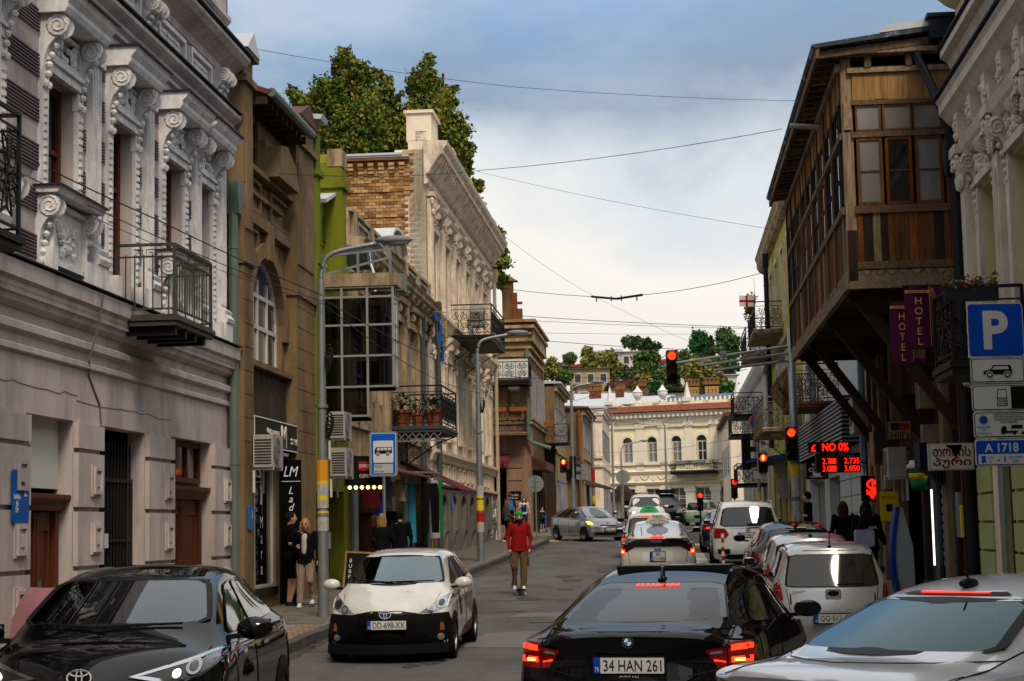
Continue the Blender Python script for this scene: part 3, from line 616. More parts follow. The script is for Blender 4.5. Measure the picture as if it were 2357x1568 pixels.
def ac_unit(loc,ang,label,w=.85,h=.56,d=.32,group='air conditioner units on the house fronts',bracket=True):
 t=thing('air_conditioner',label,'air conditioner',loc,ang,group);c=MB();c.box(-w/2,w/2,-d,0,0,h);c.build('casing',ac_white,t)
 g=MB();cx=-w*.12
 for r in(.08,.14,.2,.245):g.tube([(cx+r*math.cos(a),-d-.012,h/2+r*math.sin(a))for a in np.linspace(0,2*PI,17)],.007,4)
 for i in range(8):a=PI*i/8;g.bar((cx-.24*math.cos(a),-d-.012,h/2-.24*math.sin(a)),(cx+.24*math.cos(a),-d-.012,h/2+.24*math.sin(a)),.008)
 g.build('fan_grille',grey,t);f=MB();f.prism(disc(.235,20,cx,h/2),'y',-d-.004,-d-.001);f.build('fan_opening',dark,t)
 s=MB()
 for i in range(9):s.box(-w/2-.006,-w/2,-d+.03,-.03,.05+i*.052,.08+i*.052)
 s.build('side_grille',plain('ac_dark','#33322f',.6),t)
 if bracket:
  for s_ in(-w/2+.05,w/2-.09):b=MB();b.box(s_,s_+.04,-d,0.02,-.05,0);b.box(s_,s_+.04,-.02,.02,-.45,0);b.build('bracket',white,t)
 return t
ac_unit(FL.w(11.5,-.28,2.95),AL,'air conditioner beside the black shop board of the brown house',.82,.58,.36)
ac_unit(FL.w(17.35,-.5,3.75),AL,'upper air conditioner on the green house behind the lamp post',.8,.56,.34)
ac_unit(FL.w(17.5,-.5,2.95),AL,'lower air conditioner on the green house beside the coffee sign',.85,.6,.34)
# ------------------------------------------------------------------ left 3: green house with fins and gable
Cg=house('narrow green house with tall fins and small pointed gable')
m=MB();wall(m,16.75,21.9,0,8.2,[(18.0,21.2,0,2.7,.9),(17.2,17.75,0,2.9,.4)]);shell(m,16.75,21.9,0,8.1,1,8)
m.prism([(17.9,8.2),(20.7,8.2),(20.5,8.36),(19.08,9.35),(17.9,9.0)],'y',-.02,.35);m.build('wall',green,Cg)
for(a,b,d,zt,zc)in((16.8,17.25,.3,10.45,9.75),(19.05,19.6,.42,10.35,9.9)):
 q=MB();q.box(a,b,-d,.3,2.6 if a<18 else 7.5,zt-.35);q.box(a-.07,b+.07,-d-.07,.3,zc-.35,zc-.22);q.box(a+.1,b-.1,-d-.02,-d+.01,7.5,zc-.5)
 q.prism([(a,zt-.35),(b,zt-.35),(b,zt-.2),((a+b)/2,zt+.05),(a,zt-.2)],'y',-d,.3);q.build('fin',green,Cg)
q=MB();q.box(19.03,19.62,-.44,-.1,10.05,10.45);q.build('fin_cap',worn,Cg)
q=MB();q.box(16.62,16.78,-.24,.3,0.2,10.6);q.box(16.58,16.8,-.3,.4,10.35,10.5);q.box(16.6,16.8,-.27,.3,6.8,6.95);q.build('rainwater_trunk',plain('slate_blue_metal','#5f6d75',.5),Cg)
q=MB();q.prism([(-.5,10.5),(.9,10.62),(.9,10.72),(-.55,10.6)],'x',16.3,16.95);q.build('roof',roof_white,Cg)
q=MB();q.prism([(17.9,9.0),(19.08,9.38),(19.12,9.46),(17.86,9.08)],'y',-.3,.6);q.prism([(19.08,9.38),(20.6,8.34),(20.66,8.42),(19.1,9.46)],'y',-.14,.6);q.build('gable_coping',roof_white,Cg)
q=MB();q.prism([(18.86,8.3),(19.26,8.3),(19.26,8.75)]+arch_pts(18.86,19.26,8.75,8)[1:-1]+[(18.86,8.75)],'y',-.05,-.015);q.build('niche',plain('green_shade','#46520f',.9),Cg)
q=MB();q.prism([(18.98,7.75),(19.1,7.7),(19.22,7.75),(19.22,7.98),(18.98,7.98)],'y',-.06,-.02);q.build('plaque',letter_white,Cg)
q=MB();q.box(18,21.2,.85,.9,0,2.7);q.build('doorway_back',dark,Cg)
q=MB();q.box(17.2,17.3,-.04,.1,0,2.9);q.box(17.65,17.75,-.04,.1,0,2.9);q.box(17.3,17.65,.12,.16,0,2.9);q.build('door_frame',plain('pale_green_frame','#6d8270',.5),Cg)
q=MB();q.tube([(20.8,-.75,8.35),(20.75,-.8,8.0),(20.3,-.95,7.7),(20.2,-.98,7.3)],.03,6);q.build('rain_pipe',white,Cg)
q=MB();q.prism([(20.6,8.0),(21.4,8.0),(21.55,8.25),(21.55,8.45),(20.45,8.45),(20.45,8.25)],'y',-.75,-.25);q.build('rain_hopper',plain('green_grey','#4a544c',.6),Cg)
for i in range(16):
 q=MB();a=random.uniform(18.1,20.9);z=random.uniform(.7,2.4);s=random.uniform(.08,.2);q.box(a,a+s*1.5,.3,.34,z,z+s*2);q.build('hung_goods',random.choice((white,tan_plank,red_c,worn,grey)),Cg)
by=thing('glazed_bay','steel framed glass bay jutting over the pavement from the green house','glazed bay',FL.w(18.1,0,0),AL)
D_=1.72;f=MB();zr=[4.28,4.92,5.6,6.28,6.9,7.12];ys_=[0,-.58,-1.15,-D_]
for i,yy in enumerate(ys_):f.bar((0,yy,4.92 if i==3 else 3.7 if i<2 else 4.28),(0,yy,7.12),.05)
for j,z in enumerate(zr):f.bar((0,0,z),(0,-D_ if z>4.5 else-1.15,z),.045)
for z in zr[1:]:f.bar((0,-D_,z),(.6,-D_,z),.045)
for u in(.3,.6):f.bar((u,-D_,4.92),(u,-D_,7.12),.045)
f.build('glazing_bar',plain('bar_white','#8a8984',.5),by)
for i in range(3):
 for j in range(4):
  if i==2 and j==0:continue
  g=MB();g.box(.0,.012,ys_[i+1]+.02,ys_[i]-.02,zr[j]+.02,zr[j+1]-.02);g.build('pane',MATS.get('bay_glass')or glass_mat('bay_glass','#8a8c84',1.6),by)
for i in range(2):
 for j in range(1,4):
  g=MB();g.box(.3*i+.02,.3*i+.28,-D_-.006,-D_+.006,zr[j]+.02,zr[j+1]-.02);g.build('pane',MATS['bay_glass'],by)
for(yy,w,z0,z1)in((-.75,.22,5.7,6.8),(-1.35,.25,5.0,6.85),(-.85,.5,5.0,5.5),(-.3,.3,6.0,6.8)):
 g=MB();g.box(.2,.24,yy-w,yy,z0,z1);g.build('reflection_strip',random.choice((worn,worn_b,tan_plank)),by)  # pale strips added behind the panes to suggest reflections and a dim interior
g=MB();g.box(-.05,.7,-D_-.1,0,7.14,7.42);g.build('fascia',worn,by);g=MB();g.box(.02,.6,-D_+.05,0,4.86,4.92);g.box(.02,.6,-1.12,0,4.2,4.26);g.build('floor',dark,by)
g=MB();
for yy in(-.2,-.95,-D_+.05):g.bar((.02,yy,7.42),(.02,yy,7.85+.05*-yy),.05)
g.bar((.02,-.1,7.83),(.02,-D_,7.95),.05);g.bar((.02,-D_+.05,7.95),(.6,-D_+.05,7.95),.05);g.bar((.1,-.2,7.45),(.9,-1.5,7.9),.05);g.build('roof_rail',grey,by)
cs=thing('coffee_sign','dark box sign of the coffee shop with row of lit bulbs below','shop sign',FL.w(18.6,-.95,3.1),AL-PI/2+.35)
q=MB();q.box(-.42,.42,-.1,.1,-.32,.32);q.build('casing',plain('box_black','#151414',.4),cs);q=MB();q.box(-.14,.14,-.112,-.1,.0,.2);q.build('red_panel',red_c,cs)
fit_text('EXPRESS',.24,.07,letter_white,cs,(0,-.118,.1));fit_text('COFFEE',.24,.08,letter_white,cs,(0,-.106,-.12));fit_text('MEN\nBAR',.1,.14,grey,cs,(-.3,-.106,-.13))
for i in range(6):
 q=MB();q.ell((-.33+i*.135,-.06,-.37),.042,8,6);q.build('bulb',warm_bulb,cs)
 # ------------------------------------------------------------------ left 4: weathered low house with balcony of pots and clothes shop
Dh=house('weathered ochre house with crumbling parapet and balcony of flower pots')
dw=[(23.2,24.1,5.2,7.55,.08),(25.6,26.5,5.2,7.55,.08),(28.9,29.8,4.65,7.6,.08),(31.5,32.5,5.2,7.6,.08),(34.0,35.0,5.2,7.6,.08)]
m=MB();wall(m,21.9,36.0,3.4,9.0,dw);wall(m,21.9,36.0,.0,3.4,[(22.4,27.8,.2,3.1,1.4),(29.0,30.6,.3,3.2,.5),(32.4,34.6,.3,3.1,.5)]);shell(m,21.9,36,0,8.9,1.5,8);m.build('wall',worn,Dh)
m=MB();mould(m,21.9,36,[(.02,8.3),(.08,8.36),(.1,8.5),(.3,8.62),(.42,8.7),(.42,8.8),(.5,8.88),(.02,8.95)]);m.box(21.9,36,-.14,0,3.42,3.6);m.box(21.9,36,-.1,0,4.3,4.42);m.build('cornice',worn,Dh)
m=MB();m.box(21.9,36,-.05,.3,8.95,9.55);m.box(21.9,36,-.14,.35,9.55,9.64)
for u in(22.2,24.6,27.0,30.6,33.0,35.4):m.box(u,u+.5,-.14,.2,8.95,9.55)
m.build('parapet',worn,Dh)
for u in(22.85,25.2,31.25,33.65):
 q=MB();frame_box(q,u,u+1.6,9.04,9.46,.08,-.12,-.05);q.build('sunk_panel',worn_b,Dh)
m=MB();m.prism([(27.5,9.6)]+[(28.9+1.4*math.cos(PI-PI*i/12),9.6+.6*math.sin(PI*i/12))for i in range(1,12)]+[(30.3,9.6)],'y',-.12,.5);m.build('round_gable',worn,Dh)
a=[(28.9+1.5*math.cos(PI-PI*i/14),9.6+.68*math.sin(PI*i/14))for i in range(15)];b=[(28.9+1.4*math.cos(PI-PI*i/14),9.6+.6*math.sin(PI*i/14))for i in range(15)]
m=MB()
for i in range(14):m.prism([a[i],a[i+1],b[i+1],b[i]],'y',-.25,1.2)
m.build('gable_coping',roof_white,Dh);q=MB();q.prism(disc(.25,16,28.9,9.85),'y',-.14,-.11);q.build('gable_roundel',worn_b,Dh)
m=MB();m.box(21.9,36,-.1,3,9.64,9.67);m.build('roof',roof_rust,Dh)
for(u0,u1,z0,z1,d)in dw:
 window(Dh,u0,u1,z0,z1,.05,worn_b,[glass_grey,glass_dark,glass_pale],2,3,.07);s=MB();s.box(u0-.2,u0,-.08,0,z0-.1,z1+.1);s.box(u1,u1+.2,-.08,0,z0-.1,z1+.1);s.box(u0-.3,u1+.3,-.16,0,z1+.1,z1+.3);s.prism([(0,z1+.55),(-.3,z1+.6),(-.34,z1+.72),(0,z1+.75)],'x',u0-.35,u1+.35);relief(s,u0-.3,u1+.3,z1+.3,z1+.55,-.05,12,0,.1)
 for uu in(u0-.12,u1+.12):corbel(s,uu,z1-.2,z1+.55,.18,.26)
 s.build('window_surround',worn,Dh)
for u in(22.5,27.3,30.5,33.2):
 q=MB();q.box(u,u+.4,-.12,0,4.42,8.1);q.box(u-.05,u+.45,-.18,0,7.9,8.3);relief(q,u,u+.4,7.7,8.25,-.14,10,0,.12);q.build('pilaster',worn,Dh)
for uu in np.arange(22.2,36,1.05):
 q=MB();corbel(q,uu,8.05,8.62,.2,.4);q.build('console',worn,Dh)
balcony(Dh,27.95,31.2,1.5,4.62,5.72,'dense',iron,plain('balcony_steel','#3f4244',.6),st=.18)
q=MB()
for i in range(7):q.bar((27.98,-.05-i*.2,4.2),(27.98,-.25-i*.2,4.42),.02);q.bar((27.98,-.25-i*.2,4.2),(27.98,-.05-i*.2,4.42),.02)
q.bar((27.98,0,4.2),(27.98,-1.45,4.2),.03);q.build('truss',grey,Dh)
def pot_plant(loc,s,label,mtl=terracotta,leaves=60,lm=None,flowers=0,name='potted_plant'):
 t=thing(name,label,'potted plant',loc,0,'potted plants on balconies');q=MB();q.lathe([(.13*s,0),(.19*s,.3*s),(.22*s,.3*s),(.22*s,.37*s),(.18*s,.37*s),(.17*s,.32*s),(.01,.32*s)],(0,0,0),14);q.build('pot',mtl,t,angle=40)
 f=MB()
 for i in range(leaves):
  a=random.uniform(0,2*PI);r=random.uniform(.02,.24)*s;z=(.4+random.uniform(0,.35)*(1-r))*s;d=Vector((math.cos(a),math.sin(a),random.uniform(-.2,.8))).normalized();p=Vector((r*math.cos(a),r*math.sin(a),z));w=d.cross(Vector((0,0,1))).normalized()*.045*s;l=d*.13*s
  f.add([p,p+l*.5+w,p+l,p+l*.5-w],[(0,1,2,3)],0 if i>=flowers else 1)
 f.build('foliage',[lm or leaf_m[0],red_c],t);st=MB()
 for i in range(4):st.tube([(0,0,.3*s),(random.uniform(-.1,.1)*s,random.uniform(-.1,.1)*s,.6*s)],.008,4)
 st.build('stem',leaf_m[2],t);return t
pot_plant(FL.w(28.25,-.35,4.62),1.25,'large terracotta pot with green plant at the wall end of the balcony');pot_plant(FL.w(28.25,-.78,4.62),1.0,'smaller middle terracotta pot with yellowing plant on the balcony',leaves=30,lm=leaf_m[1]);pot_plant(FL.w(28.25,-1.2,4.62),1.2,'terracotta pot with red flowers at the street end of the balcony',flowers=8)
downpipe(Dh,33.6,.8,8.2,plain('slate_pipe','#454a4b',.5),.1,-.16)
q=MB();q.box(25.1,25.7,-.9,-.1,8.0,8.45);q.build('box_gutter',pipe_green,Dh)
fg=thing('hanging_flag','blue flag with yellow stars hanging limp from the weathered parapet','flag',FL.w(34.6,-.3,8.55),AL);q=MB();n=12
q.add([(.10*math.sin(i*.9+j)+.16*j-.3*(i/n)*0,-.12-.22*(1-math.exp(-i/4))+.05*math.cos(i+2*j),-1.55*i/n+.03*j)for i in range(n+1)for j in range(4)],[(i*4+j,i*4+j+1,(i+1)*4+j+1,(i+1)*4+j)for i in range(n)for j in range(3)]);q.build('cloth',plain('flag_blue','#0b4f9e',.8),fg,True)
q=MB();q.bar((0,.3,.1),(.1,-.5,.02),.03);q.build('pole',grey,fg)
q=MB()
for i in range(4):q.prism([(.3+.035*(1 if k%2 else 2.2)*math.cos(PI/2+k*PI/5)+.02*i,-.3-.18*i+.035*(1 if k%2 else 2.2)*math.sin(PI/2+k*PI/5))for k in range(10)],'y',-.46,-.44)
q.build('star',yellow_c,fg)
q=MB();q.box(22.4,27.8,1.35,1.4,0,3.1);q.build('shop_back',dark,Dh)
for i,(u,w,h)in enumerate(((28.0,.85,2.6),(30.7,.8,2.7),(31.6,.75,2.7),(34.7,1.2,2.7))):
 for k in range(4):
  q=MB();q.box(u+.01,u+w-.01,-.04,0,.35+k*h/4+.008,.35+(k+1)*h/4-.008);q.build('cladding_panel',plain('stone_panel_%d%d'%(i,k),random.choice(('#6e6b67','#77736e','#64615d')),.7),Dh)
q=MB();q.box(29.0,30.6,.44,.5,.3,3.2);q.box(32.4,34.6,.44,.5,.3,3.1);q.build('shutter',plain('pinkish_shutter','#7d6a66',.6),Dh)
q=MB();q.box(27.86,28.0,-.1,.1,.3,3.1);q.box(30.6,30.7,-.1,.1,.3,3.2);q.build('door_frame',pvc,Dh)
q=MB();q.prism([(0,3.75),(-1.75,2.9),(-1.75,2.86),(0,3.7)],'x',30.0,34.2);q.build('awning',mat('maroon_awning','#542127',.8,.2,3,.1),Dh)
q=MB()
for u in(30.05,34.15):q.bar((u,0,3.1),(u,-1.7,2.9),.03)
q.build('awning_arm',iron,Dh);q=MB();q.prism([(0,3.55),(-1.2,3.2),(-1.2,3.16),(0,3.5)],'x',22.2,27.9);q.build('canopy',roof_rust,Dh)
q=MB();q.tube([(21.95,-.12,.3),(21.95,-.12,3.2)],.09,8);q.build('downpipe',grey,Dh)
def garment(kind,loc,ang,mtl,label,s=1):
 """hung clothes with folds; local x is the width, hangs from z=0"""
 q=MB();rows=8;fold=lambda x,z:.03*math.sin(14*x)*(.3-z)+.012*math.sin(31*x)
 def pan(x0,x1,x2,x3,z0,z1):
  n=6
  for sy in(-.03,.03):
   vs=[((x0+(x1-x0)*i/n)*(1-j/rows)+(x2+(x3-x2)*i/n)*(j/rows),sy+fold((x0+(x1-x0)*i/n),z0+(z1-z0)*j/rows),z0+(z1-z0)*j/rows)for j in range(rows+1)for i in range(n+1)]
   fs=[(j*(n+1)+i,j*(n+1)+i+1,(j+1)*(n+1)+i+1,(j+1)*(n+1)+i)for j in range(rows)for i in range(n)];q.add(vs,fs if sy>0 else[f[::-1]for f in fs])
 if kind=='trousers':pan(-.21,.21,-.25,.25,0,-.3);pan(-.25,-.005,-.24,-.05,-.3,-1.05*s);pan(.005,.25,.05,.24,-.3,-1.05*s)
 elif kind=='shorts':pan(-.2,.2,-.26,.26,0,-.28);pan(-.26,-.01,-.29,-.04,-.28,-.5);pan(.01,.26,.04,.29,-.28,-.5)
 elif kind=='shirt':pan(-.2,.2,-.22,.22,0,-.7*s);pan(-.2,-.12,-.34,-.24,-.02,-.5);pan(.12,.2,.24,.34,-.02,-.5)
 else:pan(-.09,.09,-.11,.11,0,-1.3*s)
 t=thing('hung_garment',label,'garment',loc,ang,'clothes hung outside the shop');q.build('cloth',mtl,t,True);h=MB();h.tube([(-.2,0,-.02),(0,0,.09),(.2,0,-.02)],.006,4);h.tube([(0,0,.09),(0,0,.16),(.03,0,.19)],.006,4);h.build('hanger',steel,t);return t
cl=lambda n,c:mat('cloth_'+n,c,.9,.15,6,.2,70)
for(u,y,z,k,c,lab,s)in((26.6,-1.3,3.0,'trousers','#0d0d10','black trousers hung up outside the clothes shop',1.25),(24.0,-.75,3.0,'shorts','#a08c68','beige shorts hung up behind the bus stop sign',1.1),(24.05,-.7,2.25,'shorts','#111114','black shorts hung below the beige shorts',1.3),(26.3,-.85,3.0,'strip','#2e7f96','long teal scarf hung beside the black trousers',1.2),(27.4,-1.32,3.1,'strip','#a39aa6','pale lilac leggings hung beside the green leggings',1.2),(27.7,-1.38,3.1,'strip','#0f6d2b','bright green leggings at the end of the clothes rail',1.15),(22.4,-.45,3.15,'shirt','#55141a','dark red shirt hung at the near end of the rail',1.2),(22.9,-.55,3.1,'strip','#1c2f86','deep blue leggings hung near the dark red shirt',1.6),(23.15,-.6,3.1,'shirt','#77767c','grey shirt hung next to the blue leggings',1.1),(22.6,-.3,2.2,'shirt','#2c1114','maroon dress hung low by the shop entrance',1.3)):
 garment(k,FL.w(u,y,z),AL-PI/2+random.uniform(-.2,.2),cl(lab[:9].replace(' ','_')+c[1:],c),lab,s)
q=MB();q.box(27.6,27.95,-1.2,-1.17,.5,2.4);tag(q.build('hung_cloth',mat('yellow_print','#b0a02c',.9,.3,9,.1),None,loc=FL.o),'yellow printed cloth panel standing beside the clothes','cloth');bpy.data.objects['hung_cloth'].rotation_euler=(0,0,AL)
bpy.data.objects['hung_cloth'].rotation_euler=(0,0,AL)
rl=thing('clothes_rail','thin steel rails holding the clothes outside the shop','clothes rail',FL.o,AL);q=MB();q.bar((22.2,-.4,3.35),(23.4,-.65,3.3),.03);q.bar((23.8,-.75,3.2),(28.0,-1.4,3.32),.03);q.bar((23.8,0,3.3),(23.8,-.75,3.2),.03);q.bar((28,0,3.4),(28,-1.4,3.32),.03);q.build('rail',steel,rl)
# ------------------------------------------------------------------ left 5: tall cream house with the brick end wall
Eh=house('tall stained cream house with ornate cornice and bare brick end wall')
U0,U1,ZT=36.0,56.7,14.15
ew=[(37.4+i*3.05,38.55+i*3.05)for i in range(6)]
m=MB();wall(m,U0,U1,8.6,ZT,[(a,b,9.05,11.6,.09)for a,b in ew]);wall(m,U0,U1,3.25,8.6,[(a,b,4.9,7.5,.09)for a,b in ew]);m.box(U0,U0+.5,0.0,.55,8,ZT+.3);shell(m,U0+.3,U1,0,13.8,.9,9);m.box(U1-.3,U1,0,9,0,ZT);m.box(U0,U0+.2,0.0,1.0,0,ZT);m.build('wall',cream,Eh)
m=MB();bo=[(38.0+i*2.75,39.35+i*2.75,0,2.95+.02*i,.7)for i in range(6)];wall(m,U0,U1,0,3.25,bo,y=-.12);m.box(U0,U1,-.12,0,3.2,3.25)
for i,o in enumerate(bo):arch_fill(m,o[0],o[1],2.6+.02*i,3.0+.02*i,-.12,.5,0,.5);m.box(o[0],o[1],.55,.6,0,3.1,1)
for u in np.arange(U0+.1,U1-1,2.75):m.box(u,u+1.0,-.145,-.1,1.7,1.72)
m.build('plinth',[base_stone,dark],Eh)
m=MB();mould(m,U0-.2,U1+.2,[(.02,12.95),(.1,13.0),(.12,13.1),(.05,13.15),(.05,13.3),(.14,13.34),(.18,13.42),(.5,13.9),(.62,13.95),(.62,14.1),(.74,14.22),(.78,14.36),(.02,14.42)]);m.build('cornice',cream_t,Eh)
for i in range(42):
 u=U0+.1+i*.485;q=MB();q.prism([(-.1,13.34),(-.2,13.36),(-.3,13.55),(-.5,13.75),(-.56,13.93),(-.1,13.93)],'x',u,u+.2);q.build('modillion',cream_t,Eh)
m=MB();m.box(U0,U1,-.06,.3,14.42,14.75);m.build('parapet',cream,Eh)
for i,u in enumerate((36.0,41.2,46.6,51.5,55.8)):
 q=MB();w=1.7 if i==0 else .9;zt=15.35 if i==0 else 15.2;q.box(u,u+w,-.22,.6,14.42,zt);q.box(u-.08,u+w+.08,-.3,.68,zt,zt+.1);q.build('parapet_pier',cream,Eh)
for(z0,prof)in((8.6,[(.02,8.55),(.12,8.6),(.2,8.78),(.3,8.85),(.3,8.95),(.02,9.0)]),(4.0,[(.02,3.98),(.1,4.02),(.16,4.2),(.24,4.25),(.24,4.36),(.02,4.4)]),(3.2,[(.14,3.2),(.2,3.24),(.2,3.32),(.02,3.36)]),(7.9,[(.02,8.0),(.1,8.05),(.14,8.2),(.02,8.24)])):
 q=MB();mould(q,U0,U1,prof);q.build('string_course',cream_t,Eh)
for i,(a,b)in enumerate(ew):
 for(z0,z1)in((9.05,11.6),(4.9,7.5)):
  window(Eh,a,b,z0,z1,.06,plain('old_frame','#8e8678',.7)if i==0 and z0>8 else MATS['old_frame'],[glass_pale,glass_grey,glass_pale],2,3,.07)
  s=MB();s.box(a-.2,a,-.08,0,z0-.05,z1+.05);s.box(b,b+.2,-.08,0,z0-.05,z1+.05);s.box(a-.2,b+.2,-.1,0,z1+.05,z1+.2)
  relief(s,a-.15,b+.15,z1+.2,z1+.6,-.05,16,0,.11);mould(s,a-.4,b+.4,[(.02,z1+.62),(.2,z1+.66),(.3,z1+.74),(.36,z1+.84),(.02,z1+.95)])
  for uu in(a-.16,b+.16):corbel(s,uu,z1-.1,z1+.66,.2,.3)
  s.box(a-.25,b+.25,-.16,0,z0-.15,z0-.05);s.build('window_surround',cream_t,Eh)
 q=MB();frame_box(q,a-.2,b+.2,8.0+.3,8.6-.1,.07,-.08,0);q.build('sunk_panel',cream_t,Eh)
 for k in range(2):
  q=MB();u=a-.35+k*1.35;frame_box(q,u,u+.75,3.46,3.94,.07,-.09,0);q.prism([(u+.2,3.58),(u+.3,3.58),(u+.5,3.7),(u+.3,3.82),(u+.2,3.82),(u+.38,3.7)],'y',-.07,0);q.build('apron_panel',cream_t,Eh)
for i in range(8):
 u=36.35+i*3.05-(.0 if i else .0)
 if u>56.1:continue
 q=MB();q.box(u,u+.5,-.13,0,9.0,12.6)
 for k in range(4):q.box(u+.07+k*.1,u+.11+k*.1,-.15,-.13,9.4,12.0)
 q.box(u-.05,u+.55,-.2,0,9.0,9.3);relief(q,u,u+.5,12.1,12.6,-.16,14,0,.13);q.box(u-.07,u+.57,-.24,0,12.65,12.8);q.box(u+.02,u+.48,-.1,0,4.4,7.4);relief(q,u,u+.5,7.3,7.8,-.12,10,0,.12);q.build('pilaster',cream_t,Eh)
q=MB();q.box(U0+.02,U0+.1,.55,9,6,13.9);q.build('brick_backing',mortar,Eh)
bw,bh=.24,.105;bm=MB();bm.box(-.035,.03,-bw/2+.008,bw/2-.008,.008,bh-.006);bmesh_=[bm.mesh('brick',x)for x in bricks];rest=MB();n=0
def brick_at(y,z,w=bw,proud=0):
 global n
 if n<300 and 9.9<z<13.3 and .55<y<3.0:
  o=link('brick',random.choice(bmesh_),Eh,(U0+.01-random.uniform(0,.014)-proud,y,z));n+=1
 else:rest.box(U0-.025-random.uniform(0,.014)-proud,U0+.05,y-w/2+.008,y+w/2-.008,z+.008,z+bh-.006,random.randrange(5))
zz_=13.7;r=0
while zz_>7.6:
 for i in range(26):
  y=.68+i*bw+(bw/2 if r%2 else 0)
  if 12.65<zz_<12.77 or 11.85<zz_<11.95:brick_at(y,zz_,bw,.05)
  else:brick_at(y,zz_)
 r+=1;zz_-=bh
for i in range(17):
 y=.75+i*.34
 for k in range(4):rest.box(U0-.06-.05*k,U0+.03,y-.09,y+.09,13.25+k*.12,13.35+k*.12,random.randrange(5))
rest.box(U0-.28,U0+.05,.5,6.8,13.78,13.86,3);tag(rest.build('brick_rest',bricks,Eh),kind='stuff')
for k in range(10):
 q=MB();z=12.65+k*.15;q.box(U0-.07,U0+.02,.5-.12*(k%2),.72,z,z+.12);q.build('quoin_brick',bricks[k%5],Eh)
q=MB();q.box(U0-.3,U0+.6,.5,7,13.87,13.93);q.prism([(U0-.35,13.93),(U1,13.93),(U1,14.4),(U0-.35,14.0)],'y',.7,8);q.build('roof',roof_white,Eh)
bE=balcony(Eh,41.6,46.4,1.55,8.62,9.7,'scroll',iron,iron,st=.22)
ac_unit(FL.w(47.3,-.15,9.6),AL,'boxy air conditioner high on the cream house wall',.9,.75,.5)
downpipe(Eh,56.3,1,12.9,plain('cream_pipe','#a8967f',.6),.08,-.2)
downpipe(Eh,37.0,1,9.0,MATS['slate_pipe'],.09,-.2)
q=MB();q.prism(rrect(.28,.42,.02),'y',-.02,0);o=q.build('number_plate',MATS['plate_blue2'],Eh,loc=(40.6,-.14,2.6));fit_text('1',.08,.2,letter_white,o,(.02,-.024,.02))
cols_g=[plain('graffiti_%d'%i,c,.7)for i,c in enumerate(('#b9b4ae','#8f3a4a','#3f6f8a','#6e8f5a','#c3bdb6'))]
for i in range(34):
 q=MB();a=random.uniform(53.6,56.8);z=random.uniform(1.2,3.0);q.tube([(a+random.uniform(-.25,.25),-.125,z+random.uniform(-.3,.3))for _ in range(4)],.022,4);q.build('graffiti',random.choice(cols_g),Eh)
 # ------------------------------------------------------------------ left 6: corner house beyond the side street
AF=AL-PI/2;FE=Frame(-1.35,86.1,AF)
Fh=house('ruined looking corner house with empty arch on its roof',FE)
zf=lambda x,y,off=0:FE.P((1800+x*.4464)*.6138,(1300+y*.4464)*.6138,off)
pinkish=mat('pinkish_plaster','#8f705e',.9,.15,2,.3,30,dirt='#5a4a40',damt=.6,dscale=(2,2,.5));ochre=mat('ochre_plaster','#9f7d4e',.9,.18,2,.3,30,dirt='#5d4a34',damt=.7,dscale=(2,2,.6))
m=MB();wall(m,-7,2.2,7.0,12.0,[(-.0,.7,7.3,9.6,.3),(1.1,1.75,7.3,9.6,.3)]);m.build('wall',ochre,Fh)
m=MB();wall(m,-7,2.2,1.0,7.0,[(-1.2,.95,1.3,4.7,1.2)]);m.box(-7,2.2,1.2,10,1,12);m.box(-1.2,.95,1.1,1.15,1,4.7,1);m.build('ground_floor',[pinkish,dark],Fh)
for z in np.arange(1.6,4.8,.62):
 q=MB();q.box(1.0,1.72,-.06,0,z,z+.56);q.build('quoin_stone',pinkish,Fh)
sf=MB();ang=.05
def swall(mb,x0,x1,z0,z1,m=0):mb.box(2.5,2.52,x0,x1,z0,z1,m)
for k,(z,d,h)in enumerate(((10.2,.1,.15),(10.6,.22,.12),(10.95,.35,.14),(11.3,.25,.1),(11.6,.5,.16),(11.9,.62,.14),(6.85,.15,.16),(7.05,.25,.1))):
 q=MB();q.box(-7,2.2+d*.6,-d*.6,0,z,z+h);q.box(2.2,2.2+d*.6,0,9.5,z,z+h);q.build('string_course',ochre if k%2 else worn,Fh)
q=MB();q.box(2.18,2.2,0,9.5,1,12);q.build('wall',ochre,Fh)
for i in range(16):
 q=MB();q.box(2.2,2.42,.2+i*.58,.4+i*.58,11.1,11.6);q.build('console',worn,Fh)
for i in range(5):
 q=MB();q.box(2.2,2.28,.8+i*1.8,1.0+i*1.8,7.2,9.6);q.box(2.2,2.28,1.6+i*1.8,1.8+i*1.8,7.2,9.6);q.box(2.2,2.23,1.0+i*1.8,1.6+i*1.8,7.3,9.5,1);q.build('window',[worn_b,glass_grey],Fh)
q=MB();wall(q,.0,1.45,12.05,14.0,[(.18,.9,12.1,13.75,.35)]);arch_fill(q,.18,.9,13.36,13.76,0,.35);q.box(.0,1.45,.35,.36,13.75,14.0);q.prism([(-.3,14.0),(1.7,14.0),(.55,14.7),(-.3,14.85)],'y',-.15,.5);q.box(.9,1.45,0,.4,12.05,14);q.build('roof_arch',ochre,Fh)
for k in range(13):
 z=12.05+k*.115;w=2.0-.04*k+random.uniform(-.08,.08)
 for x in np.arange(1.4,w-.1,.25):
  q=MB();q.box(x+.01,x+.24,-.05-random.uniform(0,.02),.3,z,z+.1);q.build('brick',red_brick,Fh)
q=MB();q.box(-7,2.3,-.1,.2,12.03,12.06);frame_box(q,.0,.9,11.1,11.5,.06,-.12,0);q.build('parapet',ochre,Fh)
window(Fh,0,.7,7.3,9.6,.28,worn_b,glass_pale,2,3,.06);window(Fh,1.1,1.75,7.3,9.6,.28,MATS['tan_plank'],glass_pale,1,2,.08)
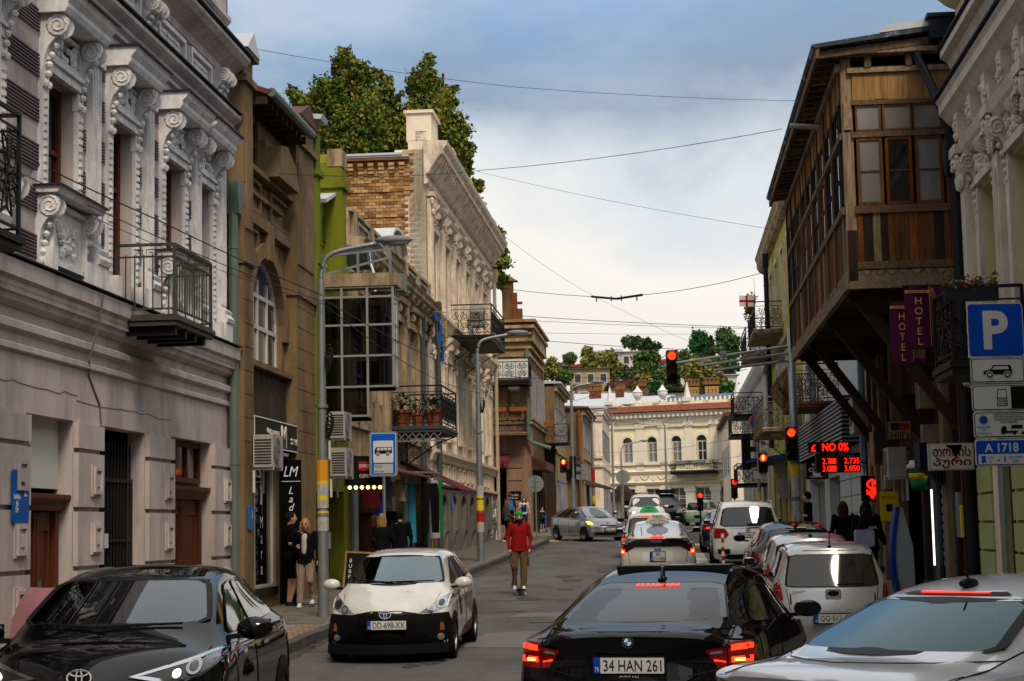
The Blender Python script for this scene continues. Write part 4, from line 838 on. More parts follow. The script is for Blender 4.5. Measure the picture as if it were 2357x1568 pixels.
b1=balcony(Fh,.35,2.3,1.5,8.95,10.0,'scroll',iron,iron,st=.25);q=MB();q.box(.4,2.25,-1.46,-1.45,9.0,9.95);q.build('white_screen',white,b1)
b2=balcony(Fh,-.9,2.05,1.2,6.4,7.5,'dense',iron,pinkish,brackets=False)
for i in range(3):
 t=thing('window_box',['terracotta trough of trailing green plants at the near end of the corner balcony','terracotta trough of green plants in the middle of the corner balcony','terracotta trough of green plants at the street end of the corner balcony'][i],'planter',FE.w(-.3+i*1.0,-1.2,7.42),AF,'planters on the corner house');q=MB();q.box(-.42,.42,-.1,.1,0,.2);q.build('trough',terracotta,t);f=MB()
 for k in range(90):
  p=Vector((random.uniform(-.42,.42),random.uniform(-.1,.1),random.uniform(.18,.34)));f.add([p,p+Vector((random.uniform(-.07,.07),random.uniform(-.07,.07),random.uniform(0,.09))),p+Vector((random.uniform(-.07,.07),random.uniform(-.07,.07),random.uniform(0,.07)))],[(0,1,2)])
 f.build('foliage',leaf_m[0],t)
q=MB();n_=8;q.prism([(0,5.4),(-.9,5.05),(-.92,5.0),(0,5.3)],'x',-1.1,1.15)
for i in range(n_):q.prism([(-1.1+i*.28,5.05),(-1.1+i*.28+.27,5.05),(-1.1+i*.28+.2,4.72),(-1.1+i*.28+.07,4.72)],'y',-.93,-.91)
q.build('awning',mat('faded_maroon_awning','#6d2d30',.85,.2,3,.1),Fh)
q=MB();q.box(1.05,1.65,-.08,-.03,3.1,3.55);o=q.build('name_board',black,Fh);fit_text('ბარი',.36,.12,sign_white,o,(1.35,-.09,3.36));fit_text('BAR',.3,.06,sign_white,o,(1.35,-.09,3.2))
q=MB();q.tube([(2.1,-.3,10.6),(2.1,-.3,6.1),(2.3,-.4,5.9),(3.2,-.5,5.6)],.1,8);q.build('downpipe',pipe_green,Fh)
q=MB();q.prism([(2.2,5.3),(2.9,5.0),(2.9,4.6),(2.2,4.6)],'y',.4,6);q.build('canopy',roof_rust,Fh)
q=MB()
for i in range(3):q.box(-.9,1.0,-.35-.3*i,0,1.3,1.9-.17*i)
q.build('door_step',base_stone,Fh)
q=MB()
for i in range(5):q.box(2.22,2.3,.6+i*1.7,.75+i*1.7,1.5,4.6)
tag(q.build('shop_grille',iron,Fh),kind='stuff')
def far_house(label,x,y,w,d,zt,m1,m2,ang=AF,win=True,roof=roof_white,wz=(6.5,8.3)):
 fr=Frame(x,y,ang);t=house(label,fr);z0=ground(y)-.3;q=MB();q.box(-6,w,0,d,z0,zt);q.build('wall',m1,t);q=MB();q.box(w-.01,w+.03,.02,d,z0,zt-.05);q.build('street_wall',m2,t)
 q=MB();q.prism([(-6.2,zt),(w+.45,zt),(w+.4,zt+.1),(-6.2,zt+.6)],'y',-.2,d+.1);q.build('roof',roof,t);q=MB();q.box(w,w+.35,0,d,zt-.2,zt-.02);q.box(w,w+.2,0,d,zt-.4,zt-.2);q.box(w,w+.12,0,d,wz[0]-.7,wz[0]-.5);q.build('cornice',m2,t)
 n=int(d/1.9)
 for i in range(n):
  for(a,b)in(wz,(wz[0]-4.2,wz[1]-4.0)):
   c=1+i*1.9;q=MB();frame_y=(w+.03,w+.1);q.box(*frame_y,c-.5,c-.38,a,b);q.box(*frame_y,c+.38,c+.5,a,b);q.box(*frame_y,c-.6,c+.6,b,b+.15);o=q.build('window',worn_b,t);g=MB();g.box(w+.03,w+.05,c-.38,c+.38,a,b);g.build('pane',glass_dark,o)
 return t,fr
g1,f1=far_house('brown house with dark boarded end and pale metal roof past the corner house',-1.5,95.8,3.75,9.5,9.6,wood_dark,worn)
q=MB();q.box(2.6,3.74,-.05,0,6.3,9.5);q.build('end_plaster',brown,g1)
balcony(g1,1.9,4.6,1.2,6.3,7.3,'dense',iron,iron,brackets=False)
tb=thing('window_box','terracotta trough of red flowers on the brown house balcony','planter',f1.w(3.2,-1.2,7.2),AF,'planters on the brown house');q=MB();q.box(-.6,.6,-.1,.1,0,.2);q.build('trough',terracotta,tb);q=MB();relief(q,-.6,.6,.2,.34,0,40,0,.06);q.build('foliage',leaf_m[3],tb)
g2,f2_=far_house('low brown house with sagging eaves further down the left side',.6,106.2,3.6,11,8.9,brown,worn,roof=roof_rust)
q=MB();q.tube([(3.4,-.3,2),(3.4,-.3,8.8)],.09,6);q.build('downpipe',plain('rust_pipe','#7a4a2c',.7),g2)
q=MB();q.prism([(3.6,4.6),(5.2,4.1),(5.2,4.0),(3.6,4.3)],'y',.5,5);q.build('awning',plain('grey_awning','#4a4a4a',.8),g2)
q=MB();q.prism([(1.6,5.7),(3.5,5.7),(3.9,5.2),(1.2,5.2)],'y',-.9,0);q.build('canopy',roof_rust,g2)
g3,f3_=far_house('weathered cream house at the far end of the left side',3.0,121,3.1,14,9.9,cream,cream,win=True,roof=roof_white)
for z in(9.0,9.4,5.8,6.4):q=MB();q.box(-6,3.2,-.15,0,z,z+.18);q.build('string_course',cream_t,g3)
q=MB();q.box(1.7,2.7,-.1,0,6.6,8.9);q.box(1.9,2.5,-.14,-.1,6.8,8.6,1);q.build('pilaster_panel',[cream_t,worn],g3)
# ------------------------------------------------------------------ end of the street: yellow building
FY=Frame(7.9,150,math.radians(-24))
zd=lambda x,y,off=0:FY.P((2000+x*.4464)*.6138,(1200+y*.4464)*.6138,off)
Yh=house('pale yellow two storey building with arched windows closing the street',FY)
yel=mat('pale_yellow','#f2e2bd',.85,.05,1,.08,40,dirt='#bfa878',damt=.3,dscale=(1,1,.3));ytr=mat('yellow_trim','#e2d8c2',.85,.06,3,.08,40)
UR=zd(1830,1100)[0];zb=ground(150)-.3;zpar=zd(640,715)[1];zco=zd(640,800)[1];zlg=zd(640,1300)[1];zlg2=zd(640,1390)[1]
cx=[zd(x,1100)[0]for x in(795,1000,1205,1417,1632)];cx.append(2*cx[-1]-cx[-2]);aw_=(zd(1040,1100)[0]-zd(955,1100)[0]);zs0=zd(795,1205)[1];zat=zd(795,990)[1]
gw=[zd(x,1500)[0]for x in(800,1015,1220,1435,1640)];gw.append(2*gw[-1]-gw[-2]);gzt=zd(1220,1405)[1];gzb=zd(1220,1700)[1]
m=MB();wall(m,0,UR,zlg,zco,[(c-aw_/2,c+aw_/2,zs0,zat,.25)for c in cx],dep=.25)
for c in cx:arch_fill(m,c-aw_/2,c+aw_/2,zat-aw_/2,zat+.005,0,.24)
wall(m,0,UR,zb,zlg,[(c-.75,c+.75,gzb,gzt,.25)for c in gw],dep=.25);shell(m,0,UR,zb,zco,.5,9);m.build('wall',yel,Yh)
for i,c in enumerate(cx):
 window(Yh,c-aw_/2,c+aw_/2,zs0,zat-aw_/2,.2,pvc,glass_dark if i==3 else glass_pale,2,2,.12)
 q=MB();q.prism(arch_pts(c-aw_/2,c+aw_/2,zat-aw_/2,12),'y',.2,.22);q.build('fanlight',glass_dark,Yh)
 s=MB();arch_band(s,c-aw_/2,c+aw_/2,zat-aw_/2,.25,-.1,0);s.box(c-aw_/2-.3,c-aw_/2,-.1,0,zs0,zat-aw_/2);s.box(c+aw_/2,c+aw_/2+.3,-.1,0,zs0,zat-aw_/2);s.box(c-1.5,c+1.5,-.2,0,zs0-.2,zs0)
 if i==1:s.prism([(c-1.6,zat+.9),(c+1.6,zat+.9),(c,zat+1.55)],'y',-.2,0);s.prism([(c-1.2,zat+1.0),(c+1.2,zat+1.0),(c,zat+1.4)],'y',-.22,-.19,0)
 else:arch_band(s,c-1.3,c+1.3,zat+.85,.3,-.22,0,0,.55);s.box(c-1.6,c+1.6,-.18,0,zat+.75,zat+.92)
 s.build('window_surround',ytr,Yh)
for i,c in enumerate(gw):
 if i==0:q=MB();q.box(c-.75,c+.75,.15,.25,gzb,gzt);q.build('door',plain('brown_door','#4a2a22',.6),Yh);continue
 window(Yh,c-.75,c+.75,gzb,gzt,.2,pvc,plain('green_glass_%d'%i,'#59685a',.2),2,2,.14,[gzt-.25*(gzt-gzb)])
for u in[c+(cx[1]-cx[0])/2 for c in cx]+[.5]:
 q=MB();q.box(u-.35,u+.35,-.1,0,zlg+.3,zco-.9);q.box(u-.45,u+.45,-.16,0,zco-1.3,zco-.9);q.box(u-.4,u+.4,-.1,0,zb,zlg2-.1);q.box(u-.5,u+.5,-.18,0,zlg2-.7,zlg2-.3);q.build('pilaster',ytr,Yh)
for prof in([(.02,zlg-.1),(.15,zlg),(.25,zlg+.15),(.02,zlg+.3)],[(.02,zlg2-.1),(.2,zlg2),(.3,zlg2+.15),(.02,zlg2+.22)],[(.02,zco-.9),(.1,zco-.85),(.1,zco-.5),(.5,zco-.35),(.5,zco-.1),(.8,zco),(.02,zco+.1)]):
 q=MB();mould(q,0,UR,prof);q.build('cornice',ytr,Yh)
q=MB()
for i in range(int(UR/.42)):q.box(i*.42,i*.42+.2,-.62,-.45,zco-.4,zco-.1)
tag(q.build('dentil',ytr,Yh),kind='stuff')
for z in(zb+1.0,zb+1.9,zb+2.8):q=MB();q.box(0,UR,-.03,0,z,z+.05);q.build('band',ytr,Yh)
for u in np.arange(1.2,UR,1.55):
 q=MB();q.prism(disc(.2,12,u,(zlg+zlg2)/2+.05),'y',-.08,0);q.build('medallion',ytr,Yh);q=MB();q.tube([(u+.35+.8*i/8,-.06,(zlg+zlg2)/2+.3-.35*math.sin(PI*i/8))for i in range(9)],.05,4);q.build('garland',ytr,Yh)
q=MB();q.prism([(-.85,zco+.1),(0,zco+.75),(0,zco+.05)],'x',0,UR);q.build('eave_roof',mat('rust_eave','#7a4632',.7,.25,3,.1),Yh)
m=MB();m.box(0,UR,-.1,.25,zco+.55,zco+.85);m.box(0,UR,-.15,.3,zpar-.3,zpar);m.box(0,UR,.1,.2,zco+.85,zpar-.3)
for u in np.arange(0,UR,(cx[1]-cx[0])):m.box(u,u+.6,-.15,.3,zco+.55,zpar+.04)
m.build('parapet',yel,Yh);bl=MB();bl.lathe([(.07,0),(.12,.12*(zpar-zco)),(.05,.4*(zpar-zco)),(.1,zpar-zco-1.15)],(0,0,0),6);blm=bl.mesh('baluster',ytr)
for u in np.arange(.8,UR,.4):link('baluster',blm,Yh,(u,.02,zco+.85))
for x in(640,1290,1712):
 u,z=zd(x,690);q=MB();q.box(u-.36,u+.36,-.26,.46,zpar,zpar+.3);q.lathe([(.34,zpar+.3),(.03,zpar+1.65)],(u,.1,0),4);q.build('obelisk',plain('obelisk_white_%d'%x,'#d8d4cc',.7),Yh)
for x in(875,1085):
 u,z=zd(x,690);q=MB();q.lathe([(r_*.62,zpar+z_*.55)for r_,z_ in((.4,0),(.42,.2),(.14,.4),(.5,.9),(.72,1.4),(.66,1.7),(.8,1.8),(.5,2.0),(.25,2.4),(.1,2.7),(.02,2.8))],(u,.1,0),12);q.build('urn',white_trim,Yh,angle=40)
m=MB();m.prism([(.3,zpar-.3),(6,zpar+.75),(9,zpar+.3),(9,zpar-.4)],'x',3.4,UR);m.build('roof',roof_rust,Yh);m=MB();m.prism([(.3,zpar-.3),(9,zpar+1.3),(12,zpar-.4)],'x',-8,3.4);m.build('side_roof',roof_white,Yh)
for i in range(11):
 u=5.2+i*1.62
 if u>UR-1.5:break
 sp=thing('solar_panel',['leftmost solar panel of the row on the rust red roof, nearest the urn','second solar panel from the left on the rust red roof','middle solar panel behind the middle obelisk','fourth solar panel from the left on the rust red roof','fifth solar panel from the left on the rust red roof','sixth solar panel from the left on the rust red roof','solar panel nearest the right hand obelisk'][min(i,6)],'solar panel',FY.w(u,2.2,zpar+.08),FY.a,'solar panels in a row on the roof');q=MB();q.prism([(0,0),(2.8,.75),(2.8,.81),(0,.06)],'x',-.75,.75);q.build('cells',plain('solar_blue','#1b2740',.15)if i==0 else MATS['solar_blue'],sp)
 q=MB()
 for s_ in(-.77,.77,0):q.prism([(0,.05),(2.8,.8),(2.8,.84),(0,.09)],'x',s_-.03,s_+.03)
 q.build('rim',steel,sp)
def chimney(x0,x1,yb,yt,Y,label):
 a=at((2000+x0*.4464)*.6138,(1200+yb*.4464)*.6138,Y);b=at((2000+x1*.4464)*.6138,(1200+yt*.4464)*.6138,Y);t=thing('chimney',label,'chimney',(a.x,Y,a.z-2.5));w=b.x-a.x;h=b.z-a.z+2.5;q=MB()
 q.box(.02,w-.02,.02,w*.7,0,h-.6);q.build('core',mortar,t);s=MB();rows=int((h-.5)/.28)
 for r in range(rows):
  for k in range(4):s.box(k*w/4+.02+(.06 if r%2 else 0)*(k>0),(k+1)*w/4-.01,-random.uniform(0,.03),w*.7,r*.28,r*.28+.25)
 tag(s.build('brickwork',red_brick if x0<1000 else bricks[1],t),kind='stuff');c=MB();c.box(-.1,w+.1,-.12,w*.8,h-.5,h-.25)
 for k in range(4):c.box(.02+k*w/3.6,.02+k*w/3.6+.25,-.05,w*.7,h-.25,h)
 c.box(-.08,w+.08,-.1,w*.8,h,h+.15);c.build('cap',bricks[3],t)
chimney(1285,1390,615,510,158,'pale brick chimney with pot slots, left of the pair over the solar panels');chimney(1440,1555,610,495,157,'pale brick chimney with pot slots, right of the pair over the solar panels')
chimney(470,570,612,555,172,'squat red brick chimney above the pale metal roof');chimney(690,762,600,545,175,'red brick chimney in front of the maroon roofed house');chimney(888,942,580,515,176,'slim red brick chimney near the urn')
bY=balcony(Yh,zd(1195,1290)[0],zd(1555,1270)[0],1.3,zlg+.05,zd(1195,1190)[1],'scroll',iron,iron,st=.25,brackets=False)
for x in(1300,1405):u=zd(x,1190)[0];q=MB();q.box(u-.8,u+.8,-1.5,-1.2,zd(1195,1215)[1],zd(1195,1190)[1]);q.build('planter_trough',grey,bY)
q=MB();q.tube([(.2,-.3,zlg-.2),(.2,-.3,zco-.4)],.16,8);q.build('downpipe',plain('brown_pipe','#3a2622',.6),Yh)
mn=MB();u=gw[0];mn.prism([(u-1.7,gzb+2.1),(u-.2,gzb+3.2),(u+1.2,gzb+2.1),(u+1.2,gzb+1.9),(u-1.7,gzb+1.9)],'y',-1.6,0);mn.build('porch_roof',wood_dark,Yh)
q=MB()
for i in range(20):q.lathe([(.1,0),(.16,.3),(.08,.6),(.12,.95)],(zd(1380,1800)[0]+i*.4,-1.5,zb+.3),6)
q.box(zd(1380,1800)[0]-.2,zd(1380,1800)[0]+8,-1.65,-1.35,zb+1.25,zb+1.45);tag(q.build('terrace_balustrade',ytr,Yh),kind='stuff')
# ------------------------------------------------------------------ hill with houses, trees
def hillz(x,y):
 z=float(np.interp(y,[182,205,345,480],[2.6,12.5,28.5,30]));t=min(1,max(0,(y-185)/60))
 side=min(1,max(0,(x+60)/70))*min(1,max(0,(240-x)/120));return z*(.55+.45*side)+noise.noise((x*.03,y*.03,1))*1.6*t
hl=mat('hill_ground','#4d5230',.95,.3,.12,.3,2,dirt='#6d6448',damt=.5,dscale=(.08,.08,.08))
sheet('hill',list(np.arange(-200,301,10.0)),list(np.arange(182,480,8.0)),hl,.05,zf=hillz)
def leaf_tree(name,label,base,h,lobes,n,size,mats,trunk=.2,group=None,cat='tree',seed=1,limbs=6,flat=1.0):
 r=np.random.default_rng(seed);t=thing(name,label,cat,base,0,group);V=[];Fc=[];Mi=[]
 vol=np.array([l[3]*l[4]*l[5]for l in lobes])**.7;vol/=vol.sum()
 for li,l in enumerate(lobes):
  k=max(6,int(n*vol[li]));nc=max(4,k//26);d=r.normal(size=(nc,3));d/=np.linalg.norm(d,axis=1)[:,None];rad=r.uniform(.4,1.12,nc)[:,None]
  cen=np.array(l[:3])+d*rad*np.array(l[3:6]);cs=r.uniform(.08,.3,nc)*min(l[3],l[5])+size*.8;cm=r.integers(0,len(mats),nc)
  ci=r.integers(0,nc,k);p=cen[ci]+r.normal(size=(k,3))*cs[ci][:,None]*np.array([.55,.55,.5]);a=r.normal(size=(k,3));a/=np.linalg.norm(a,axis=1)[:,None];b=np.cross(a,r.normal(size=(k,3)));b/=np.linalg.norm(b,axis=1)[:,None];s=size*r.uniform(.6,1.25,k)[:,None]
  c=np.cross(a,b)*.25
  q=np.stack([p-a*s,p-b*s*.62+c*s,p+a*s,p+b*s*.62+c*s],1);V.append(q.reshape(-1,3));Mi.append(np.where(r.random(k)<.35,r.integers(0,len(mats),k),cm[ci]))
 V=np.concatenate(V);Mi=np.concatenate(Mi);m=len(V)//4;me=bpy.data.meshes.new('crown');me.vertices.add(m*4);me.vertices.foreach_set('co',V.ravel().astype(np.float32));me.loops.add(m*4);me.loops.foreach_set('vertex_index',np.arange(m*4,dtype=np.int32));me.polygons.add(m);me.polygons.foreach_set('loop_start',np.arange(0,m*4,4,dtype=np.int32));me.polygons.foreach_set('material_index',Mi.astype(np.int32))
 for x in mats:me.materials.append(x)
 me.update();me.validate();link('crown',me,t)
 q=MB();top=max(l[2]for l in lobes);q.tube([(0,0,-.5),(.02*h,0,top*.35),(0,.01*h,top*.75),(.01*h,0,top)],[trunk,trunk*.8,trunk*.5,trunk*.15],7)
 for i in range(limbs):
  l=lobes[i%len(lobes)];z0=top*(.3+.5*i/limbs);q.tube([(0.01*h,0,z0),((l[0]+r.uniform(-.5,.5)*l[3])*.5,(l[1])*.5,(z0+l[2])/2),(l[0]+r.uniform(-.4,.4)*l[3],l[1]+r.uniform(-.4,.4)*l[4],l[2]+r.uniform(-.2,.4)*l[5])],[trunk*.45,trunk*.3,trunk*.08],5)
 q.build('trunk',MATS['dark_wood'],t);return t
lf=lambda n,c:mat('foliage_'+n,c,.6,.3,.6,0,30,spec=.25)
plane_m=[lf('a','#53671c'),lf('b','#6a7220'),lf('c','#3c4e16'),lf('d','#827422'),lf('e','#4a5d1a')]
def lobes_px(spec,Y,base,dy=.8):
 """crown lobes from outlines seen in the street view, given real depth"""
 out=[]
 for(x,y,rx,ry)in spec:
  p=at(x,y,Y);k=Y/FOC;out.append((p.x-base[0],random.uniform(-1,1)*rx*k*.4,p.z-base[2],rx*k,rx*k*dy,ry*k))
 return out
PB=((-8.6,84,ground(84)),(-5.6,86,ground(86)),(-3.4,85,ground(85)))
leaf_tree('plane_tree','tallest yellowing plane tree behind the brick end wall',PB[0],25,lobes_px([(790,150,26,45),(780,230,60,70),(835,190,32,50),(760,320,55,70),(830,300,60,80),(800,400,90,60),(725,230,20,30),(740,330,35,45)],84,PB[0]),26000,.135,plane_m,.45,'plane trees behind the cream house',seed=3,limbs=10)
leaf_tree('plane_tree','slim middle plane tree between its taller neighbours',PB[1],20,lobes_px([(880,210,24,42),(885,290,38,60),(880,380,48,60),(895,450,50,60),(922,300,28,55),(915,370,40,60),(912,250,16,34),(905,330,30,60),(930,350,26,50)],86,PB[1]),16000,.135,plane_m,.35,'plane trees behind the cream house',seed=4)
leaf_tree('plane_tree','plane tree leaning over the far cornice of the cream house',PB[2],22,lobes_px([(990,170,24,42),(975,220,42,55),(1000,290,60,60),(960,320,45,60),(1032,240,22,45),(1045,330,40,55),(1065,365,26,45),(1010,400,60,60),(1098,428,18,14),(1085,500,30,40),(1150,590,22,48),(1148,540,12,22),(1155,640,12,18)],85,PB[2]),21000,.135,plane_m,.4,'plane trees behind the cream house',seed=5,limbs=12)
PB3=(-10.5,82,ground(82));leaf_tree('plane_tree','small leafy treetop peeping over the brown house roof',PB3,20,lobes_px([(672,212,16,14),(690,228,20,14),(645,236,10,10)],82,PB3),420,.17,plane_m,.3,'plane trees behind the cream house',seed=6)
zdw=lambda x,y,Y:at((2000+x*.4464)*.6138,(1200+y*.4464)*.6138,Y)
dk=[lf('dk1','#2e4622'),lf('dk2','#3a5426'),lf('dk3','#273e22')];md=[lf('md1','#48602a'),lf('md2','#566a2e'),lf('md3','#3a5024')];ol=[lf('ol1','#7d7a38'),lf('ol2','#8a8040'),lf('ol3','#676b30')];br=[lf('br1','#2c5c2c'),lf('br2','#366830'),lf('br3','#244e28')]
def hill_tree(label,blobs,Y,mats,n,size=.36,name='hill_tree',yb=620):
 x=sum(b[0]for b in blobs)/len(blobs);p=zdw(x,max(b[1]+b[3]for b in blobs)+45,Y);base=(p.x,Y,p.z);k=Y/FOC*.4464*.6138;lb=[]
 for(bx,by_,rx,ry)in blobs:
  q=zdw(bx,by_,Y);lb.append((q.x-base[0],random.uniform(-.5,.5)*rx*k,q.z-base[2],rx*k,rx*k*.8,ry*k))
 leaf_tree(name,label,base,10,lb,int(n*1.7),size,mats,.3,'trees on the hillside',seed=int(x)%97,limbs=7)
hill_tree('dark flat topped pine above the white hill house',[(800,180,55,40),(870,190,60,50),(950,210,55,40),(1010,230,50,40),(960,180,25,30)],345,dk,2600)
hill_tree('broad mid green tree right of the white hill house',[(900,330,60,60),(980,330,70,65),(940,420,80,60),(1010,420,60,60)],320,md,3000)
hill_tree('thin olive tree in front of the white hill house',[(455,260,40,30),(450,330,40,60),(500,370,60,60),(580,350,70,60),(640,330,50,50),(680,370,45,60),(560,460,90,60)],290,ol,3000,.45)
hill_tree('bright green round tree left of the cypress',[(1390,170,60,65),(1360,230,50,55),(1430,240,50,60),(1395,290,50,30)],350,br,2600)
hill_tree('tall narrow cypress on the skyline',[(1493,170,10,45),(1495,240,16,60),(1497,310,20,60)],345,dk,1300,.35,'cypress')
hill_tree('large dark tree right of the cypress on the skyline',[(1610,130,60,55),(1650,180,75,70),(1590,240,60,70),(1670,270,55,60)],340,[lf('gd1','#436334'),lf('gd2','#37552c'),lf('gd3','#4f703a')],3200)
hill_tree('wide olive green tree behind the brick chimneys',[(1330,440,70,70),(1420,410,80,70),(1500,440,80,70),(1420,520,120,70),(1560,520,60,60)],270,ol,3400,.42)
hill_tree('dark green trees below the cypress',[(1250,330,60,60),(1340,350,60,50),(1560,370,90,50),(1650,400,80,50)],310,md,2400)
hill_tree('little round tree standing alone near the left rooftops',[(310,320,40,30),(290,330,28,22)],330,md,700,.4)
hill_tree('pale bushy tree at the left end of the hillside',[(150,400,45,70),(120,440,40,50),(190,430,40,50)],300,ol,1500)
hill_tree('green shrub between the left hill houses',[(270,475,50,35),(230,490,40,25)],280,md,900)
hill_tree('yellow green shrub by the slim chimney',[(920,500,50,40),(880,540,50,40)],230,ol,1000,.35)
hill_tree('green bush below the right hand obelisk',[(1620,570,60,25),(1560,590,40,20),(1040,560,50,40)],215,br,800,.35)
hill_tree('dark undergrowth between the hill houses',[(780,450,80,60),(1100,470,60,70),(1180,520,60,60),(620,540,80,40),(1230,430,50,60)],300,md,2600)
def hill_house(label,x0,x1,yr,yb,Y,wallm,roofm,rise=18,wins=2,depth=8,skew=0):
 a=zdw(x0,yb,Y);b=zdw(x1,yr,Y);w=b.x-a.x;h=b.z-a.z+3;t=thing('hill_house',label,'house',(a.x,Y,a.z-3),0,'houses on the hillside');q=MB();q.box(0,w,0,depth,0,h);q.build('wall',wallm,t);rr=rise*Y/FOC*.274
 q=MB();q.prism([(-.5,h),(w+.5,h),(w*(.5+skew)+.1,h+rr),(w*(.5+skew)-.1,h+rr)]if rr>1.2 else[(-.5,h),(w+.5,h),(w+.4,h+rr),(-.4,h+rr*.5)],'y',-.6,depth+.4);q.build('roof',roofm,t)
 for i in range(wins):
  u=w*(i+.5)/wins;f=MB();frame_box(f,u-.6,u+.6,h-2.4,h-.8,.1,-.06,.02);o=f.build('window',white,t);g=MB();g.box(u-.5,u+.5,-.03,.01,h-2.3,h-.9);g.build('pane',glass_dark,o)
 return t
hw=mat('hill_white','#c5c2bb',.85,.08,.6,.1,10);ht=mat('hill_tan','#a08a6a',.9,.12,.5,.1,10);hg=mat('hill_grey','#6e6c66',.9,.12,.6,.1,10);mar=mat('maroon_roof','#5a2c2c',.8,.15,1,.1);pk=mat('pink_roof','#a8363f',.8,.12,1,.1);rd=mat('red_tile_roof','#8a3a28',.85,.2,1.2,.2)
hill_house('white house with grey roof high on the hill',520,730,270,400,335,hw,roof_white,26,2);hill_house('long white flat roofed house joining the grey roofed one',730,935,265,340,338,hw,hw,3,2)
hill_house('wide tan house in the middle of the hillside',320,640,405,515,285,ht,hg,5,3);hill_house('tan block behind the olive tree',640,880,440,520,300,ht,hg,4,2);hill_house('maroon roofed cottage behind the chimneys',650,850,555,620,230,worn,mar,60,1,skew=.1)
hill_house('grey house at the left end of the hill',190,275,390,480,310,hg,hg,8,1);hill_house('low house with red tiled roof on the left',330,415,395,430,325,ht,rd,30,1);hill_house('house with pink red roof beside the traffic light',1065,1310,352,430,325,hw,pk,42,3);hill_house('white shed at the right of the hillside',1590,1710,462,510,290,hw,roof_white,6,1)
hill_house('small tan house with white window left of the chimneys',370,480,545,640,205,ht,hg,5,1);hill_house('dark roofed house below the skyline pine',1230,1320,275,320,352,hw,hg,10,1);hill_house('pink roofed house far left on the hill',190,330,362,400,345,hw,pk,8,1);hill_house('red roofed shed behind the right chimney',1600,1700,540,580,240,hw,pk,14,1);hill_house('house half hidden by trees right of the cypress',1390,1480,330,370,335,ht,mar,30,1)
br_=thing('metal_roofed_house','house with large pale metal roof beside the yellow building','house',(9,178,ground(178)));a=zdw(400,720,178);b=zdw(840,600,178);q=MB();q.box(a.x-9,b.x-9,0,10,0,a.z-ground(178));q.build('wall',ht,br_);q=MB();q.prism([(-.6,a.z-ground(178)-.2),(6,b.z-ground(178)+.3),(11,a.z-ground(178))],'x',a.x-9.5,b.x-8.6);q.build('roof',roof_white,br_)
# ------------------------------------------------------------------ right 1: cream hotel
R1=house('cream hotel with scrolled capitals and pale green rusticated ground floor, nearest on the right',FR)
hc=mat('hotel_cream','#d8c59c',.85,.06,1.5,.06,50,dirt='#a8987a',damt=.3,dscale=(2,2,.6));ht_=mat('hotel_trim','#cfc4b2',.85,.08,3,.12,40,dirt='#8d8271',damt=.4,dscale=(5,5,2));hgn=mat('hotel_green','#a8b174',.85,.06,2,.08,40)
rw=[(2.35+2.25*i,3.5+2.25*i)for i in range(6)]
m=MB();wall(m,.95,18,4.0,10.5,[(a,b,4.1,6.45,.4)for a,b in rw]);wall(m,.95,18,0,4.0,[(2.75,3.62,.1,2.75,.3),(7.2,8.3,.1,2.75,.3)],m=1);shell(m,.95,18,0,10.4,.9,9);m.box(.9,.95,0,9,0,10.5);m.build('wall',[hc,hgn],R1)
q=MB();mould(q,.9,18,[(.02,7.5),(.07,7.54),(.09,7.64),(.19,7.72),(.27,7.82),(.32,7.86),(.32,8.0),(.36,8.06),(.02,8.1)]);mould(q,.9,18,[(.02,8.5),(.1,8.54),(.16,8.68),(.26,8.74),(.26,8.84),(.02,8.88)]);mould(q,.9,18,[(.02,9.5),(.14,9.56),(.3,9.7),(.36,9.84),(.02,9.9)]);mould(q,.9,18,[(.02,3.7),(.14,3.76),(.2,3.9),(.02,3.98)]);q.build('cornice',ht_,R1)
q=MB();q.box(.9,18,-.4,0,8.1,8.13);q.box(.9,18,-.3,0,8.88,8.9);q.build('flashing',lead,R1)
for i,(a,b)in enumerate(rw):
 s=MB();s.box(a-.22,a,-.07,0,4.1,6.5);s.box(b,b+.22,-.07,0,4.1,6.5);s.box(a-.25,b+.25,-.1,0,6.5,6.62);mould(s,a-.4,b+.4,[(.02,6.95),(.13,7.0),(.2,7.1),(.24,7.24),(.02,7.3)])
 relief(s,a,b,6.62,6.95,-.06,24,0,.1)
 for uu in(a-.14,b+.14):corbel(s,uu,6.1,7.0,.2,.24)
 s.build('window_surround',ht_,R1);window(R1,a,b,4.1,6.45,.36,wood_door,glass_dark,2,2,.08,[5.8])
 q=MB();u=(b+rw[i][0]+2.25)/2-.17;q.box(u,u+.34,-.13,0,4.1,6.6)
 for k in range(3):q.box(u+.05+k*.09,u+.09+k*.09,-.15,-.13,4.5,6.4)
 q.box(u-.06,u+.4,-.2,0,4.1,4.4);q.box(u-.08,u+.42,-.26,0,7.1,7.24);relief(q,u,u+.34,6.65,7.1,-.15,20,0,.12)
 for sx in(0,.34):q.tube([(u+sx+a_,-.22,7.0+b_)for a_,b_ in spiral(0,0,.12,.02,1.8,PI/2,16,1 if sx else-1)],.032,5);q.tube([(u+sx+a_*.8,-.17,6.72+b_*.8)for a_,b_ in spiral(0,0,.1,.02,1.6,-PI/2,12,-1 if sx else 1)],.026,5)
 q.box(u-.05,u+.39,-.2,0,7.3,7.5);q.build('pilaster',ht_,R1)
for u in(1.35,):
 q=MB();q.box(u,u+.34,-.13,0,4.1,6.6);q.box(u-.08,u+.42,-.26,0,7.1,7.24);relief(q,u,u+.34,6.65,7.1,-.15,20,0,.12)
 for sx in(0,.34):q.tube([(u+sx+a_,-.22,7.0+b_)for a_,b_ in spiral(0,0,.12,.02,1.8,PI/2,16,1 if sx else-1)],.032,5)
 q.build('pilaster',ht_,R1)
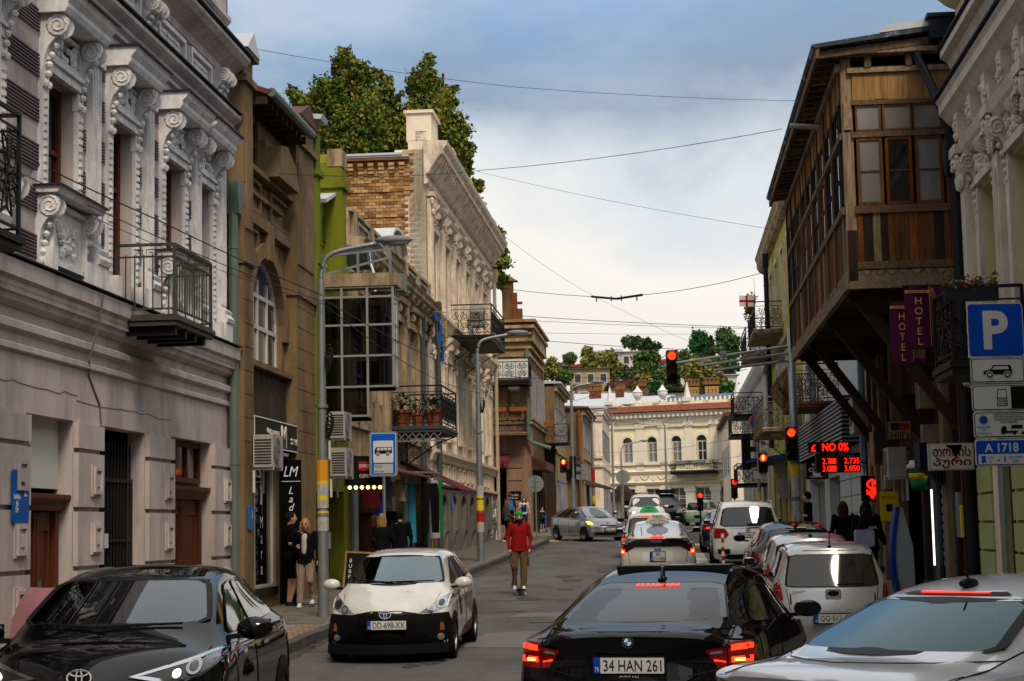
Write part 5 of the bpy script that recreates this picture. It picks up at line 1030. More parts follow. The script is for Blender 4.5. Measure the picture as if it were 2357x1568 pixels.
for u in np.arange(1.6,17,1.12):
 q=MB();q.box(u,u+.26,-.22,0,7.3,7.7);relief(q,u,u+.26,7.35,7.6,-.22,5,0,.07);q.build('console',ht_,R1)
for(a,b)in((1.15,2.25),(3.75,7.1),(8.4,12.0)):
 for k in range(9):
  q=MB();z=.12+k*.405;q.box(a,b,-.06,0,z+.02,z+.385);q.build('rusticated_block',hgn,R1)
q=MB();q.box(2.25,2.75,-.03,0,0,2.9);q.build('plaster_strip',cream,R1)
q=MB();q.box(2.78,2.88,.1,.3,.1,2.7);q.box(3.5,3.6,.1,.3,.1,2.7);q.box(2.88,3.5,.1,.3,2.3,2.36);o=q.build('door_frame',MATS['woods']if 'woods' in MATS else wood_door,R1);q=MB();q.box(2.88,3.18,.2,.26,.1,2.3);q.box(3.2,3.5,.2,.26,.1,2.3);q.build('door_leaf',wood_door,o);q=MB();q.box(2.88,3.5,.2,.24,2.36,2.7);q.build('fanlight',mat('orange_glass','#a85a2a',.3),o)
q=MB();q.lathe([(.3,8.15),(.34,8.3),(.3,8.36),(.2,8.5),(.24,8.7),(.34,8.9),(.3,9.0)],(1.1,.1,0),12);q.build('urn',ht_,R1,angle=40)
for k in range(20):
 for y in range(3):q=MB();q.box(.82,1.15,.05+y*.24+(k%2)*.1,.27+y*.24+(k%2)*.1,8.7+k*.1,8.785+k*.1);q.build('brick',red_brick,R1)
downpipe(R1,.84,.3,7.3,pipe_dark,.07,-.12);q=MB();q.tube([(.84,-.12,7.5),(.84,-.3,8.1),(.2,-.5,9.0)],.07,8);q.build('downpipe',pipe_dark,R1)
bh=balcony(R1,3.3,4.75,.92,3.82,4.74,'scroll',iron,iron,brackets=False,st=.2)
q=MB();q.box(4.72,4.79,-.98,-.3,4.55,4.74);q.build('flower_trough',plain('trough_grey','#26292d',.6),bh);q=MB()
for k in range(240):
 p=Vector((4.75+random.uniform(-.08,.08),random.uniform(-.98,-.3),4.74+random.uniform(-.02,.2)*random.random()));q.add([p,p+Vector([random.uniform(-.06,.06)for _ in range(3)]),p+Vector([random.uniform(-.06,.06)for _ in range(3)])],[(0,1,2)],random.choice((0,0,0,1,2)))
q.build('flowers',[leaf_m[0],red_c,plain('silver_leaf','#8d978d',.7)],bh)
def banner(x,y,z0,z1,w,label):
 t=thing('hotel_banner',label,'banner',(x,y,z0),-.03,'hotel banners');h=z1-z0;q=MB();nx,nz=10,12
 q.add([(w*(i/nx),.03*math.sin(9*i/nx+2.5*j/nz)+.012*math.sin(25*i/nx),h*j/nz)for j in range(nz+1)for i in range(nx+1)],[(j*(nx+1)+i,j*(nx+1)+i+1,(j+1)*(nx+1)+i+1,(j+1)*(nx+1)+i)for j in range(nz)for i in range(nx)]);q.build('cloth',mat('banner_purple','#4a1038',.8,.15,4,.15,60)if 'banner_purple' not in MATS else MATS['banner_purple'],t,True)
 gd=MATS.get('banner_gold')or plain('banner_gold','#c9904a',.6);fit_text('H\nO\nT\nE\nL',w*.2,h*.78,gd,t,(w*.33,-.05,h*.43),line=1.0);q=MB();q.box(0,w*.61,-.05,-.046,h*.89,h*.935);q.box(w*.61,w*.62,-.05,-.046,.02,h);q.build('gold_band',gd,t);fit_text('MONUMENT 1890',w*.5,h*.025,plain('banner_dark','#2a0a20',.7)if 'banner_dark' not in MATS else MATS['banner_dark'],t,(w*.3,-.055,h*.912))
 q=MB()
 for i in range(7):q.tube([(w*.63+w*.35*min(1,.1+i*.14)*math.sin(k*.16+.2),-.045,h*(.98-k*.075))for k in range(13)],.0022,3)
 q.build('wave_lines',gd,t)
 q=MB();q.bar((-.02,0,h+.01),(w+.9,.02,h+.01),.025);q.bar((-.02,0,-.01),(w+.9,.02,-.01),.022);q.build('pole',iron,t)
banner(5.38,23.6,4.12,4.96,.54,'front purple hotel banner with gold wave lines');banner(5.52,25.2,4.05,4.95,.5,'rear purple hotel banner, partly hidden by the front one')
# ------------------------------------------------------------------ right 2: leaning timber house with glazed gallery
FB=Frame(5.27,26.858,AR)
T=house('old timber house with long glazed wooden gallery overhanging the pavement',FB,'house','timber_house')
L_=12.3;zt0,zt1=5.4,9.0
dk_wall=mat('sooty_timber_wall','#4f3f30',.9,.25,1.5,.3,20,stretch=(3,3,.6),dirt='#1d1815',damt=.6,dscale=(3,3,.6))
m=MB();m.box(-13.6,.88,1.85,8,0,9.3);m.box(-L_,-.02,.12,1.84,5.55,5.62);m.box(-L_,-.1,.14,1.84,8.86,8.95);m.build('wall',dk_wall,T)
def plank(x0,x1,y0,y1,z0,z1,mm,name='plank'):q=MB();q.box(x0,x1,y0,y1,z0,z1);return q.build(name,mm,T)
R=random.uniform
plank(-.16,.0,.0,.16,5.38,9.05,woods[3],'corner_post');plank(.0,.035,.02,.14,7.9,8.35,woods_h[2],'post_block');plank(.0,.03,.01,.15,5.5,6.3,woods[4],'post_block')
plank(-.03,.03,.02,2.0,5.38,5.66,woods_h[0],'sill_beam');plank(.0,.05,.14,2.0,5.68,5.8,woods_h[1],'rail');plank(.0,.06,.14,2.0,6.56,6.68,woods_h[1],'rail');plank(.0,.05,.14,2.0,7.77,7.86,woods_h[1],'rail');plank(.0,.05,.14,2.0,8.29,8.36,woods_h[1],'rail');plank(-.02,.08,.1,2.0,8.8,8.88,woods_h[2],'rail');plank(-.05,.2,-.25,2.0,9.08,9.16,woods_h[2],'rail')
y=.17
while y<1.93:w=R(.09,.16);plank(-.01+R(-.008,.008),.02,y,y+w-.006,5.8,6.57,random.choice((woods[0],woods[2],woods[5],woods[2],woods[4],woods[3])));y+=w
y=.17
while y<1.93:w=R(.13,.22);plank(-.01+R(-.006,.006),.025,y,y+w-.004,8.36+R(0,.02),8.8,tan_plank);y+=w
for i in range(10):q=MB();c=.2+i*.19;q.prism([(c,5.66),(c+.08,5.58),(c+.17,5.66)],'x',.03,.045);q.build('fretwork',woods[3],T)
for c in(.42,1.06,1.7):plank(.0,.1,c-.05,c+.05,8.88,9.1,woods_h[1],'bracket')
def gal_window(axis,a,b,z0,z1,cols,rows,mm,fw=.045,gl=None):
 """window in the end (axis u) or the street side (axis y) of the gallery"""
 q=MB();P_=(lambda a0,a1,c0,c1,d0,d1:q.box(d0,d1,a0,a1,c0,c1))if axis=='u' else(lambda a0,a1,c0,c1,d0,d1:q.box(a0,a1,-d1,-d0,c0,c1))
 P_(a,a+fw,z0,z1,-.03,.03);P_(b-fw,b,z0,z1,-.03,.03);P_(a+fw,b-fw,z0,z0+fw,-.03,.03);P_(a+fw,b-fw,z1-fw,z1,-.03,.03)
 for k in range(1,rows):z=z0+(z1-z0)*k/rows;P_(a+fw,b-fw,z-.012,z+.012,-.025,.025)
 for k in range(1,cols):x=a+(b-a)*k/cols;P_(x-.014,x+.014,z0+fw,z1-fw,-.02,.02)
 w=q.build('window',mm,T)
 for i in range(cols):
  for k in range(rows):
   g=MB();x0=a+fw*.5+(b-a-fw)*i/cols;x1=a+fw*.5+(b-a-fw)*(i+1)/cols;c0=z0+(z1-z0)*k/rows+.01;c1=z0+(z1-z0)*(k+1)/rows-.01
   if axis=='u':g.box(-.004,.004,x0,x1,c0,c1)
   else:g.box(x0,x1,-.004,.004,c0,c1)
   g.build('pane',gl or random.choice((glass_grey,glass_dark,MATS['pane_sky'])),w)
pane_sky=plain('pane_sky','#77736e',.1,spec=.9)
for i,(a,b)in enumerate(((.2,.6),(.62,1.07),(1.09,1.54),(1.56,1.98))):gal_window('u',a,b,7.87,8.29,1,1,woods[0],.03,pane_sky if i<3 else glass_dark)
for i,(a,b)in enumerate(((.2,.6),(.64,1.05),(1.1,1.52),(1.56,1.98))):gal_window('u',a,b,6.69,7.77,1,2,woods[2]if i else woods[0],.05,(pane_sky,glass_dark,pane_sky,glass_grey)[i])
q=MB();q.box(-.5,-.45,.2,2,5.7,8.8);q.build('inner_wall',dk_wall,T)
nb=9;bw_=(L_-.16)/nb
for i in range(nb):
 a=-.16-(i+1)*bw_;b=a+bw_
 plank(a-.06,a+.06,-.05,.06,5.6,8.95,random.choice(woods),'gallery_post')
 gal_window('y',a+.08,b-.08,6.69,7.75,3,2,random.choice((woods[0],woods[4])),.05);gal_window('y',a+.08,b-.08,7.87,8.35,3,1,woods[4],.04)
 x=a+.06
 while x<b-.07:w=R(.13,.2);plank(x,min(x+w-.006,b-.06),-.02+R(-.01,.012),.01,5.66+R(-.05,.05),6.57,random.choice(woods));x+=w
 x=a+.06
 while x<b-.07:w=R(.18,.3);plank(x,min(x+w-.006,b-.06),-.02,.01,8.4,8.85,random.choice((tan_plank,woods[0],woods[5])));x+=w
for(z0,z1,d,mm)in((5.38,5.66,.04,woods_h[0]),(6.57,6.68,.06,woods_h[1]),(7.76,7.86,.05,woods_h[1]),(8.85,8.98,.08,woods_h[2])):plank(-L_,-.03,-d,.05,z0,z1,mm,'long_rail')
for i in range(30):
 x=.1-i*.42;q=MB();q.prism([(1.8,9.22),(-.33,9.02),(-.35,9.1),(-.33,9.14),(1.8,9.34)],'x',x,x+.11);q.build('rafter',random.choice(woods_h),T)
plank(-L_-.3,.3,-.4,-.34,9.0,9.2,woods_h[1],'fascia_board');q=MB();q.prism([(-.42,9.16),(3,9.55),(8,9.2),(8,9.3),(3,9.65),(-.46,9.22)],'x',-L_-.35,.32);q.build('roof',mat('torn_roof_felt','#3c3f45',.7,.2,1.5,.1,20,dirt='#8d939a',damt=.8,dscale=(3,3,3),sharp=(.52,.6)),T)
q=MB();q.prism([(.6,9.36),(1.6,9.46),(1.7,9.6),(.7,9.48)],'x',-.3,.33);q.build('roof_sheet',roof_white,T)
q=MB();q.prism([(1.35,9.2),(1.75,9.2),(1.75,9.52),(1.35,9.52)],'x',.15,.5);q.bar((.32,1.6,9.2),(.5,2.05,8.6),.2);q.box(.1,.55,1.3,2.2,9.52,9.58);q.build('gutter_box',plain('gutter_black','#20262d',.45),T)
q=MB();q.tube([(-2.6,-.12,8.55),(-2.6,-.62,8.6)],.05,8);q.build('vent_pipe',plain('vent_grey','#8b8680',.6),T)
q=MB();q.tube([(.1,2.03,5.9),(.1,2.03,4.6)],.09,8);q.build('rusty_pipe',plain('rust','#7a3c1c',.8),T)
for i in range(24):plank(-L_+i*.51,-L_+i*.51+.49,.06,1.84,5.42+R(0,.02),5.46,random.choice((woods[4],wood_dark)),'floor_board')
for x in(-.7,-4.4,-8.4,-10.8):q=MB();q.bar((x,.15,5.4),(x,1.8,3.1),.17,.17);q.bar((x,1.78,5.4),(x,1.78,.1),.17);q.bar((x,.05,5.33),(x,1.9,5.33),.16);q.build('strut',wood_dark,T)
for(x,w,mm)in((.35,.22,woods[4]),(-.2,.12,plain('rust_post','#4a2a1c',.8)),(-1.0,.2,woods[4]),(-2.1,.42,woods[3]),(-4.5,.25,wood_dark),(-8.4,.3,woods[3]),(-9.2,.25,woods[4]),(-10.4,.3,woods[3]),(-11.5,.3,woods[3]),(-12.6,.35,worn)):
 q=MB();q.box(x,x+w,1.6,1.9,.1,5.3);q.build('post',mm,T)
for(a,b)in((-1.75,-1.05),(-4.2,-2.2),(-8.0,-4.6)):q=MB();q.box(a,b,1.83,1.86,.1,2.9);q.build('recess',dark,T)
q=MB();q.box(-4.0,-2.4,1.5,1.55,.1,.75);q.build('stall_riser',plain('riser_grey','#3a3a3b',.6),T)
q=MB();q.box(-4.1,-3.5,1.7,1.78,.3,2.6);q.build('panel',plain('panel_grey','#3d3d3e',.6),T);q=MB();q.box(-2.75,-2.7,1.55,1.6,.6,2.5);q.build('door_edge',steel,T)
q=MB();q.tube([(-3.4,1.62,1.0),(-3.4,1.62,2.3)],.016,6);q.build('light_tube',led_white,T);q=MB();q.tube([(-3.2,1.6,2.55),(-2.7,1.6,2.62)],.022,6);q.build('light_tube',led_white,T)
q=MB()
for i in range(9):q.box(-3.2,-2.8,1.75,1.8,1.0+i*.15,1.1+i*.15)
q.build('lit_shelf',plain('shelf_blue','#1d4a6d',.5),T)
q=MB();q.box(-.9,-.5,1.6,1.85,1.5,2.2);q.build('meter_box',grey,T);q=MB();q.box(-.25,-.1,1.57,1.6,1.5,2.0);q.build('yellow_notice',yellow_c,T)
for(x,z,s)in((-8.7,2.4,.3),(-8.9,1.9,.34),(-5.9,3.6,.5),(-3.6,3.7,.45),(-3.2,3.1,.3)):q=MB();q.box(x,x+s,1.45,1.8,z,z+s);q.build('fuse_box',random.choice((worn,wood_dark,ac_white)),T)
ac_unit(FB.w(-12.9,1.7,3.75),AR,'air conditioner beside the slatted shop corner',.85,.8,.4,bracket=False);ac_unit(FB.w(-6.6,1.6,2.6),AR,'air conditioner above the cup sign on the timber house',.8,.56,.34)
# ------------------------------------------------------------------ right 3: white shop with steel slats
S3=house('low white exchange shop with slatted steel corner',FR,'shop','shop_building')
sw=mat('shop_white','#b9bcbb',.7,.06,1,.05,30)
m=MB();wall(m,-31,-13.6,0,8.2,[(-30,-24.5,4.4,6.8,.15),(-23,-18.5,.6,3.0,.3),(-30,-24.5,.6,3.1,.3)]);shell(m,-31,-13.6,0,8,.4,8);m.build('wall',sw,S3)
window(S3,-30,-24.5,4.4,6.8,.12,grey,glass_grey,4,1,.1);window(S3,-23,-18.5,.6,3.0,.26,pvc,glass_dark,4,1,.1,name='shop_window');window(S3,-30,-24.5,.6,3.1,.26,pvc,[glass_dark,glass_pale],5,1,.1,name='shop_window')
for k in range(8):
 for(a,b)in((-16.5,-13.8),(-19.4,-16.7)):
  q=MB();q.box(a,b,-.05,0,.3+k*.42+.012,.3+(k+1)*.42-.012);q.build('cladding_panel',sw,S3)
for k in range(11):
 z=3.62+k*.1;q=MB();q.box(-28.5,-13.9,-.5,-.46,z,z+.05);q.box(-13.9,-13.86,-.5,0,z,z+.05);q.build('slat',plain('slat_grey','#84888c',.45)if k==0 else MATS['slat_grey'],S3)
q=MB();q.box(-28.4,-14,-.44,0,3.6,4.72);q.build('slat_backing',dark,S3)
q=MB();q.box(-13.84,-13.6,-.1,0,3,8.2);q.build('edge_trim',plain('edge_blue','#8ba0ac',.6),S3)
S4=house('olive yellow house with several wrought iron balconies and dark cornice',FR)
olv=mat('olive_yellow','#b5aa58',.88,.12,1.5,.15,30,dirt='#6b6436',damt=.5,dscale=(1.5,1.5,.4))
m=MB();wall(m,-51,-31,0,13.6,[(a,a+1.1,z,z+2.4,.3)for a in(-49,-45.5,-42,-38.5,-35)for z in(1.3,5.0,9.4)]);shell(m,-51,-31,0,13.5,.5,9);m.box(-31,-30.95,0,9,0,13.6);m.build('wall',olv,S4)
for a in(-49,-45.5,-42,-38.5,-35):
 for z in(1.3,5.0,9.4):window(S4,a,a+1.1,z,z+2.4,.26,worn_b,glass_dark,2,2,.08)
 q=MB();q.box(a-.15,a+1.25,-.12,0,11.9,12.1);q.box(a-.15,a,-.08,0,9.3,11.9);q.box(a+1.1,a+1.25,-.08,0,9.3,11.9);q.build('window_surround',cream_t,S4)
q=MB();mould(q,-51.3,-30.7,[(.02,12.9),(.2,13.0),(.3,13.2),(.3,13.4),(.38,13.6),(.02,13.7)]);q.box(-31.2,-30.6,-.3,9,13.2,13.6);mould(q,-51,-31,[(.02,8.3),(.2,8.4),(.2,8.6),(.02,8.65)]);q.build('cornice',worn,S4);q=MB();q.box(-51,-31,.2,.6,13.6,14.6);q.box(-31.4,-31,0,9,13.6,14.8);q.build('parapet',olv,S4)
balcony(S4,-22.5,-19.2,1.25,4.95,5.95,'dense',plain('rusty_iron','#3d2a20',.8),plain('rust_beam','#5a3522',.8),name='balcony',brackets=False)
bq=MB()
for i in range(9):
 a=-.2+i*.18;bq.tube([(-19.2+a*.3,-1.25-.35*math.sin(PI*k/8)*math.cos(a),4.95+k*.125)for k in range(9)],.014,4);bq.tube([(-22.4+i*.38,-1.25-.35*math.sin(PI*k/8),4.95+k*.125)for k in range(9)],.014,4)
bq.build('basket_rail',MATS['rusty_iron'],S4)
balcony(S4,-38,-31.2,1.35,4.95,5.95,'dense',plain('grey_iron','#6d6459',.7),worn,brackets=True);balcony(S4,-45,-39.5,1.1,9.15,10.2,'dense',iron,worn,brackets=False);balcony(S4,-51,-46.4,1.15,8.9,10.0,'dense',iron,worn,brackets=False)
for i in range(3):
 t=thing('window_box',['orange box of red flowers at the near end of the high balcony','orange box of red flowers in the middle of the high balcony','orange box of trailing green at the far end of the high balcony'][i],'planter',FR.w(-40.2-i*1.2,-1.15,10.15),AR,'planters on the olive house');q=MB();q.box(-.5,.5,-.12,.12,0,.24);q.build('trough',plain('orange_pot','#a3502a',.7)if i==0 else MATS['orange_pot'],t);q=MB()
 for k in range(110):p=Vector((random.uniform(-.5,.5),random.uniform(-.16,.16),random.uniform(-.3 if i==2 else .2,.45)));q.add([p,p+Vector([random.uniform(-.1,.1)for _ in range(3)]),p+Vector([random.uniform(-.1,.1)for _ in range(3)])],[(0,1,2)],int(random.random()<.4 and i<2))
 q.build('foliage',[leaf_m[0],red_c],t)
gf=thing('small_flag','small white flag with red crosses on the high balcony','flag',FR.w(-39.4,-1.1,10.0),AR-1.2);q=MB();q.box(0,.6,0,.01,0,.42);q.build('cloth',letter_white,gf);q=MB();q.box(.26,.34,-.01,.02,0,.42);q.box(0,.6,-.009,.019,.17,.25);q.build('cross',red_c,gf)
ac_unit(FR.w(-36.5,-.1,6.6),AR,'large air conditioner between the olive house balconies',1.0,.9,.4);ac_unit(FR.w(-41,-.1,3.6),AR,'upper air conditioner over the shop of the olive house',.8,.7,.35);ac_unit(FR.w(-39,-.1,2.7),AR,'lower air conditioner over the shop of the olive house',.8,.7,.35)
q=MB();q.prism([(0,4.4),(-1.6,4.15),(-1.6,4.05),(0,4.2)],'x',-48,-40);q.build('awning',plain('awning_blue','#234a7c',.7),S4);downpipe(S4,-31.6,.6,6.4,plain('pale_pipe','#8d8a80',.6),.1,-.15);downpipe(S4,-44.6,4.8,12.6,pipe_dark,.1,-.3)
q=MB();q.box(-36.5,-32,-.12,-.02,2.2,3.4);o=q.build('wine_board',plain('board_cream','#a3946c',.7),S4);q=MB();relief(q,-33.6,-32.9,2.3,3.2,-.13,30,0,.09);q.build('grape_picture',plain('grape_red','#5c1f2a',.6),S4)
fit_text('ღვინო\nWINE',1.6,.7,plain('board_text','#5a4a32',.7),S4,(-35.2,-.13,2.8))
S5=house('white corner house with small onion dome on its roof',FR)
m=MB();wall(m,-80,-53,0,9.2,[(a,a+1.2,z,z+2.2,.3)for a in(-77,-72,-67,-62,-57)for z in(2.4,5.6)]);shell(m,-80,-53,0,9.2,.5,9);m.box(-53,-52.95,0,9,0,9.2);m.build('wall',mat('chalk_white','#bcb7ae',.85,.08,1,.1,30,dirt='#8a857b',damt=.4,dscale=(1,1,.3)),S5)
for a in(-77,-72,-67,-62,-57):
 for z in(2.4,5.6):window(S5,a,a+1.2,z,z+2.2,.26,pvc,glass_dark,2,2,.08)
q=MB();mould(q,-80.3,-52.7,[(.02,8.6),(.15,8.7),(.35,9.0),(.4,9.2),(.02,9.3)]);q.box(-53,-52.7,-.35,5,8.9,9.2);mould(q,-80,-53,[(.02,5.0),(.2,5.1),(.02,5.2)]);q.build('cornice',white_trim,S5)
q=MB();prof=catmull([(1.15,0),(1.15,.5),(1.0,.6),(1.3,1.2),(1.55,1.9),(1.35,2.7),(.8,3.3),(.35,3.9),(.12,4.6),(.03,5.2)],3);q.lathe([(p[0]*.42,p[1]*.46)for p in prof],(-58,.2,9.3),16);q.build('onion_dome',mat('dome_scales','#a9a9a6',.6,.35,4,.3,6),S5,angle=60)
balcony(S5,-66,-62,1.3,6.3,7.4,'dense',iron,iron,brackets=False);balcony(S5,-58,-54,1.4,3.6,4.5,'dense',iron,iron,brackets=False);balcony(S5,-59,-55.5,1.4,6.9,7.9,'dense',iron,iron,brackets=False)
S6=house('plain pale house further up the right side',FR);m=MB();m.box(-130,-100,0,9,0,9.5);m.build('wall',cream,S6);m=MB();m.box(-130.4,-99.6,-.4,9.2,9.5,9.8);m.build('roof',roof_rust,S6)
for i in range(6):
 q=MB();q.box(-128+i*4.6,-126.8+i*4.6,-.06,0,5.4,7.6);o=q.build('window',pvc,S6);g=MB();g.box(-127.9+i*4.6,-126.9+i*4.6,-.07,-.05,5.5,7.5);g.build('pane',glass_dark,o)
for(side,y0,y1,h,m_,lab)in((-1,-24,2.4,11.5,brown,'plain brown house, unseen and added behind the camera on the left'),(-1,-52,-24.4,13.5,cream,'plain cream house, unseen and added further behind the camera on the left'),(1,-18,8.2,12.0,worn,'plain ochre house, unseen and added behind the camera on the right'),(1,-50,-18.4,10.5,brown,'plain brown house, unseen and added further behind the camera on the right')):  # unseen houses added so the car windows reflect walls, not bare sky
 t=house(lab,FL if side<0 else FR);o=FL if side<0 else FR;c0=(y0-20)if side<0 else 26.7-y1;c1=(y1-20)if side<0 else 26.7-y0;q=MB();q.box(c0,c1,0,9,-.2,h);q.box(c0,c1,-.4,0,h-.5,h);q.box(c0,c1,-.15,0,4.2,4.5);q.build('wall',m_,t)
 for u in np.arange(c0+1,c1-1.5,2.6):
  for z in(.8,5.2,8.6):
   if z+2>h:continue
   q=MB();frame_box(q,u,u+1.2,z,z+2,.1,-.08,.01);w=q.build('window',white_trim,t);g=MB();g.box(u+.1,u+1.1,-.03,.005,z+.1,z+1.9);g.build('pane',glass_dark,w)
t=house('plain grey house, unseen and added to close the street behind the camera',Frame(12,-62,PI));q=MB();q.box(0,34,0,8,-.2,13);q.build('wall',base_stone,t)  # unseen end block, added to close off the sky in the car window reflections
# ------------------------------------------------------------------ cars
def paint(name,col,metal=.0,rough=.28,flake=0):return plain(name,col,rough,metal=metal,coat=1.0 if metal or 'white' in name else .75,spec=.3 if metal or 'white' in name else .0)
P_black=paint('paint_black','#07080b');P_white=mat('paint_white','#cbc9c4',.3,.03,3,0,dirt='#8f877b',damt=.3,dscale=(2,2,3),coat=1,spec=.3);P_silver=paint('paint_silver','#b3b5b9',.55,.3);P_grey=paint('paint_grey','#7c7e82',.55,.3);P_navy=paint('paint_navy','#0e1830',.3);P_dark=paint('paint_charcoal','#15161a');P_mint=paint('paint_mint','#8fae93')
blackplastic=plain('black_plastic','#121214',.45);car_glass=plain('car_glass','#0b0d0f',.03,spec=.9);car_glass_t=glass_mat('car_glass_clear','#9fb0ae',1.9);car_glass_teal=glass_mat('car_glass_teal','#7d9c9f',1.35,.03,(.55,.76,.82))
lens_red=plain('lens_red','#7d0a0c',.12,coat=1);lens_dark=plain('lens_dark_red','#3a0507',.12,coat=1);lens_clear=plain('lens_clear','#8f9598',.08,metal=.4,coat=1);lens_amber=plain('lens_amber','#8a4a1c',.15,coat=1);emblem=plain('emblem_silver','#c9ccd0',.3);chrome=plain('chrome','#c4c7cb',.12,metal=1);lamp_dark=plain('lamp_housing','#1a1c1f',.15,coat=1)
brake_on=lamp_mat('brake_light_lit','#ff2a12',2.6,'#800000');brake_hot=lamp_mat('brake_bulb_lit','#ff9a3a',4.5);head_on=lamp_mat('headlight_lit','#fffdf0',5);ind_on=lamp_mat('indicator_lit','#ff9a2a',3)
seat_m=plain('seat_cloth','#3a3d42',.9);plate_w=plain('plate_white','#c3c2bd',.5);plate_k=plain('plate_black','#121212',.6);plate_b=plain('plate_blue','#123f9c',.5)if False else plain('plate_band_blue','#0f3fa0',.5)
tyre_b=MB();
def wheel_meshes(r,w):
 t=MB();t.lathe([(r*.66,-w/2),(r*.95,-w/2),(r,-w*.35),(r,w*.35),(r*.95,w/2),(r*.66,w/2),(r*.62,w*.3),(r*.6,-w*.3)],(0,0,0),26,0,'x')
 k=MB();k.lathe([(r*.68,w*.3),(r*.68,w*.46),(r*.6,w*.44),(r*.58,w*.2)],(0,0,0),26,0,'x');k.lathe([(.01,w*.40),(r*.16,w*.40),(r*.18,w*.2)],(0,0,0),14,0,'x')
 for i in range(5):
  a=2*PI*i/5;k.prism([(r*.1*math.cos(a+s)+c*math.cos(a),r*.1*math.sin(a+s)+c*math.sin(a))for s,c in((1.57,.1*r),(1.57,.6*r),(-1.57,.6*r),(-1.57,.1*r))],'x',w*.25,w*.38)
 d=MB();d.lathe([(r*.6,w*.05),(r*.6,w*.1),(.01,w*.1)],(0,0,0),20,0,'x')
 return t.mesh('tyre',rubber,True),k.mesh('rim',steel),d.mesh('wheel_hub',blackplastic)
WM=wheel_meshes(.31,.2)
def ip(t,x):return float(np.interp(x,[p[0]for p in t],[p[1]for p in t]))
def sm(t,n=5):return[tuple(p)for p in catmull(t,n)]
class Car:
 def __init__(c,name,label,spec,pos,yaw,body,cat='car',group='cars in the street',see=(),tilt=0):
  s=c.s=spec;c.L=s['L'];c.see=see
  x,y=pos;z=ground(y);rx=math.atan2(ground(y+1)-ground(y-1),2.0)*(math.cos(math.radians(yaw)))
  c.t=thing(name,label,cat,(x,y,z),0,group);c.t.rotation_euler=(rx,0,-math.radians(yaw));c.body_m=body
  c.build_body();c.wheels()
 def ring(c,y):
  s=c.s;w=ip(c.HW,y);g=ip(c.HT,y);zt=ip(c.TOP,y);zb_=min(ip(c.BELT,y),zt-.015);zl=s.get('zb',.2);cr=s.get('crown',.085);ze=max(zb_+.012,zt-cr)
  p=[(0,zl),(w*.6,zl),(w*.93,zl+.01),(w*.985,zl+.1),(w,zl+.45*(zb_-zl)),(w*.99,zl+.8*(zb_-zl)),(w*.955,zb_),(g+(w*.95-g)*.45,zb_+.55*(ze-zb_)),(g,ze),(g*.82,ze+.62*(zt-ze)),(g*.45,ze+.92*(zt-ze)),(0,zt)]
  q=[p[0],p[1]]+[tuple(v)for v in catmull(p[2:7],4)]+[tuple(v)for v in catmull(p[6:9],4)][1:]+[tuple(v)for v in catmull(p[8:],4)][1:]
  return q,w
 def warp(c,x,y,z,w):
  s=c.s;k=.95;u=min(1.3,(x/w)**2)if w else 0
  if y<k:y=y+(1-y/k)**2*(ip(s['rear'],z)+s.get('bow_r',.16)*u)
  if c.L-y<k:y=y-(1-(c.L-y)/k)**2*(ip(s['front'],z)+s.get('bow_f',.22)*u)
  return(x,y,z)
 def build_body(c):
  s=c.s;L=c.L;c.TOP=sm(s['top']);c.BELT=sm(s['belt']);c.HW=sm(s['hw']);c.HT=sm(s['hwt'])
  ys=sorted(set([0,.03,.08,.14,.22]+list(np.linspace(.3,L-.3,46))+[L-.22,L-.14,L-.08,L-.03,L]));V=[];F_=[];R_=[c.ring(y)for y in ys];n=len(R_[0][0]);full=2*n-2
  for y,(q,w)in zip(ys,R_):
   for x,z in q:V.append(c.warp(x,y,z,w))
   for x,z in q[-2:0:-1]:V.append(c.warp(-x,y,z,w))
  for i in range(len(ys)-1):
   for j in range(full):F_.append((i*full+j,(i+1)*full+j,(i+1)*full+(j+1)%full,i*full+(j+1)%full))
  for end,y in((0,0),(len(ys)-1,L)):
   q,w=R_[end];K=12;o=len(V);rows=[]
   for j in range(n):
    x,z=q[j];row=[]
    for k in range(K+1):
     if k==0:row.append(end*full+j)
     elif k==K:row.append(end*full+(full-j)%full)
     else:xx=x*(1-2*k/K);row.append(len(V));V.append(c.warp(xx,y,z,w))
    rows.append(row)
   for j in range(n-1):
    for k in range(K):
     f=(rows[j][k],rows[j][k+1],rows[j+1][k+1],rows[j+1][k]);F_.append(f if end else f[::-1])
  bm=bmesh.new();vs=[bm.verts.new((v[0],v[1]-L/2,v[2]))for v in V]
  for f in F_:
   u=list(dict.fromkeys(f))
   if len(u)>=3:
    try:bm.faces.new([vs[i]for i in u])
    except ValueError:pass
  bmesh.ops.remove_doubles(bm,verts=bm.verts,dist=.0008);bmesh.ops.recalc_face_normals(bm,faces=bm.faces)
  c.bvh=BVHTree.FromBMesh(bm);c.bm=bm
 def finish(c):
  bm=c.bm;me=bpy.data.meshes.new('body');bm.to_mesh(me);bm.free();me.materials.append(c.body_m);me.shade_smooth();me.set_sharp_from_angle(angle=math.radians(38));link('body',me,c.t);return c.t
 D={'rear':(lambda a,b,L:((a,-L,b),(0,1,0))),'front':(lambda a,b,L:((a,L,b),(0,-1,0))),'left':(lambda a,b,L:((-3,a,b),(1,0,0))),'right':(lambda a,b,L:((3,a,b),(-1,0,0))),'top':(lambda a,b,L:((a,b,4),(0,0,-1)))}
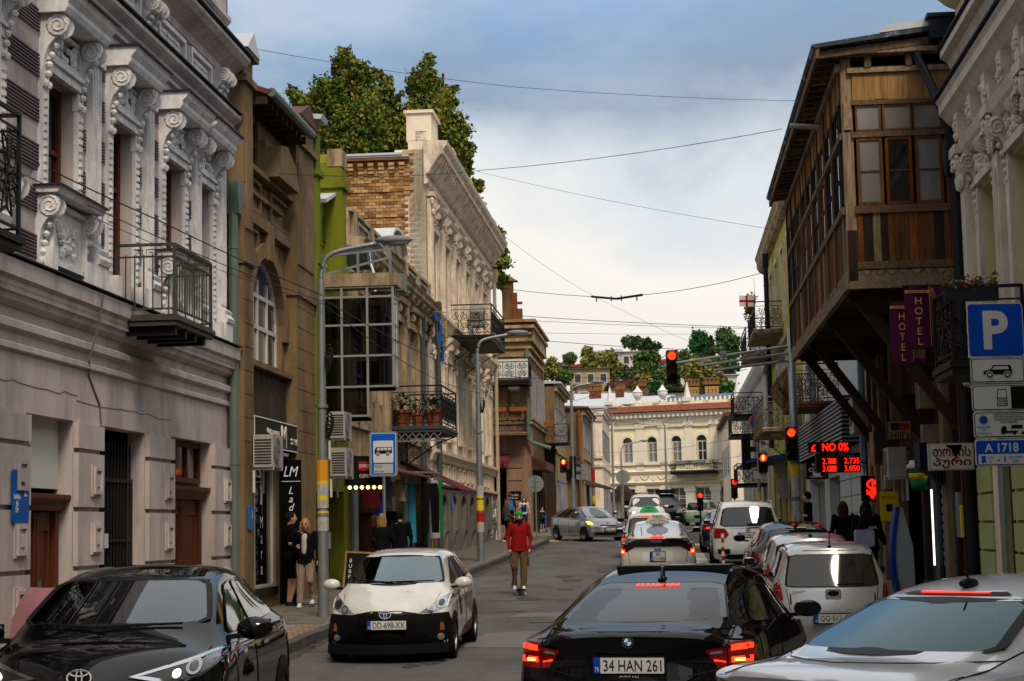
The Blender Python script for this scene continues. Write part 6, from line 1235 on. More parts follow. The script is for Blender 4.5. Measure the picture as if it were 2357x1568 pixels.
 def proj(c,a,b,d,eps):
  o,v=c.D[d](a,b,c.L);h=c.bvh.ray_cast(Vector(o),Vector(v))
  if h[0]is None:
   for f in(.97,.94,.91,.88,.84):
    h=c.bvh.ray_cast(Vector(c.D[d](a*f,b,c.L)[0])if d in('rear','front')else Vector(o)+Vector((0,0,.9-b))*(1-f),Vector(v))
    if h[0]is not None:break
  if h[0]is None:
   h=c.bvh.find_nearest(Vector(o)+Vector(v)*(abs(Vector(o).dot(Vector(v)))-(c.L*.47 if d in('rear','front')else .8)))
  n=h[1]
  if n.dot(Vector(v))>0:n=-n
  return h[0]+n*eps
 def fitter(c,poly,d):
  """smooth cubic sheet through the body under a pane"""
  if d in('left','right'):poly=[(a-c.L/2,b)for a,b in poly]
  a0,a1=min(p[0]for p in poly),max(p[0]for p in poly);b0,b1=min(p[1]for p in poly),max(p[1]for p in poly);o,v=c.D[d](0,0,c.L);ax=1 if d in('rear','front')else 0
  nrm=lambda a,b:(2*(a-a0)/(a1-a0)-1,2*(b-b0)/(b1-b0)-1);bas=lambda s,t:[1,s,t,s*s,s*t,t*t,s*s*t,s*t*t]
  A,B=[],[];n=len(poly);cx=sum(p[0]for p in poly)/n;cz=sum(p[1]for p in poly)/n
  for p,q in zip(poly,poly[1:]+poly[:1]):
   for i in range(8):
    for k in(.0,.25,.5,.75,.97):
     x,z=p[0]+(q[0]-p[0])*i/8,p[1]+(q[1]-p[1])*i/8;x,z=cx+(x-cx)*k,cz+(z-cz)*k;A.append(bas(*nrm(x,z)));B.append(c.proj(x,z,d,0)[ax])
  co=np.linalg.lstsq(np.array(A),np.array(B),rcond=None)[0]
  def f(a,b,eps):
   y=float(np.dot(bas(*nrm(a,b)),co))-v[ax]*eps;return Vector((a,y,b))if ax else Vector((y,a,b))
  return f
 def decal(c,poly,d,m,name,eps=.005,parent=None,res=.08,fit=None):
  if d in('left','right'):poly=[(a-c.L/2,b)for a,b in poly]
  if d=='top':poly=[(a,b-c.L/2)for a,b in poly]
  bm=bmesh.new();bm.faces.new([bm.verts.new((a,b,0))for a,b in poly]);bmesh.ops.triangulate(bm,faces=bm.faces)
  for _ in range(6):
   e=[e for e in bm.edges if e.calc_length()>res]
   if not e:break
   bmesh.ops.subdivide_edges(bm,edges=e,cuts=1);bmesh.ops.triangulate(bm,faces=[f for f in bm.faces if len(f.verts)>3])
  for v in bm.verts:v.co=fit(v.co.x,v.co.y,eps*2.2)if fit else c.proj(v.co.x,v.co.y,d,eps)
  bm.normal_update();cen=Vector((0,0,.7));dv=-Vector(c.D[d](0,0,1)[1])
  if sum((f.normal.dot(dv)for f in bm.faces))<0:bmesh.ops.reverse_faces(bm,faces=bm.faces)
  me=bpy.data.meshes.new(name);bm.to_mesh(me);bm.free();me.materials.append(m);me.shade_smooth();return link(name,me,parent or c.t)
 def both(c,poly,d,m,name,**k):
  """mirrored pair on the rear, front or both sides"""
  if d=='side':return[c.decal(poly,q,m,name,**k)for q in('left','right')]
  return[c.decal([(s*a,b)for a,b in poly],d,m,name,**k)for s in(-1,1)]
 def cut(c,poly,d):
  ax=1 if d in('rear','front')else 0
  if d in('left','right'):poly=[(a-c.L/2,b)for a,b in poly]
  n=len(poly);cx=sum(p[0]for p in poly)/n;cz=sum(p[1]for p in poly)/n;v=Vector(c.D[d](0,0,1)[1])
  P3=lambda p:Vector((p[0],0,p[1]))if ax else Vector((0,p[0],p[1]))
  ok=lambda f:f.normal.dot(v)<-.05 and f.calc_center_median().z>.6
  for i in range(n):
   a,b=P3(poly[i]),P3(poly[(i+1)%n]);no=(b-a).cross(v).normalized();g=[f for f in c.bm.faces if ok(f)];ge=list({e for f in g for e in f.edges});gv=list({w for f in g for w in f.verts});bmesh.ops.bisect_plane(c.bm,geom=gv+ge+g,dist=1e-5,plane_co=a,plane_no=no)
  def inside(p):
   r=[]
   for i in range(n):
    a,b=poly[i],poly[(i+1)%n];r.append((b[0]-a[0])*(p[1]-a[1])-(b[1]-a[1])*(p[0]-a[0]))
   return all(q>-1e-6 for q in r)or all(q<1e-6 for q in r)
  dl=[f for f in c.bm.faces if ok(f)and inside(((lambda q:(q.x,q.z))if ax else(lambda q:(q.y,q.z)))(f.calc_center_median()))]
  bmesh.ops.delete(c.bm,geom=dl,context='FACES')
 def glaze(c,poly,d,m=None,name='window',frit=.035,r=None):
  n=len(poly);cx=sum(p[0]for p in poly)/n;cz=sum(p[1]for p in poly)/n
  def off(p,k):dx,dz=p[0]-cx,p[1]-cz;l=math.hypot(dx,dz);return(p[0]-dx/l*k*1.4,p[1]-dz/l*k)
  pts=[]
  for i in range(n):
   a,b,e=poly[i-1],poly[i],poly[(i+1)%n];r_=.22
   for t in(-r_,-r_*.4,r_*.4,r_):
    q=a if t<0 else e;u=abs(t);f=.12*(1-(u/r_)**.5)*.5;pts.append((b[0]+(q[0]-b[0])*u+(cx-b[0])*f*.35,b[1]+(q[1]-b[1])*u+(cz-b[1])*f*.35))
  inn=[off(p,frit)for p in pts]
  k=len(pts)
  for i in range(k):pass
  see=d in c.see or(d in('left','right')and 'side' in c.see)
  bm_=m or(car_glass_t if see else car_glass)
  fit=c.fitter(poly,d)
  if see:
   o=c.decal(pts,d,bm_,name,.004,fit=fit);c.cutq.append(([off(p,frit*.6)for p in poly],d))
   a=[];
   for i in range(k):
    j=(i+1)%k
    quad=[pts[i],pts[j],inn[j],inn[i]];a.append(quad)
   mb=MB();sh=(lambda p:(p[0]-c.L/2,p[1]))if d in('left','right')else(lambda p:p)
   for qd in a:
    for t in range(4):
     def lp(p,q,t):return(p[0]+(q[0]-p[0])*t/4,p[1]+(q[1]-p[1])*t/4)
     qq=[sh(lp(qd[0],qd[1],t)),sh(lp(qd[0],qd[1],t+1)),sh(lp(qd[3],qd[2],t+1)),sh(lp(qd[3],qd[2],t))];mb.add([fit(p[0],p[1],.012)for p in qq],[(0,1,2,3)])
   mb.build('glass_border',blackplastic,o)
  else:
   o=c.decal(pts,d,blackplastic,name,.004,fit=fit);c.decal(inn,d,bm_,'pane',.006,parent=o,fit=fit)
  return o
 cutq=None
 def wheels(c):
  s=c.s;c.cutq=[];r=s.get('wr',.31)
  for y in s['axles']:
   for sx in(-1,1):
    w=ip(c.HW,y);d='right' if sx>0 else 'left';c.decal([(y+(r+.055)*math.cos(a),r+(r+.055)*math.sin(a))for a in np.linspace(-.5,PI+.5,22)],d,blackplastic,'wheel_arch',.006)
    k=r/.31;o=bpy.data.objects.new('wheel',WM[0]);COL.objects.link(o);o.parent=c.t;o.location=(sx*(w-.085),y-c.L/2,r);o.scale=(1,k,k);o.rotation_euler=(0,0,0 if sx>0 else PI)
    link('rim',WM[1],o);link('hub',WM[2],o)
 def mirror(c,y,z,m,out=.2,h=.15):
  for sx in(-1,1):
   w=ip(c.HW,y)*.95;q=MB();q.ell((sx*(w+out*.62),y-c.L/2,z),(out*.62,.085,h/2),12,8);o=q.build('mirror',m,c.t,True);q=MB();q.bar((sx*(w-.06),y-c.L/2+.02,z-.06),(sx*(w+.1),y-c.L/2+.01,z-.045),.05,.035);q.box(sx*(w+.03),sx*(w+out*1.1),y-c.L/2-.092,y-c.L/2-.07,z-h*.36,z+h*.36);q.build('mirror_arm',blackplastic,o)
 def plate(c,txt,x,z,d,w=.52,h=.112,band='GE',frame=True,sub=None,tilt=0,gap=.025):
  p=c.proj(x,z,d,gap);t=bpy.data.objects.new('number_plate',None);q=MB();q.prism(rrect(w+.03,h+.03,.01),'y',.0,.012);q.prism(rrect(w,h,.008),'y',-.004,0,1);q.prism([(-w/2,-h/2),(-w/2+.05,-h/2),(-w/2+.05,h/2),(-w/2,h/2)],'y',-.006,-.003,2)
  if sub:q.box(-w/2-.015,w/2+.015,0,.014,-h/2-.05,-h/2,0)
  o=q.build('number_plate',[blackplastic,plate_w,plate_b],c.t,loc=p);o.rotation_euler=(tilt,0,PI if d=='front' else 0)
  fit_text(txt,w*.82 if band else w*.9,h*(.72 if '\n' not in txt else .86),plate_k,o,(.028 if w>.4 else .02,-.0065,0))
  if band:fit_text(band,.034,.03,sign_white,o,(-w/2+.025,-.0085,-h*.25))
  if sub:fit_text(sub,.14,.024,sign_white,o,(0,-.006,-h/2-.03))
  return o
 def badge(c,parts,x,z,d,gap=.008,tilt=0):
  """flat emblem: list of (polygon, depth, material)"""
  p=c.proj(x,z,d,gap);q=MB();ms=[]
  for poly,dep,m in parts:
   if m not in ms:ms.append(m)
   q.prism(poly,'y',-dep,.004,ms.index(m))
  o=q.build('badge',ms,c.t,loc=p);o.rotation_euler=(tilt,0,PI if d=='front' else 0);return o
 def interior(c,y0,y1,zs=.62,driver=None):
  s=c.s;h=c.L/2;q=MB();w=ip(c.HW,y0+.5)-.14;q.box(-w,w,y0-h,y1-h,.3,zs-.12);q.box(-w,w,y1-h,y1+.35-h,.5,zs+.22);q.build('cabin',plain('cabin_dark','#17181a',.8)if 'cabin_dark' not in MATS else MATS['cabin_dark'],c.t)
  for(yy,xs,zz)in((y0+.1,(-.42,.0,.42),zs+.28),(y0+1.05,(-.38,.38),zs+.34)):
   for x in xs:
    st=MB();st.prism(rrect(.42 if yy>y0+.5 else .44,.62,.1,4,x,zz-.22),'y',yy-h,yy+.13-h);st.prism(rrect(.25,.17,.06,4,x,zz+.2),'y',yy+.01-h,yy+.12-h);st.bar((x-.06,yy+.06-h,zz),(x-.06,yy+.06-h,zz+.2),.015);st.bar((x+.06,yy+.06-h,zz),(x+.06,yy+.06-h,zz+.2),.015);st.build('seat',seat_m,c.t)
  sw=MB();sw.tube([(-.37+.18*math.cos(a),y1-.2-.06*math.sin(a)-h,zs+.22+.17*math.sin(a))for a in np.linspace(0,2*PI,19)],.016,6);sw.build('steering_wheel',blackplastic,c.t)
 def done(c):
  for p,d in c.cutq:c.cut(p,d)
  return c.finish()
def wiper(c,x0,z0,x1,z1,d):
 q=MB();a=c.proj(x0,z0,d,.02);b=c.proj(x1,z1,d,.025);q.tube([a,(a+b)/2,b],.009,5);q.build('wiper',blackplastic,c.t)
def star_oval(r,m,mi):
 """three interlaced ellipses in a chrome ring"""
 out=[]
 def ring(a,b,cx,cz,t):
  return[([(cx+a*math.cos(u),cz+b*math.sin(u)),(cx+a*math.cos(v),cz+b*math.sin(v)),(cx+(a-t)*math.cos(v),cz+(b-t)*math.sin(v)),(cx+(a-t)*math.cos(u),cz+(b-t)*math.sin(u))],.012,m)for u,v in((2*PI*i/18,2*PI*(i+1)/18)for i in range(18))]
 return[([(r*math.cos(2*PI*i/24),r*.68*math.sin(2*PI*i/24))for i in range(24)],.004,mi)]+ring(r,r*.68,0,0,r*.11)+ring(r*.28,r*.66,0,0,r*.1)+ring(r*.74,r*.27,0,r*.36,r*.1)
SED=dict(L=4.5,zb=.2,axles=(.95,3.6),top=[(0,.99),(.1,1.04),(.3,1.06),(.6,1.085),(1.1,1.25),(1.6,1.395),(2.1,1.46),(2.7,1.45),(3.0,1.39),(3.7,1.05),(4.3,.85),(4.5,.7)],belt=[(0,.95),(.5,1.0),(1.2,1.0),(3.4,.93),(4.2,.8),(4.5,.62)],hw=[(0,.74),(.15,.83),(.5,.885),(2,.89),(4,.88),(4.35,.8),(4.5,.68)],hwt=[(0,.62),(.45,.64),(1.2,.59),(2,.58),(3,.58),(3.75,.66),(4.5,.56)],rear=[(.2,.12),(.45,.0),(.7,.02),(.9,.1),(1.02,.04),(1.1,.1)],front=[(.2,.1),(.5,0),(.8,.15),(1,.3)],bow_r=.2)
FAST=dict(L=4.64,zb=.18,axles=(.95,3.78),top=[(0,.99),(.12,1.035),(.4,1.06),(.75,1.16),(1.2,1.285),(1.7,1.39),(2.3,1.455),(2.8,1.44),(3.1,1.36),(3.75,1.03),(4.2,.9),(4.55,.78),(4.64,.68)],belt=[(0,.9),(.5,.96),(1.2,.97),(3.4,.93),(4.2,.82),(4.64,.62)],hw=[(0,.79),(.15,.87),(.5,.915),(2,.905),(4,.9),(4.45,.84),(4.64,.72)],hwt=[(0,.66),(.45,.68),(1.2,.65),(2,.64),(3,.63),(3.75,.68),(4.64,.6)],rear=[(.2,.12),(.45,.02),(.62,0),(.8,.07),(.93,.05),(1.02,.02),(1.1,.1)],front=[(.2,.1),(.5,0),(.8,.15)],bow_r=.2,wr=.33)
HATCH=dict(L=3.6,zb=.2,axles=(.58,2.95),top=[(0,1.405),(.3,1.45),(1,1.48),(1.7,1.46),(2.05,1.39),(2.8,1.02),(3.4,.86),(3.6,.68)],belt=[(0,.92),(.6,.93),(2.4,.9),(3.2,.8),(3.6,.62)],hw=[(0,.70),(.12,.755),(.45,.795),(2,.797),(3.1,.78),(3.45,.72),(3.6,.6)],hwt=[(0,.54),(.5,.57),(1.2,.58),(2,.57),(2.9,.62),(3.6,.52)],rear=[(.2,.08),(.42,.0),(.62,.0),(.86,.07),(1.0,.12),(1.42,.33)],front=[(.2,.1),(.5,0),(.8,.15)],bow_r=.13,wr=.29)
AQUA=dict(L=4.0,zb=.18,axles=(.68,3.23),top=[(0,1.25),(.25,1.36),(.8,1.42),(1.6,1.45),(2.2,1.42),(2.5,1.35),(3.28,.99),(3.65,.88),(3.9,.78),(4.0,.68)],belt=[(0,.95),(.6,.96),(2.5,.9),(3.3,.84),(4.0,.6)],hw=[(0,.72),(.12,.79),(.45,.84),(2,.845),(3.3,.84),(3.75,.8),(3.92,.72),(4.0,.62)],hwt=[(0,.55),(.5,.57),(1.2,.585),(2.3,.58),(3.25,.68),(3.7,.62),(4.0,.5)],rear=[(.2,.08),(.42,.0),(.7,.03),(.9,.1),(1.3,.35)],front=[(.18,.1),(.35,.02),(.55,0),(.72,.05),(.85,.18)],bow_f=.26,wr=.3)
XOVER=dict(L=4.36,zb=.24,axles=(.85,3.47),top=[(0,1.15),(.1,1.22),(.5,1.38),(1.2,1.52),(1.9,1.56),(2.4,1.51),(2.7,1.43),(3.42,1.1),(3.85,1.03),(4.15,.95),(4.36,.83)],belt=[(0,1.0),(.6,1.05),(2.5,.98),(3.4,.96),(4.1,.88),(4.36,.74)],hw=[(0,.76),(.12,.84),(.45,.9),(2,.87),(3.3,.9),(3.95,.88),(4.25,.78),(4.36,.64)],hwt=[(0,.56),(.5,.58),(1.2,.59),(2.3,.6),(3.3,.72),(3.9,.70),(4.36,.55)],rear=[(.2,.08),(.42,.0),(.7,.03),(.9,.1),(1.3,.35)],front=[(.2,.1),(.45,.02),(.62,0),(.8,.05),(.95,.15)],bow_f=.3,wr=.35)
PRIUS=dict(L=4.5,zb=.18,axles=(.95,3.65),top=[(0,1.1),(.12,1.17),(.6,1.28),(1.3,1.41),(2.1,1.48),(2.6,1.45),(2.9,1.37),(3.8,.98),(4.2,.86),(4.5,.68)],belt=[(0,.98),(.6,1.0),(2.5,.92),(3.6,.86),(4.5,.6)],hw=[(0,.74),(.12,.82),(.45,.868),(2,.87),(3.6,.865),(4.2,.8),(4.5,.62)],hwt=[(0,.58),(.5,.62),(1.2,.59),(2.3,.58),(3.5,.68),(4.5,.52)],rear=[(.2,.1),(.45,.0),(.65,.0),(.85,.05),(1.0,.0),(1.12,.02)],front=[(.2,.1),(.4,.0),(.62,.03),(.85,.2)],bow_r=.16,bow_f=.3)
SUV=dict(L=5.1,zb=.26,axles=(1.05,4.15),top=[(0,1.7),(.3,1.79),(1,1.84),(2.4,1.85),(3.1,1.8),(3.4,1.72),(4.05,1.2),(4.6,1.1),(4.95,1.0),(5.1,.85)],belt=[(0,1.12),(.6,1.13),(2.5,1.1),(4.0,1.05),(5.1,.8)],hw=[(0,.84),(.14,.92),(.45,.965),(2,.967),(4.3,.96),(4.9,.88),(5.1,.75)],hwt=[(0,.68),(.5,.71),(2.3,.71),(3.3,.7),(4.0,.8),(5.1,.66)],rear=[(.2,.1),(.5,.0),(.75,.02),(1.0,.06),(1.2,.1),(1.7,.32)],front=[(.2,.1),(.5,0),(.9,.05),(1.1,.2)],bow_r=.13,bow_f=.22,wr=.38)
def side_glass(c,a,b,zb,zt,split=None,lean=(.35,.45)):
 """rear to front side glass with a pillar"""
 sp=split or(a+b)/2+.1
 for d in('left','right'):
  c.glaze([(a,zb+.06),(sp-.04,zb+.02),(sp-.06,zt),(a+lean[0],zt-.03)],d,name='side_window',frit=.015);c.glaze([(sp+.02,zb+.02),(b,zb),(b-lean[1],zt-.03),(sp,zt)],d,name='side_window',frit=.015)
def seam(c,pts,d,w=.006,m=None):
 q=MB();off=(lambda p:(p[0]-c.L/2,p[1]))if d in('left','right')else((lambda p:(p[0],p[1]-c.L/2))if d=='top' else(lambda p:p));P_=[]
 for i in range(len(pts)-1):
  for k in range(6):t=k/6;P_.append((pts[i][0]*(1-t)+pts[i+1][0]*t,pts[i][1]*(1-t)+pts[i+1][1]*t))
 P_.append(pts[-1]);q.tube([c.proj(*off(p),d,.001)for p in P_],w,4);q.build('panel_gap',m or plate_k,c.t)
def yawpos(px,Y,yaw,dist):
 """centre of a car whose rear (dist<0: front) centre stands at picture column px and depth Y"""
 p=at(px,1208,Y);a=math.radians(yaw);return(p.x+math.sin(a)*dist,p.y+math.cos(a)*dist)
 # --- black fastback seen from behind
c=Car('fastback_car','glossy black fastback car seen from behind with its brake lights on',FAST,yawpos(1436,12.75,15,2.32),15,P_black)
c.glaze([(-.66,1.07),(.66,1.07),(.52,1.335),(-.52,1.335)],'rear',plain('black_glass','#0e1013',.05,spec=.45),'rear_window',.012);ringp=rrect(1.08,.2,.08,5,0,1.185);seam(c,ringp+ringp[:1],'rear',.0025,grey)
side_glass(c,.95,3.3,.985,1.30,2.1,(.55,.6));c.glaze([(-.68,1.04),(.68,1.04),(.54,1.31),(-.54,1.31)],'front',name='windscreen')
for s in(-1,1):
 q=lambda l:[(s*a,b)for a,b in l]
 c.decal(q([(.56,.85),(.63,.755),(.69,.75),(.69,.905),(.54,.885)]),'rear',lens_red,'tail_light',.006);l=c.decal(q([(.70,.75),(.84,.755),(.90,.79),(.90,.945),(.70,.93)]),'rear',lens_red,'tail_light',.006)
 c.decal(q([(.72,.79),(.86,.795),(.86,.84),(.72,.835)]),'rear',brake_on,'brake_light',.011);c.decal(q([(.74,.80),(.81,.80),(.81,.825),(.74,.825)]),'rear',brake_hot,'brake_bulb',.014);c.decal(q([(.72,.88),(.86,.89),(.86,.925),(.72,.91)]),'rear',brake_on,'brake_light',.011);c.decal(q([(.575,.855),(.66,.86),(.66,.882),(.575,.872)]),'rear',lens_clear,'reversing_light',.011);c.decal(q([(.60,.805),(.68,.79),(.68,.803),(.60,.82)]),'rear',brake_on,'brake_light',.010)
 c.decal([(.28,.80),(.42,.84),(.45,.90),(.28,.94)],'left' if s<0 else 'right',lens_red,'tail_light',.006)
q=[(x,1.30)for x in np.linspace(-.16,.16,9)]
for x,z in q:c.decal([(x-.012,z),(x+.012,z),(x+.012,z+.014),(x-.012,z+.014)],'rear',brake_on,'brake_bulb',.014)
c.plate('34 HAN 261',0,.775,'rear',.52,.112,'TR',sub='OZGAN')
wb=plain('badge_white','#cfd2d6',.4);bb=plain('badge_blue','#1565b0',.4);pie=lambda a:[(0,0)]+[(.028*math.cos(a+PI/2*i/6),.028*math.sin(a+PI/2*i/6))for i in range(7)]
c.badge([(disc(.044,24),.004,chrome),(disc(.041,24),.006,blackplastic),(pie(0),.009,bb),(pie(PI/2),.009,wb),(pie(PI),.009,bb),(pie(1.5*PI),.009,wb)],0,.955,'rear',.012,-.15)
q=MB();q.prism([(-.42,-.0),(-.3,.0),(-.33,.105),(-.38,.1)],'x',-.012,.012);q.ell((0,-.36,.0),(.04,.1,.025),8,6);p=c.proj(0,1.355,'rear',0);q.build('shark_fin',P_black,c.t,loc=(p.x,p.y+.38,p.z-.0))
for sx in(-1,1):seam(c,[(sx*.70,1.03),(sx*.70,.9),(sx*.62,.74),(sx*.42,.70)],'rear')
seam(c,[(-.70,1.02),(.70,1.02)],'rear',.004);c.decal([(-.37,.68),(.37,.68),(.33,.845),(-.33,.845)],'rear',plain('tail_recess','#050507',.5),'plate_recess',.003);c.decal([(-.9,.18),(.9,.18),(.8,.42),(-.8,.42)],'rear',blackplastic,'diffuser',.004);seam(c,[(1.95,.25),(1.95,.96)],'right');seam(c,[(1.2,.3),(1.05,.8),(1.25,.96)],'right')
q=MB();z=1.40;q.prism([(-.47,1.98-2.32),(.47,1.98-2.32),(.45,2.5-2.32),(-.45,2.5-2.32)],'z',1.36,1.452);q.build('sunroof',blackplastic,c.t)
c.mirror(3.25,1.03,P_black);c.done()
# --- silver saloon cut by the lower right corner
c=Car('saloon_car','silver saloon car turning out at the lower right corner of the street',SED,(1.4+math.sin(math.radians(47))*2.25,9.0+math.cos(math.radians(47))*2.25),47,paint('paint_silver_near','#c3c7cf',.35,.3),see=('rear','side','front'))
c.glaze([(-.66,1.10),(0,1.085),(.66,1.10),(.53,1.345),(0,1.36),(-.53,1.345)],'rear',car_glass_teal,'rear_window',.035);side_glass(c,1.05,3.25,1.03,1.36,2.2,(.4,.55));c.glaze([(-.68,1.08),(.68,1.08),(.53,1.38),(-.53,1.38)],'front',name='windscreen')
c.decal([(-.36,1.362),(.36,1.362),(.30,1.378),(-.30,1.378)],'rear',blackplastic,'light_housing',.006)
for i in range(9):x=-.2+i*.05;c.decal([(x-.024,1.366),(x+.024,1.366),(x+.024,1.373),(x-.024,1.373)],'rear',brake_on,'brake_bulb',.012)
p=c.proj(.0,1.30-2.25+.35,'top',0);q=MB();q.ell((0,0,.02),(.04,.09,.03),10,6);q.tube([(0,.02,.03),(0,-.12,.16)],.007,5);q.build('roof_aerial',blackplastic,c.t,loc=p,smooth=True)
for s in(-1,1):
 c.decal([(s*a,b)for a,b in((.45,.80),(.83,.78),(.83,.96),(.5,.93))],'rear',lens_red,'tail_light',.006);c.decal([(.28,.8),(.42,.85),(.44,.95),(.28,.97)],'left' if s<0 else 'right',lens_red,'tail_light',.006);seam(c,[(s*.69,1.10),(s*.70,.95),(s*.66,.75)],'rear',.005)
seam(c,[(-.69,1.06),(.69,1.06)],'rear',.004);seam(c,[(-.68,.5),(-.66,.12)],'top',.003);seam(c,[(.68,.5),(.66,.12)],'top',.003);c.plate('AA-772-DD',0,.8,'rear');c.interior(1.1,3.2,.66);c.mirror(3.2,1.02,P_silver);c.done()
# --- black crossover, lower left
c=Car('crossover_car','black crossover car facing the camera with headlights lit, lower left',XOVER,yawpos(176,11.6,180,-2.18),180,P_black,see=('front',))
c.glaze([(-.70,1.16),(0,1.135),(.70,1.16),(.585,1.45),(0,1.485),(-.585,1.45)],'front',name='windscreen',frit=.03);side_glass(c,.8,3.1,1.06,1.43,2.05,(.55,.75));c.glaze([(-.6,1.2),(.6,1.2),(.5,1.4),(-.5,1.4)],'rear',name='rear_window')
for s in(-1,1):
 q=lambda l:[(s*a,b)for a,b in l]
 c.decal(q([(.30,0.845),(.62,0.780),(.86,0.910),(.885,1.020),(.70,0.965)]),'front',lamp_dark,'headlight',.006);c.decal(q([(.31,0.848),(.70,0.955),(.87,1.010),(.86,0.995),(.70,0.930),(.36,0.845)]),'front',chrome,'light_strip',.01);c.decal(q([(.32,0.843),(.60,0.795),(.62,0.810),(.40,0.848)]),'front',chrome,'light_strip',.011)
 for(x,z,r,m_)in((.60,.852,.026,head_on),(.70,.89,.05,lens_clear),(.70,.89,.03,lamp_dark)):c.decal([(s*(x+r*math.cos(a)),z+r*math.sin(a))for a in np.linspace(0,2*PI,15)[:-1]],'front',m_,'lamp_lens',.013+(.003 if r<.04 else 0),res=.03)
 c.decal(q([(.80,0.940),(.865,0.980),(.86,0.960),(.81,0.925)]),'front',lens_red,'side_reflector',.013)
c.decal([(-.30,.76),(.30,.76),(.30,.815),(-.30,.815)],'front',blackplastic,'grille',.005);c.decal([(-.62,.30),(.62,.30),(.5,.58),(-.5,.58)],'front',blackplastic,'grille',.005);c.badge(star_oval(.085,emblem,blackplastic),0,.85,'front',.012);c.plate('AB-204-CE',0,.5,'front');c.interior(.9,3.1,.72)
c.mirror(3.05,1.1,P_black,.22,.17);wiper(c,-.5,1.14,.1,1.125,'front');wiper(c,.05,1.12,.55,1.15,'front');seam(c,[(2.1,.3),(2.12,1.02)],'left');seam(c,[(3.3,.45),(3.2,1.0)],'left');seam(c,[(2.1,.3),(2.12,1.02)],'right');seam(c,[(-.74,3.45),(-.7,4.0),(-.35,4.28)],'top');seam(c,[(.74,3.45),(.7,4.0),(.35,4.28)],'top')
for y in(1.65,2.75):c.both([(y-.1,.9),(y+.1,.9),(y+.1,.925),(y-.1,.925)],'side',chrome,'door_handle',eps=.015)
rm=MB();rm.prism(rrect(.2,.07,.02),'y',0,.03);rm.build('inner_mirror',blackplastic,c.t,loc=(0,2.72-2.18,1.36));CHR=c;c.done()
# --- white hatchback with black bumper
c=Car('hatchback_car','white hatchback with black front bumper coming towards the camera',AQUA,yawpos(884,23.3,184.6,-2.0),184.6,P_white,see=('front',))
c.glaze([(-.70,1.02),(0,.995),(.70,1.02),(.56,1.36),(0,1.385),(-.56,1.36)],'front',glass_mat('aqua_glass','#9fb6b6',2.6,.02,(.75,.92,.95)),name='windscreen',frit=.025);side_glass(c,.6,2.85,.98,1.33,1.8,(.45,.85));c.glaze([(-.55,1.0),(.55,1.0),(.48,1.3),(-.48,1.3)],'rear',name='rear_window')
c.decal([(-.80,.18),(.80,.18),(.83,.5),(.80,.65),(.48,.64),(.2,.69),(-.2,.69),(-.48,.64),(-.80,.65),(-.83,.5)],'front',blackplastic,'bumper',.005);c.decal([(-.42,.40),(.42,.40),(.36,.64),(-.36,.64)],'front',plain('grille_black','#060607',.7),'grille',.009);c.decal([(-.62,.22),(.62,.22),(.5,.38),(-.5,.38)],'front',MATS['grille_black'],'grille',.009)
for sx in(-1,1):
 c.decal([(3.0,.25),(3.72,.3),(3.74,.6),(3.6,.62)],'left' if sx<0 else 'right',blackplastic,'bumper',.005)
 q=lambda l:[(sx*a,b)for a,b in l]
 c.decal(q([(.44,.655),(.62,.655),(.80,.72),(.83,.90),(.72,.85)]),'front',lens_clear,'headlight',.008)
 for(x,z,r,m_)in((.70,.765,.062,chrome),(.70,.765,.042,lamp_dark),(.58,.70,.05,chrome),(.58,.70,.03,lens_clear)):c.decal([(sx*(x+r*math.cos(a)),z+r*math.sin(a))for a in np.linspace(0,2*PI,15)[:-1]],'front',m_,'lamp_lens',.012+(.004 if r<.045 else 0),res=.03)
 c.decal(q([(.79,.74),(.835,.78),(.835,.89),(.80,.87)]),'front',lens_amber,'indicator',.012);c.decal(q([(.69,.42),(.75,.42),(.735,.52),(.70,.53)]),'front',lens_amber,'indicator',.011);c.decal([(sx*(.70+.045*math.cos(a)),.335+.045*math.sin(a))for a in np.linspace(0,2*PI,13)[:-1]],'front',lens_clear,'fog_light',.012,res=.03)
c.badge(star_oval(.08,emblem,plain('badge_navy','#16305e',.3)),0,.645,'front',.012);c.plate('DD-698-XX',-.02,.515,'front');wiper(c,-.55,1.03,.05,1.02,'front');wiper(c,0,1.015,.58,1.05,'front');c.interior(.7,2.9,.62);c.mirror(2.85,1.0,P_white,.2,.16)
seam(c,[(1.85,.3),(1.85,.94)],'left');seam(c,[(2.98,.4),(2.9,.92)],'left');seam(c,[(-.66,3.3),(-.62,3.6)],'top',.003);seam(c,[(.66,3.3),(.62,3.6)],'top',.003);q=MB();q.prism([(x,2.0-.27*(x/.83)**2+.004)for x in np.linspace(-.82,.82,13)]+[(.7,1.5),(-.7,1.5)],'z',.13,.25);q.build('front_lip',blackplastic,c.t)
mr=plain('decal_maroon','#6d1f28',.5);c.decal([(2.45+.14*math.cos(a),.72+.19*math.sin(a))for a in np.linspace(0,2*PI,15)[:-1]],'left',mr,'emblem',.006);c.decal([(2.42,.6),(2.48,.6),(2.5,.85),(2.4,.85)],'left',P_white,'emblem_figure',.009)
for i in range(9):c.decal([(.9+i*.13,.42+.03*i),(.95+i*.13,.42+.03*i),(1.0+i*.13,.80),(.96+i*.13,.80)],'left',mr if i%2 else grey,'stripe_lettering',.006)
c.decal([(1.0,.26),(2.4,.26),(2.0,.36),(1.0,.40)],'left',mr,'stripe',.006);AQ=c;c.done()
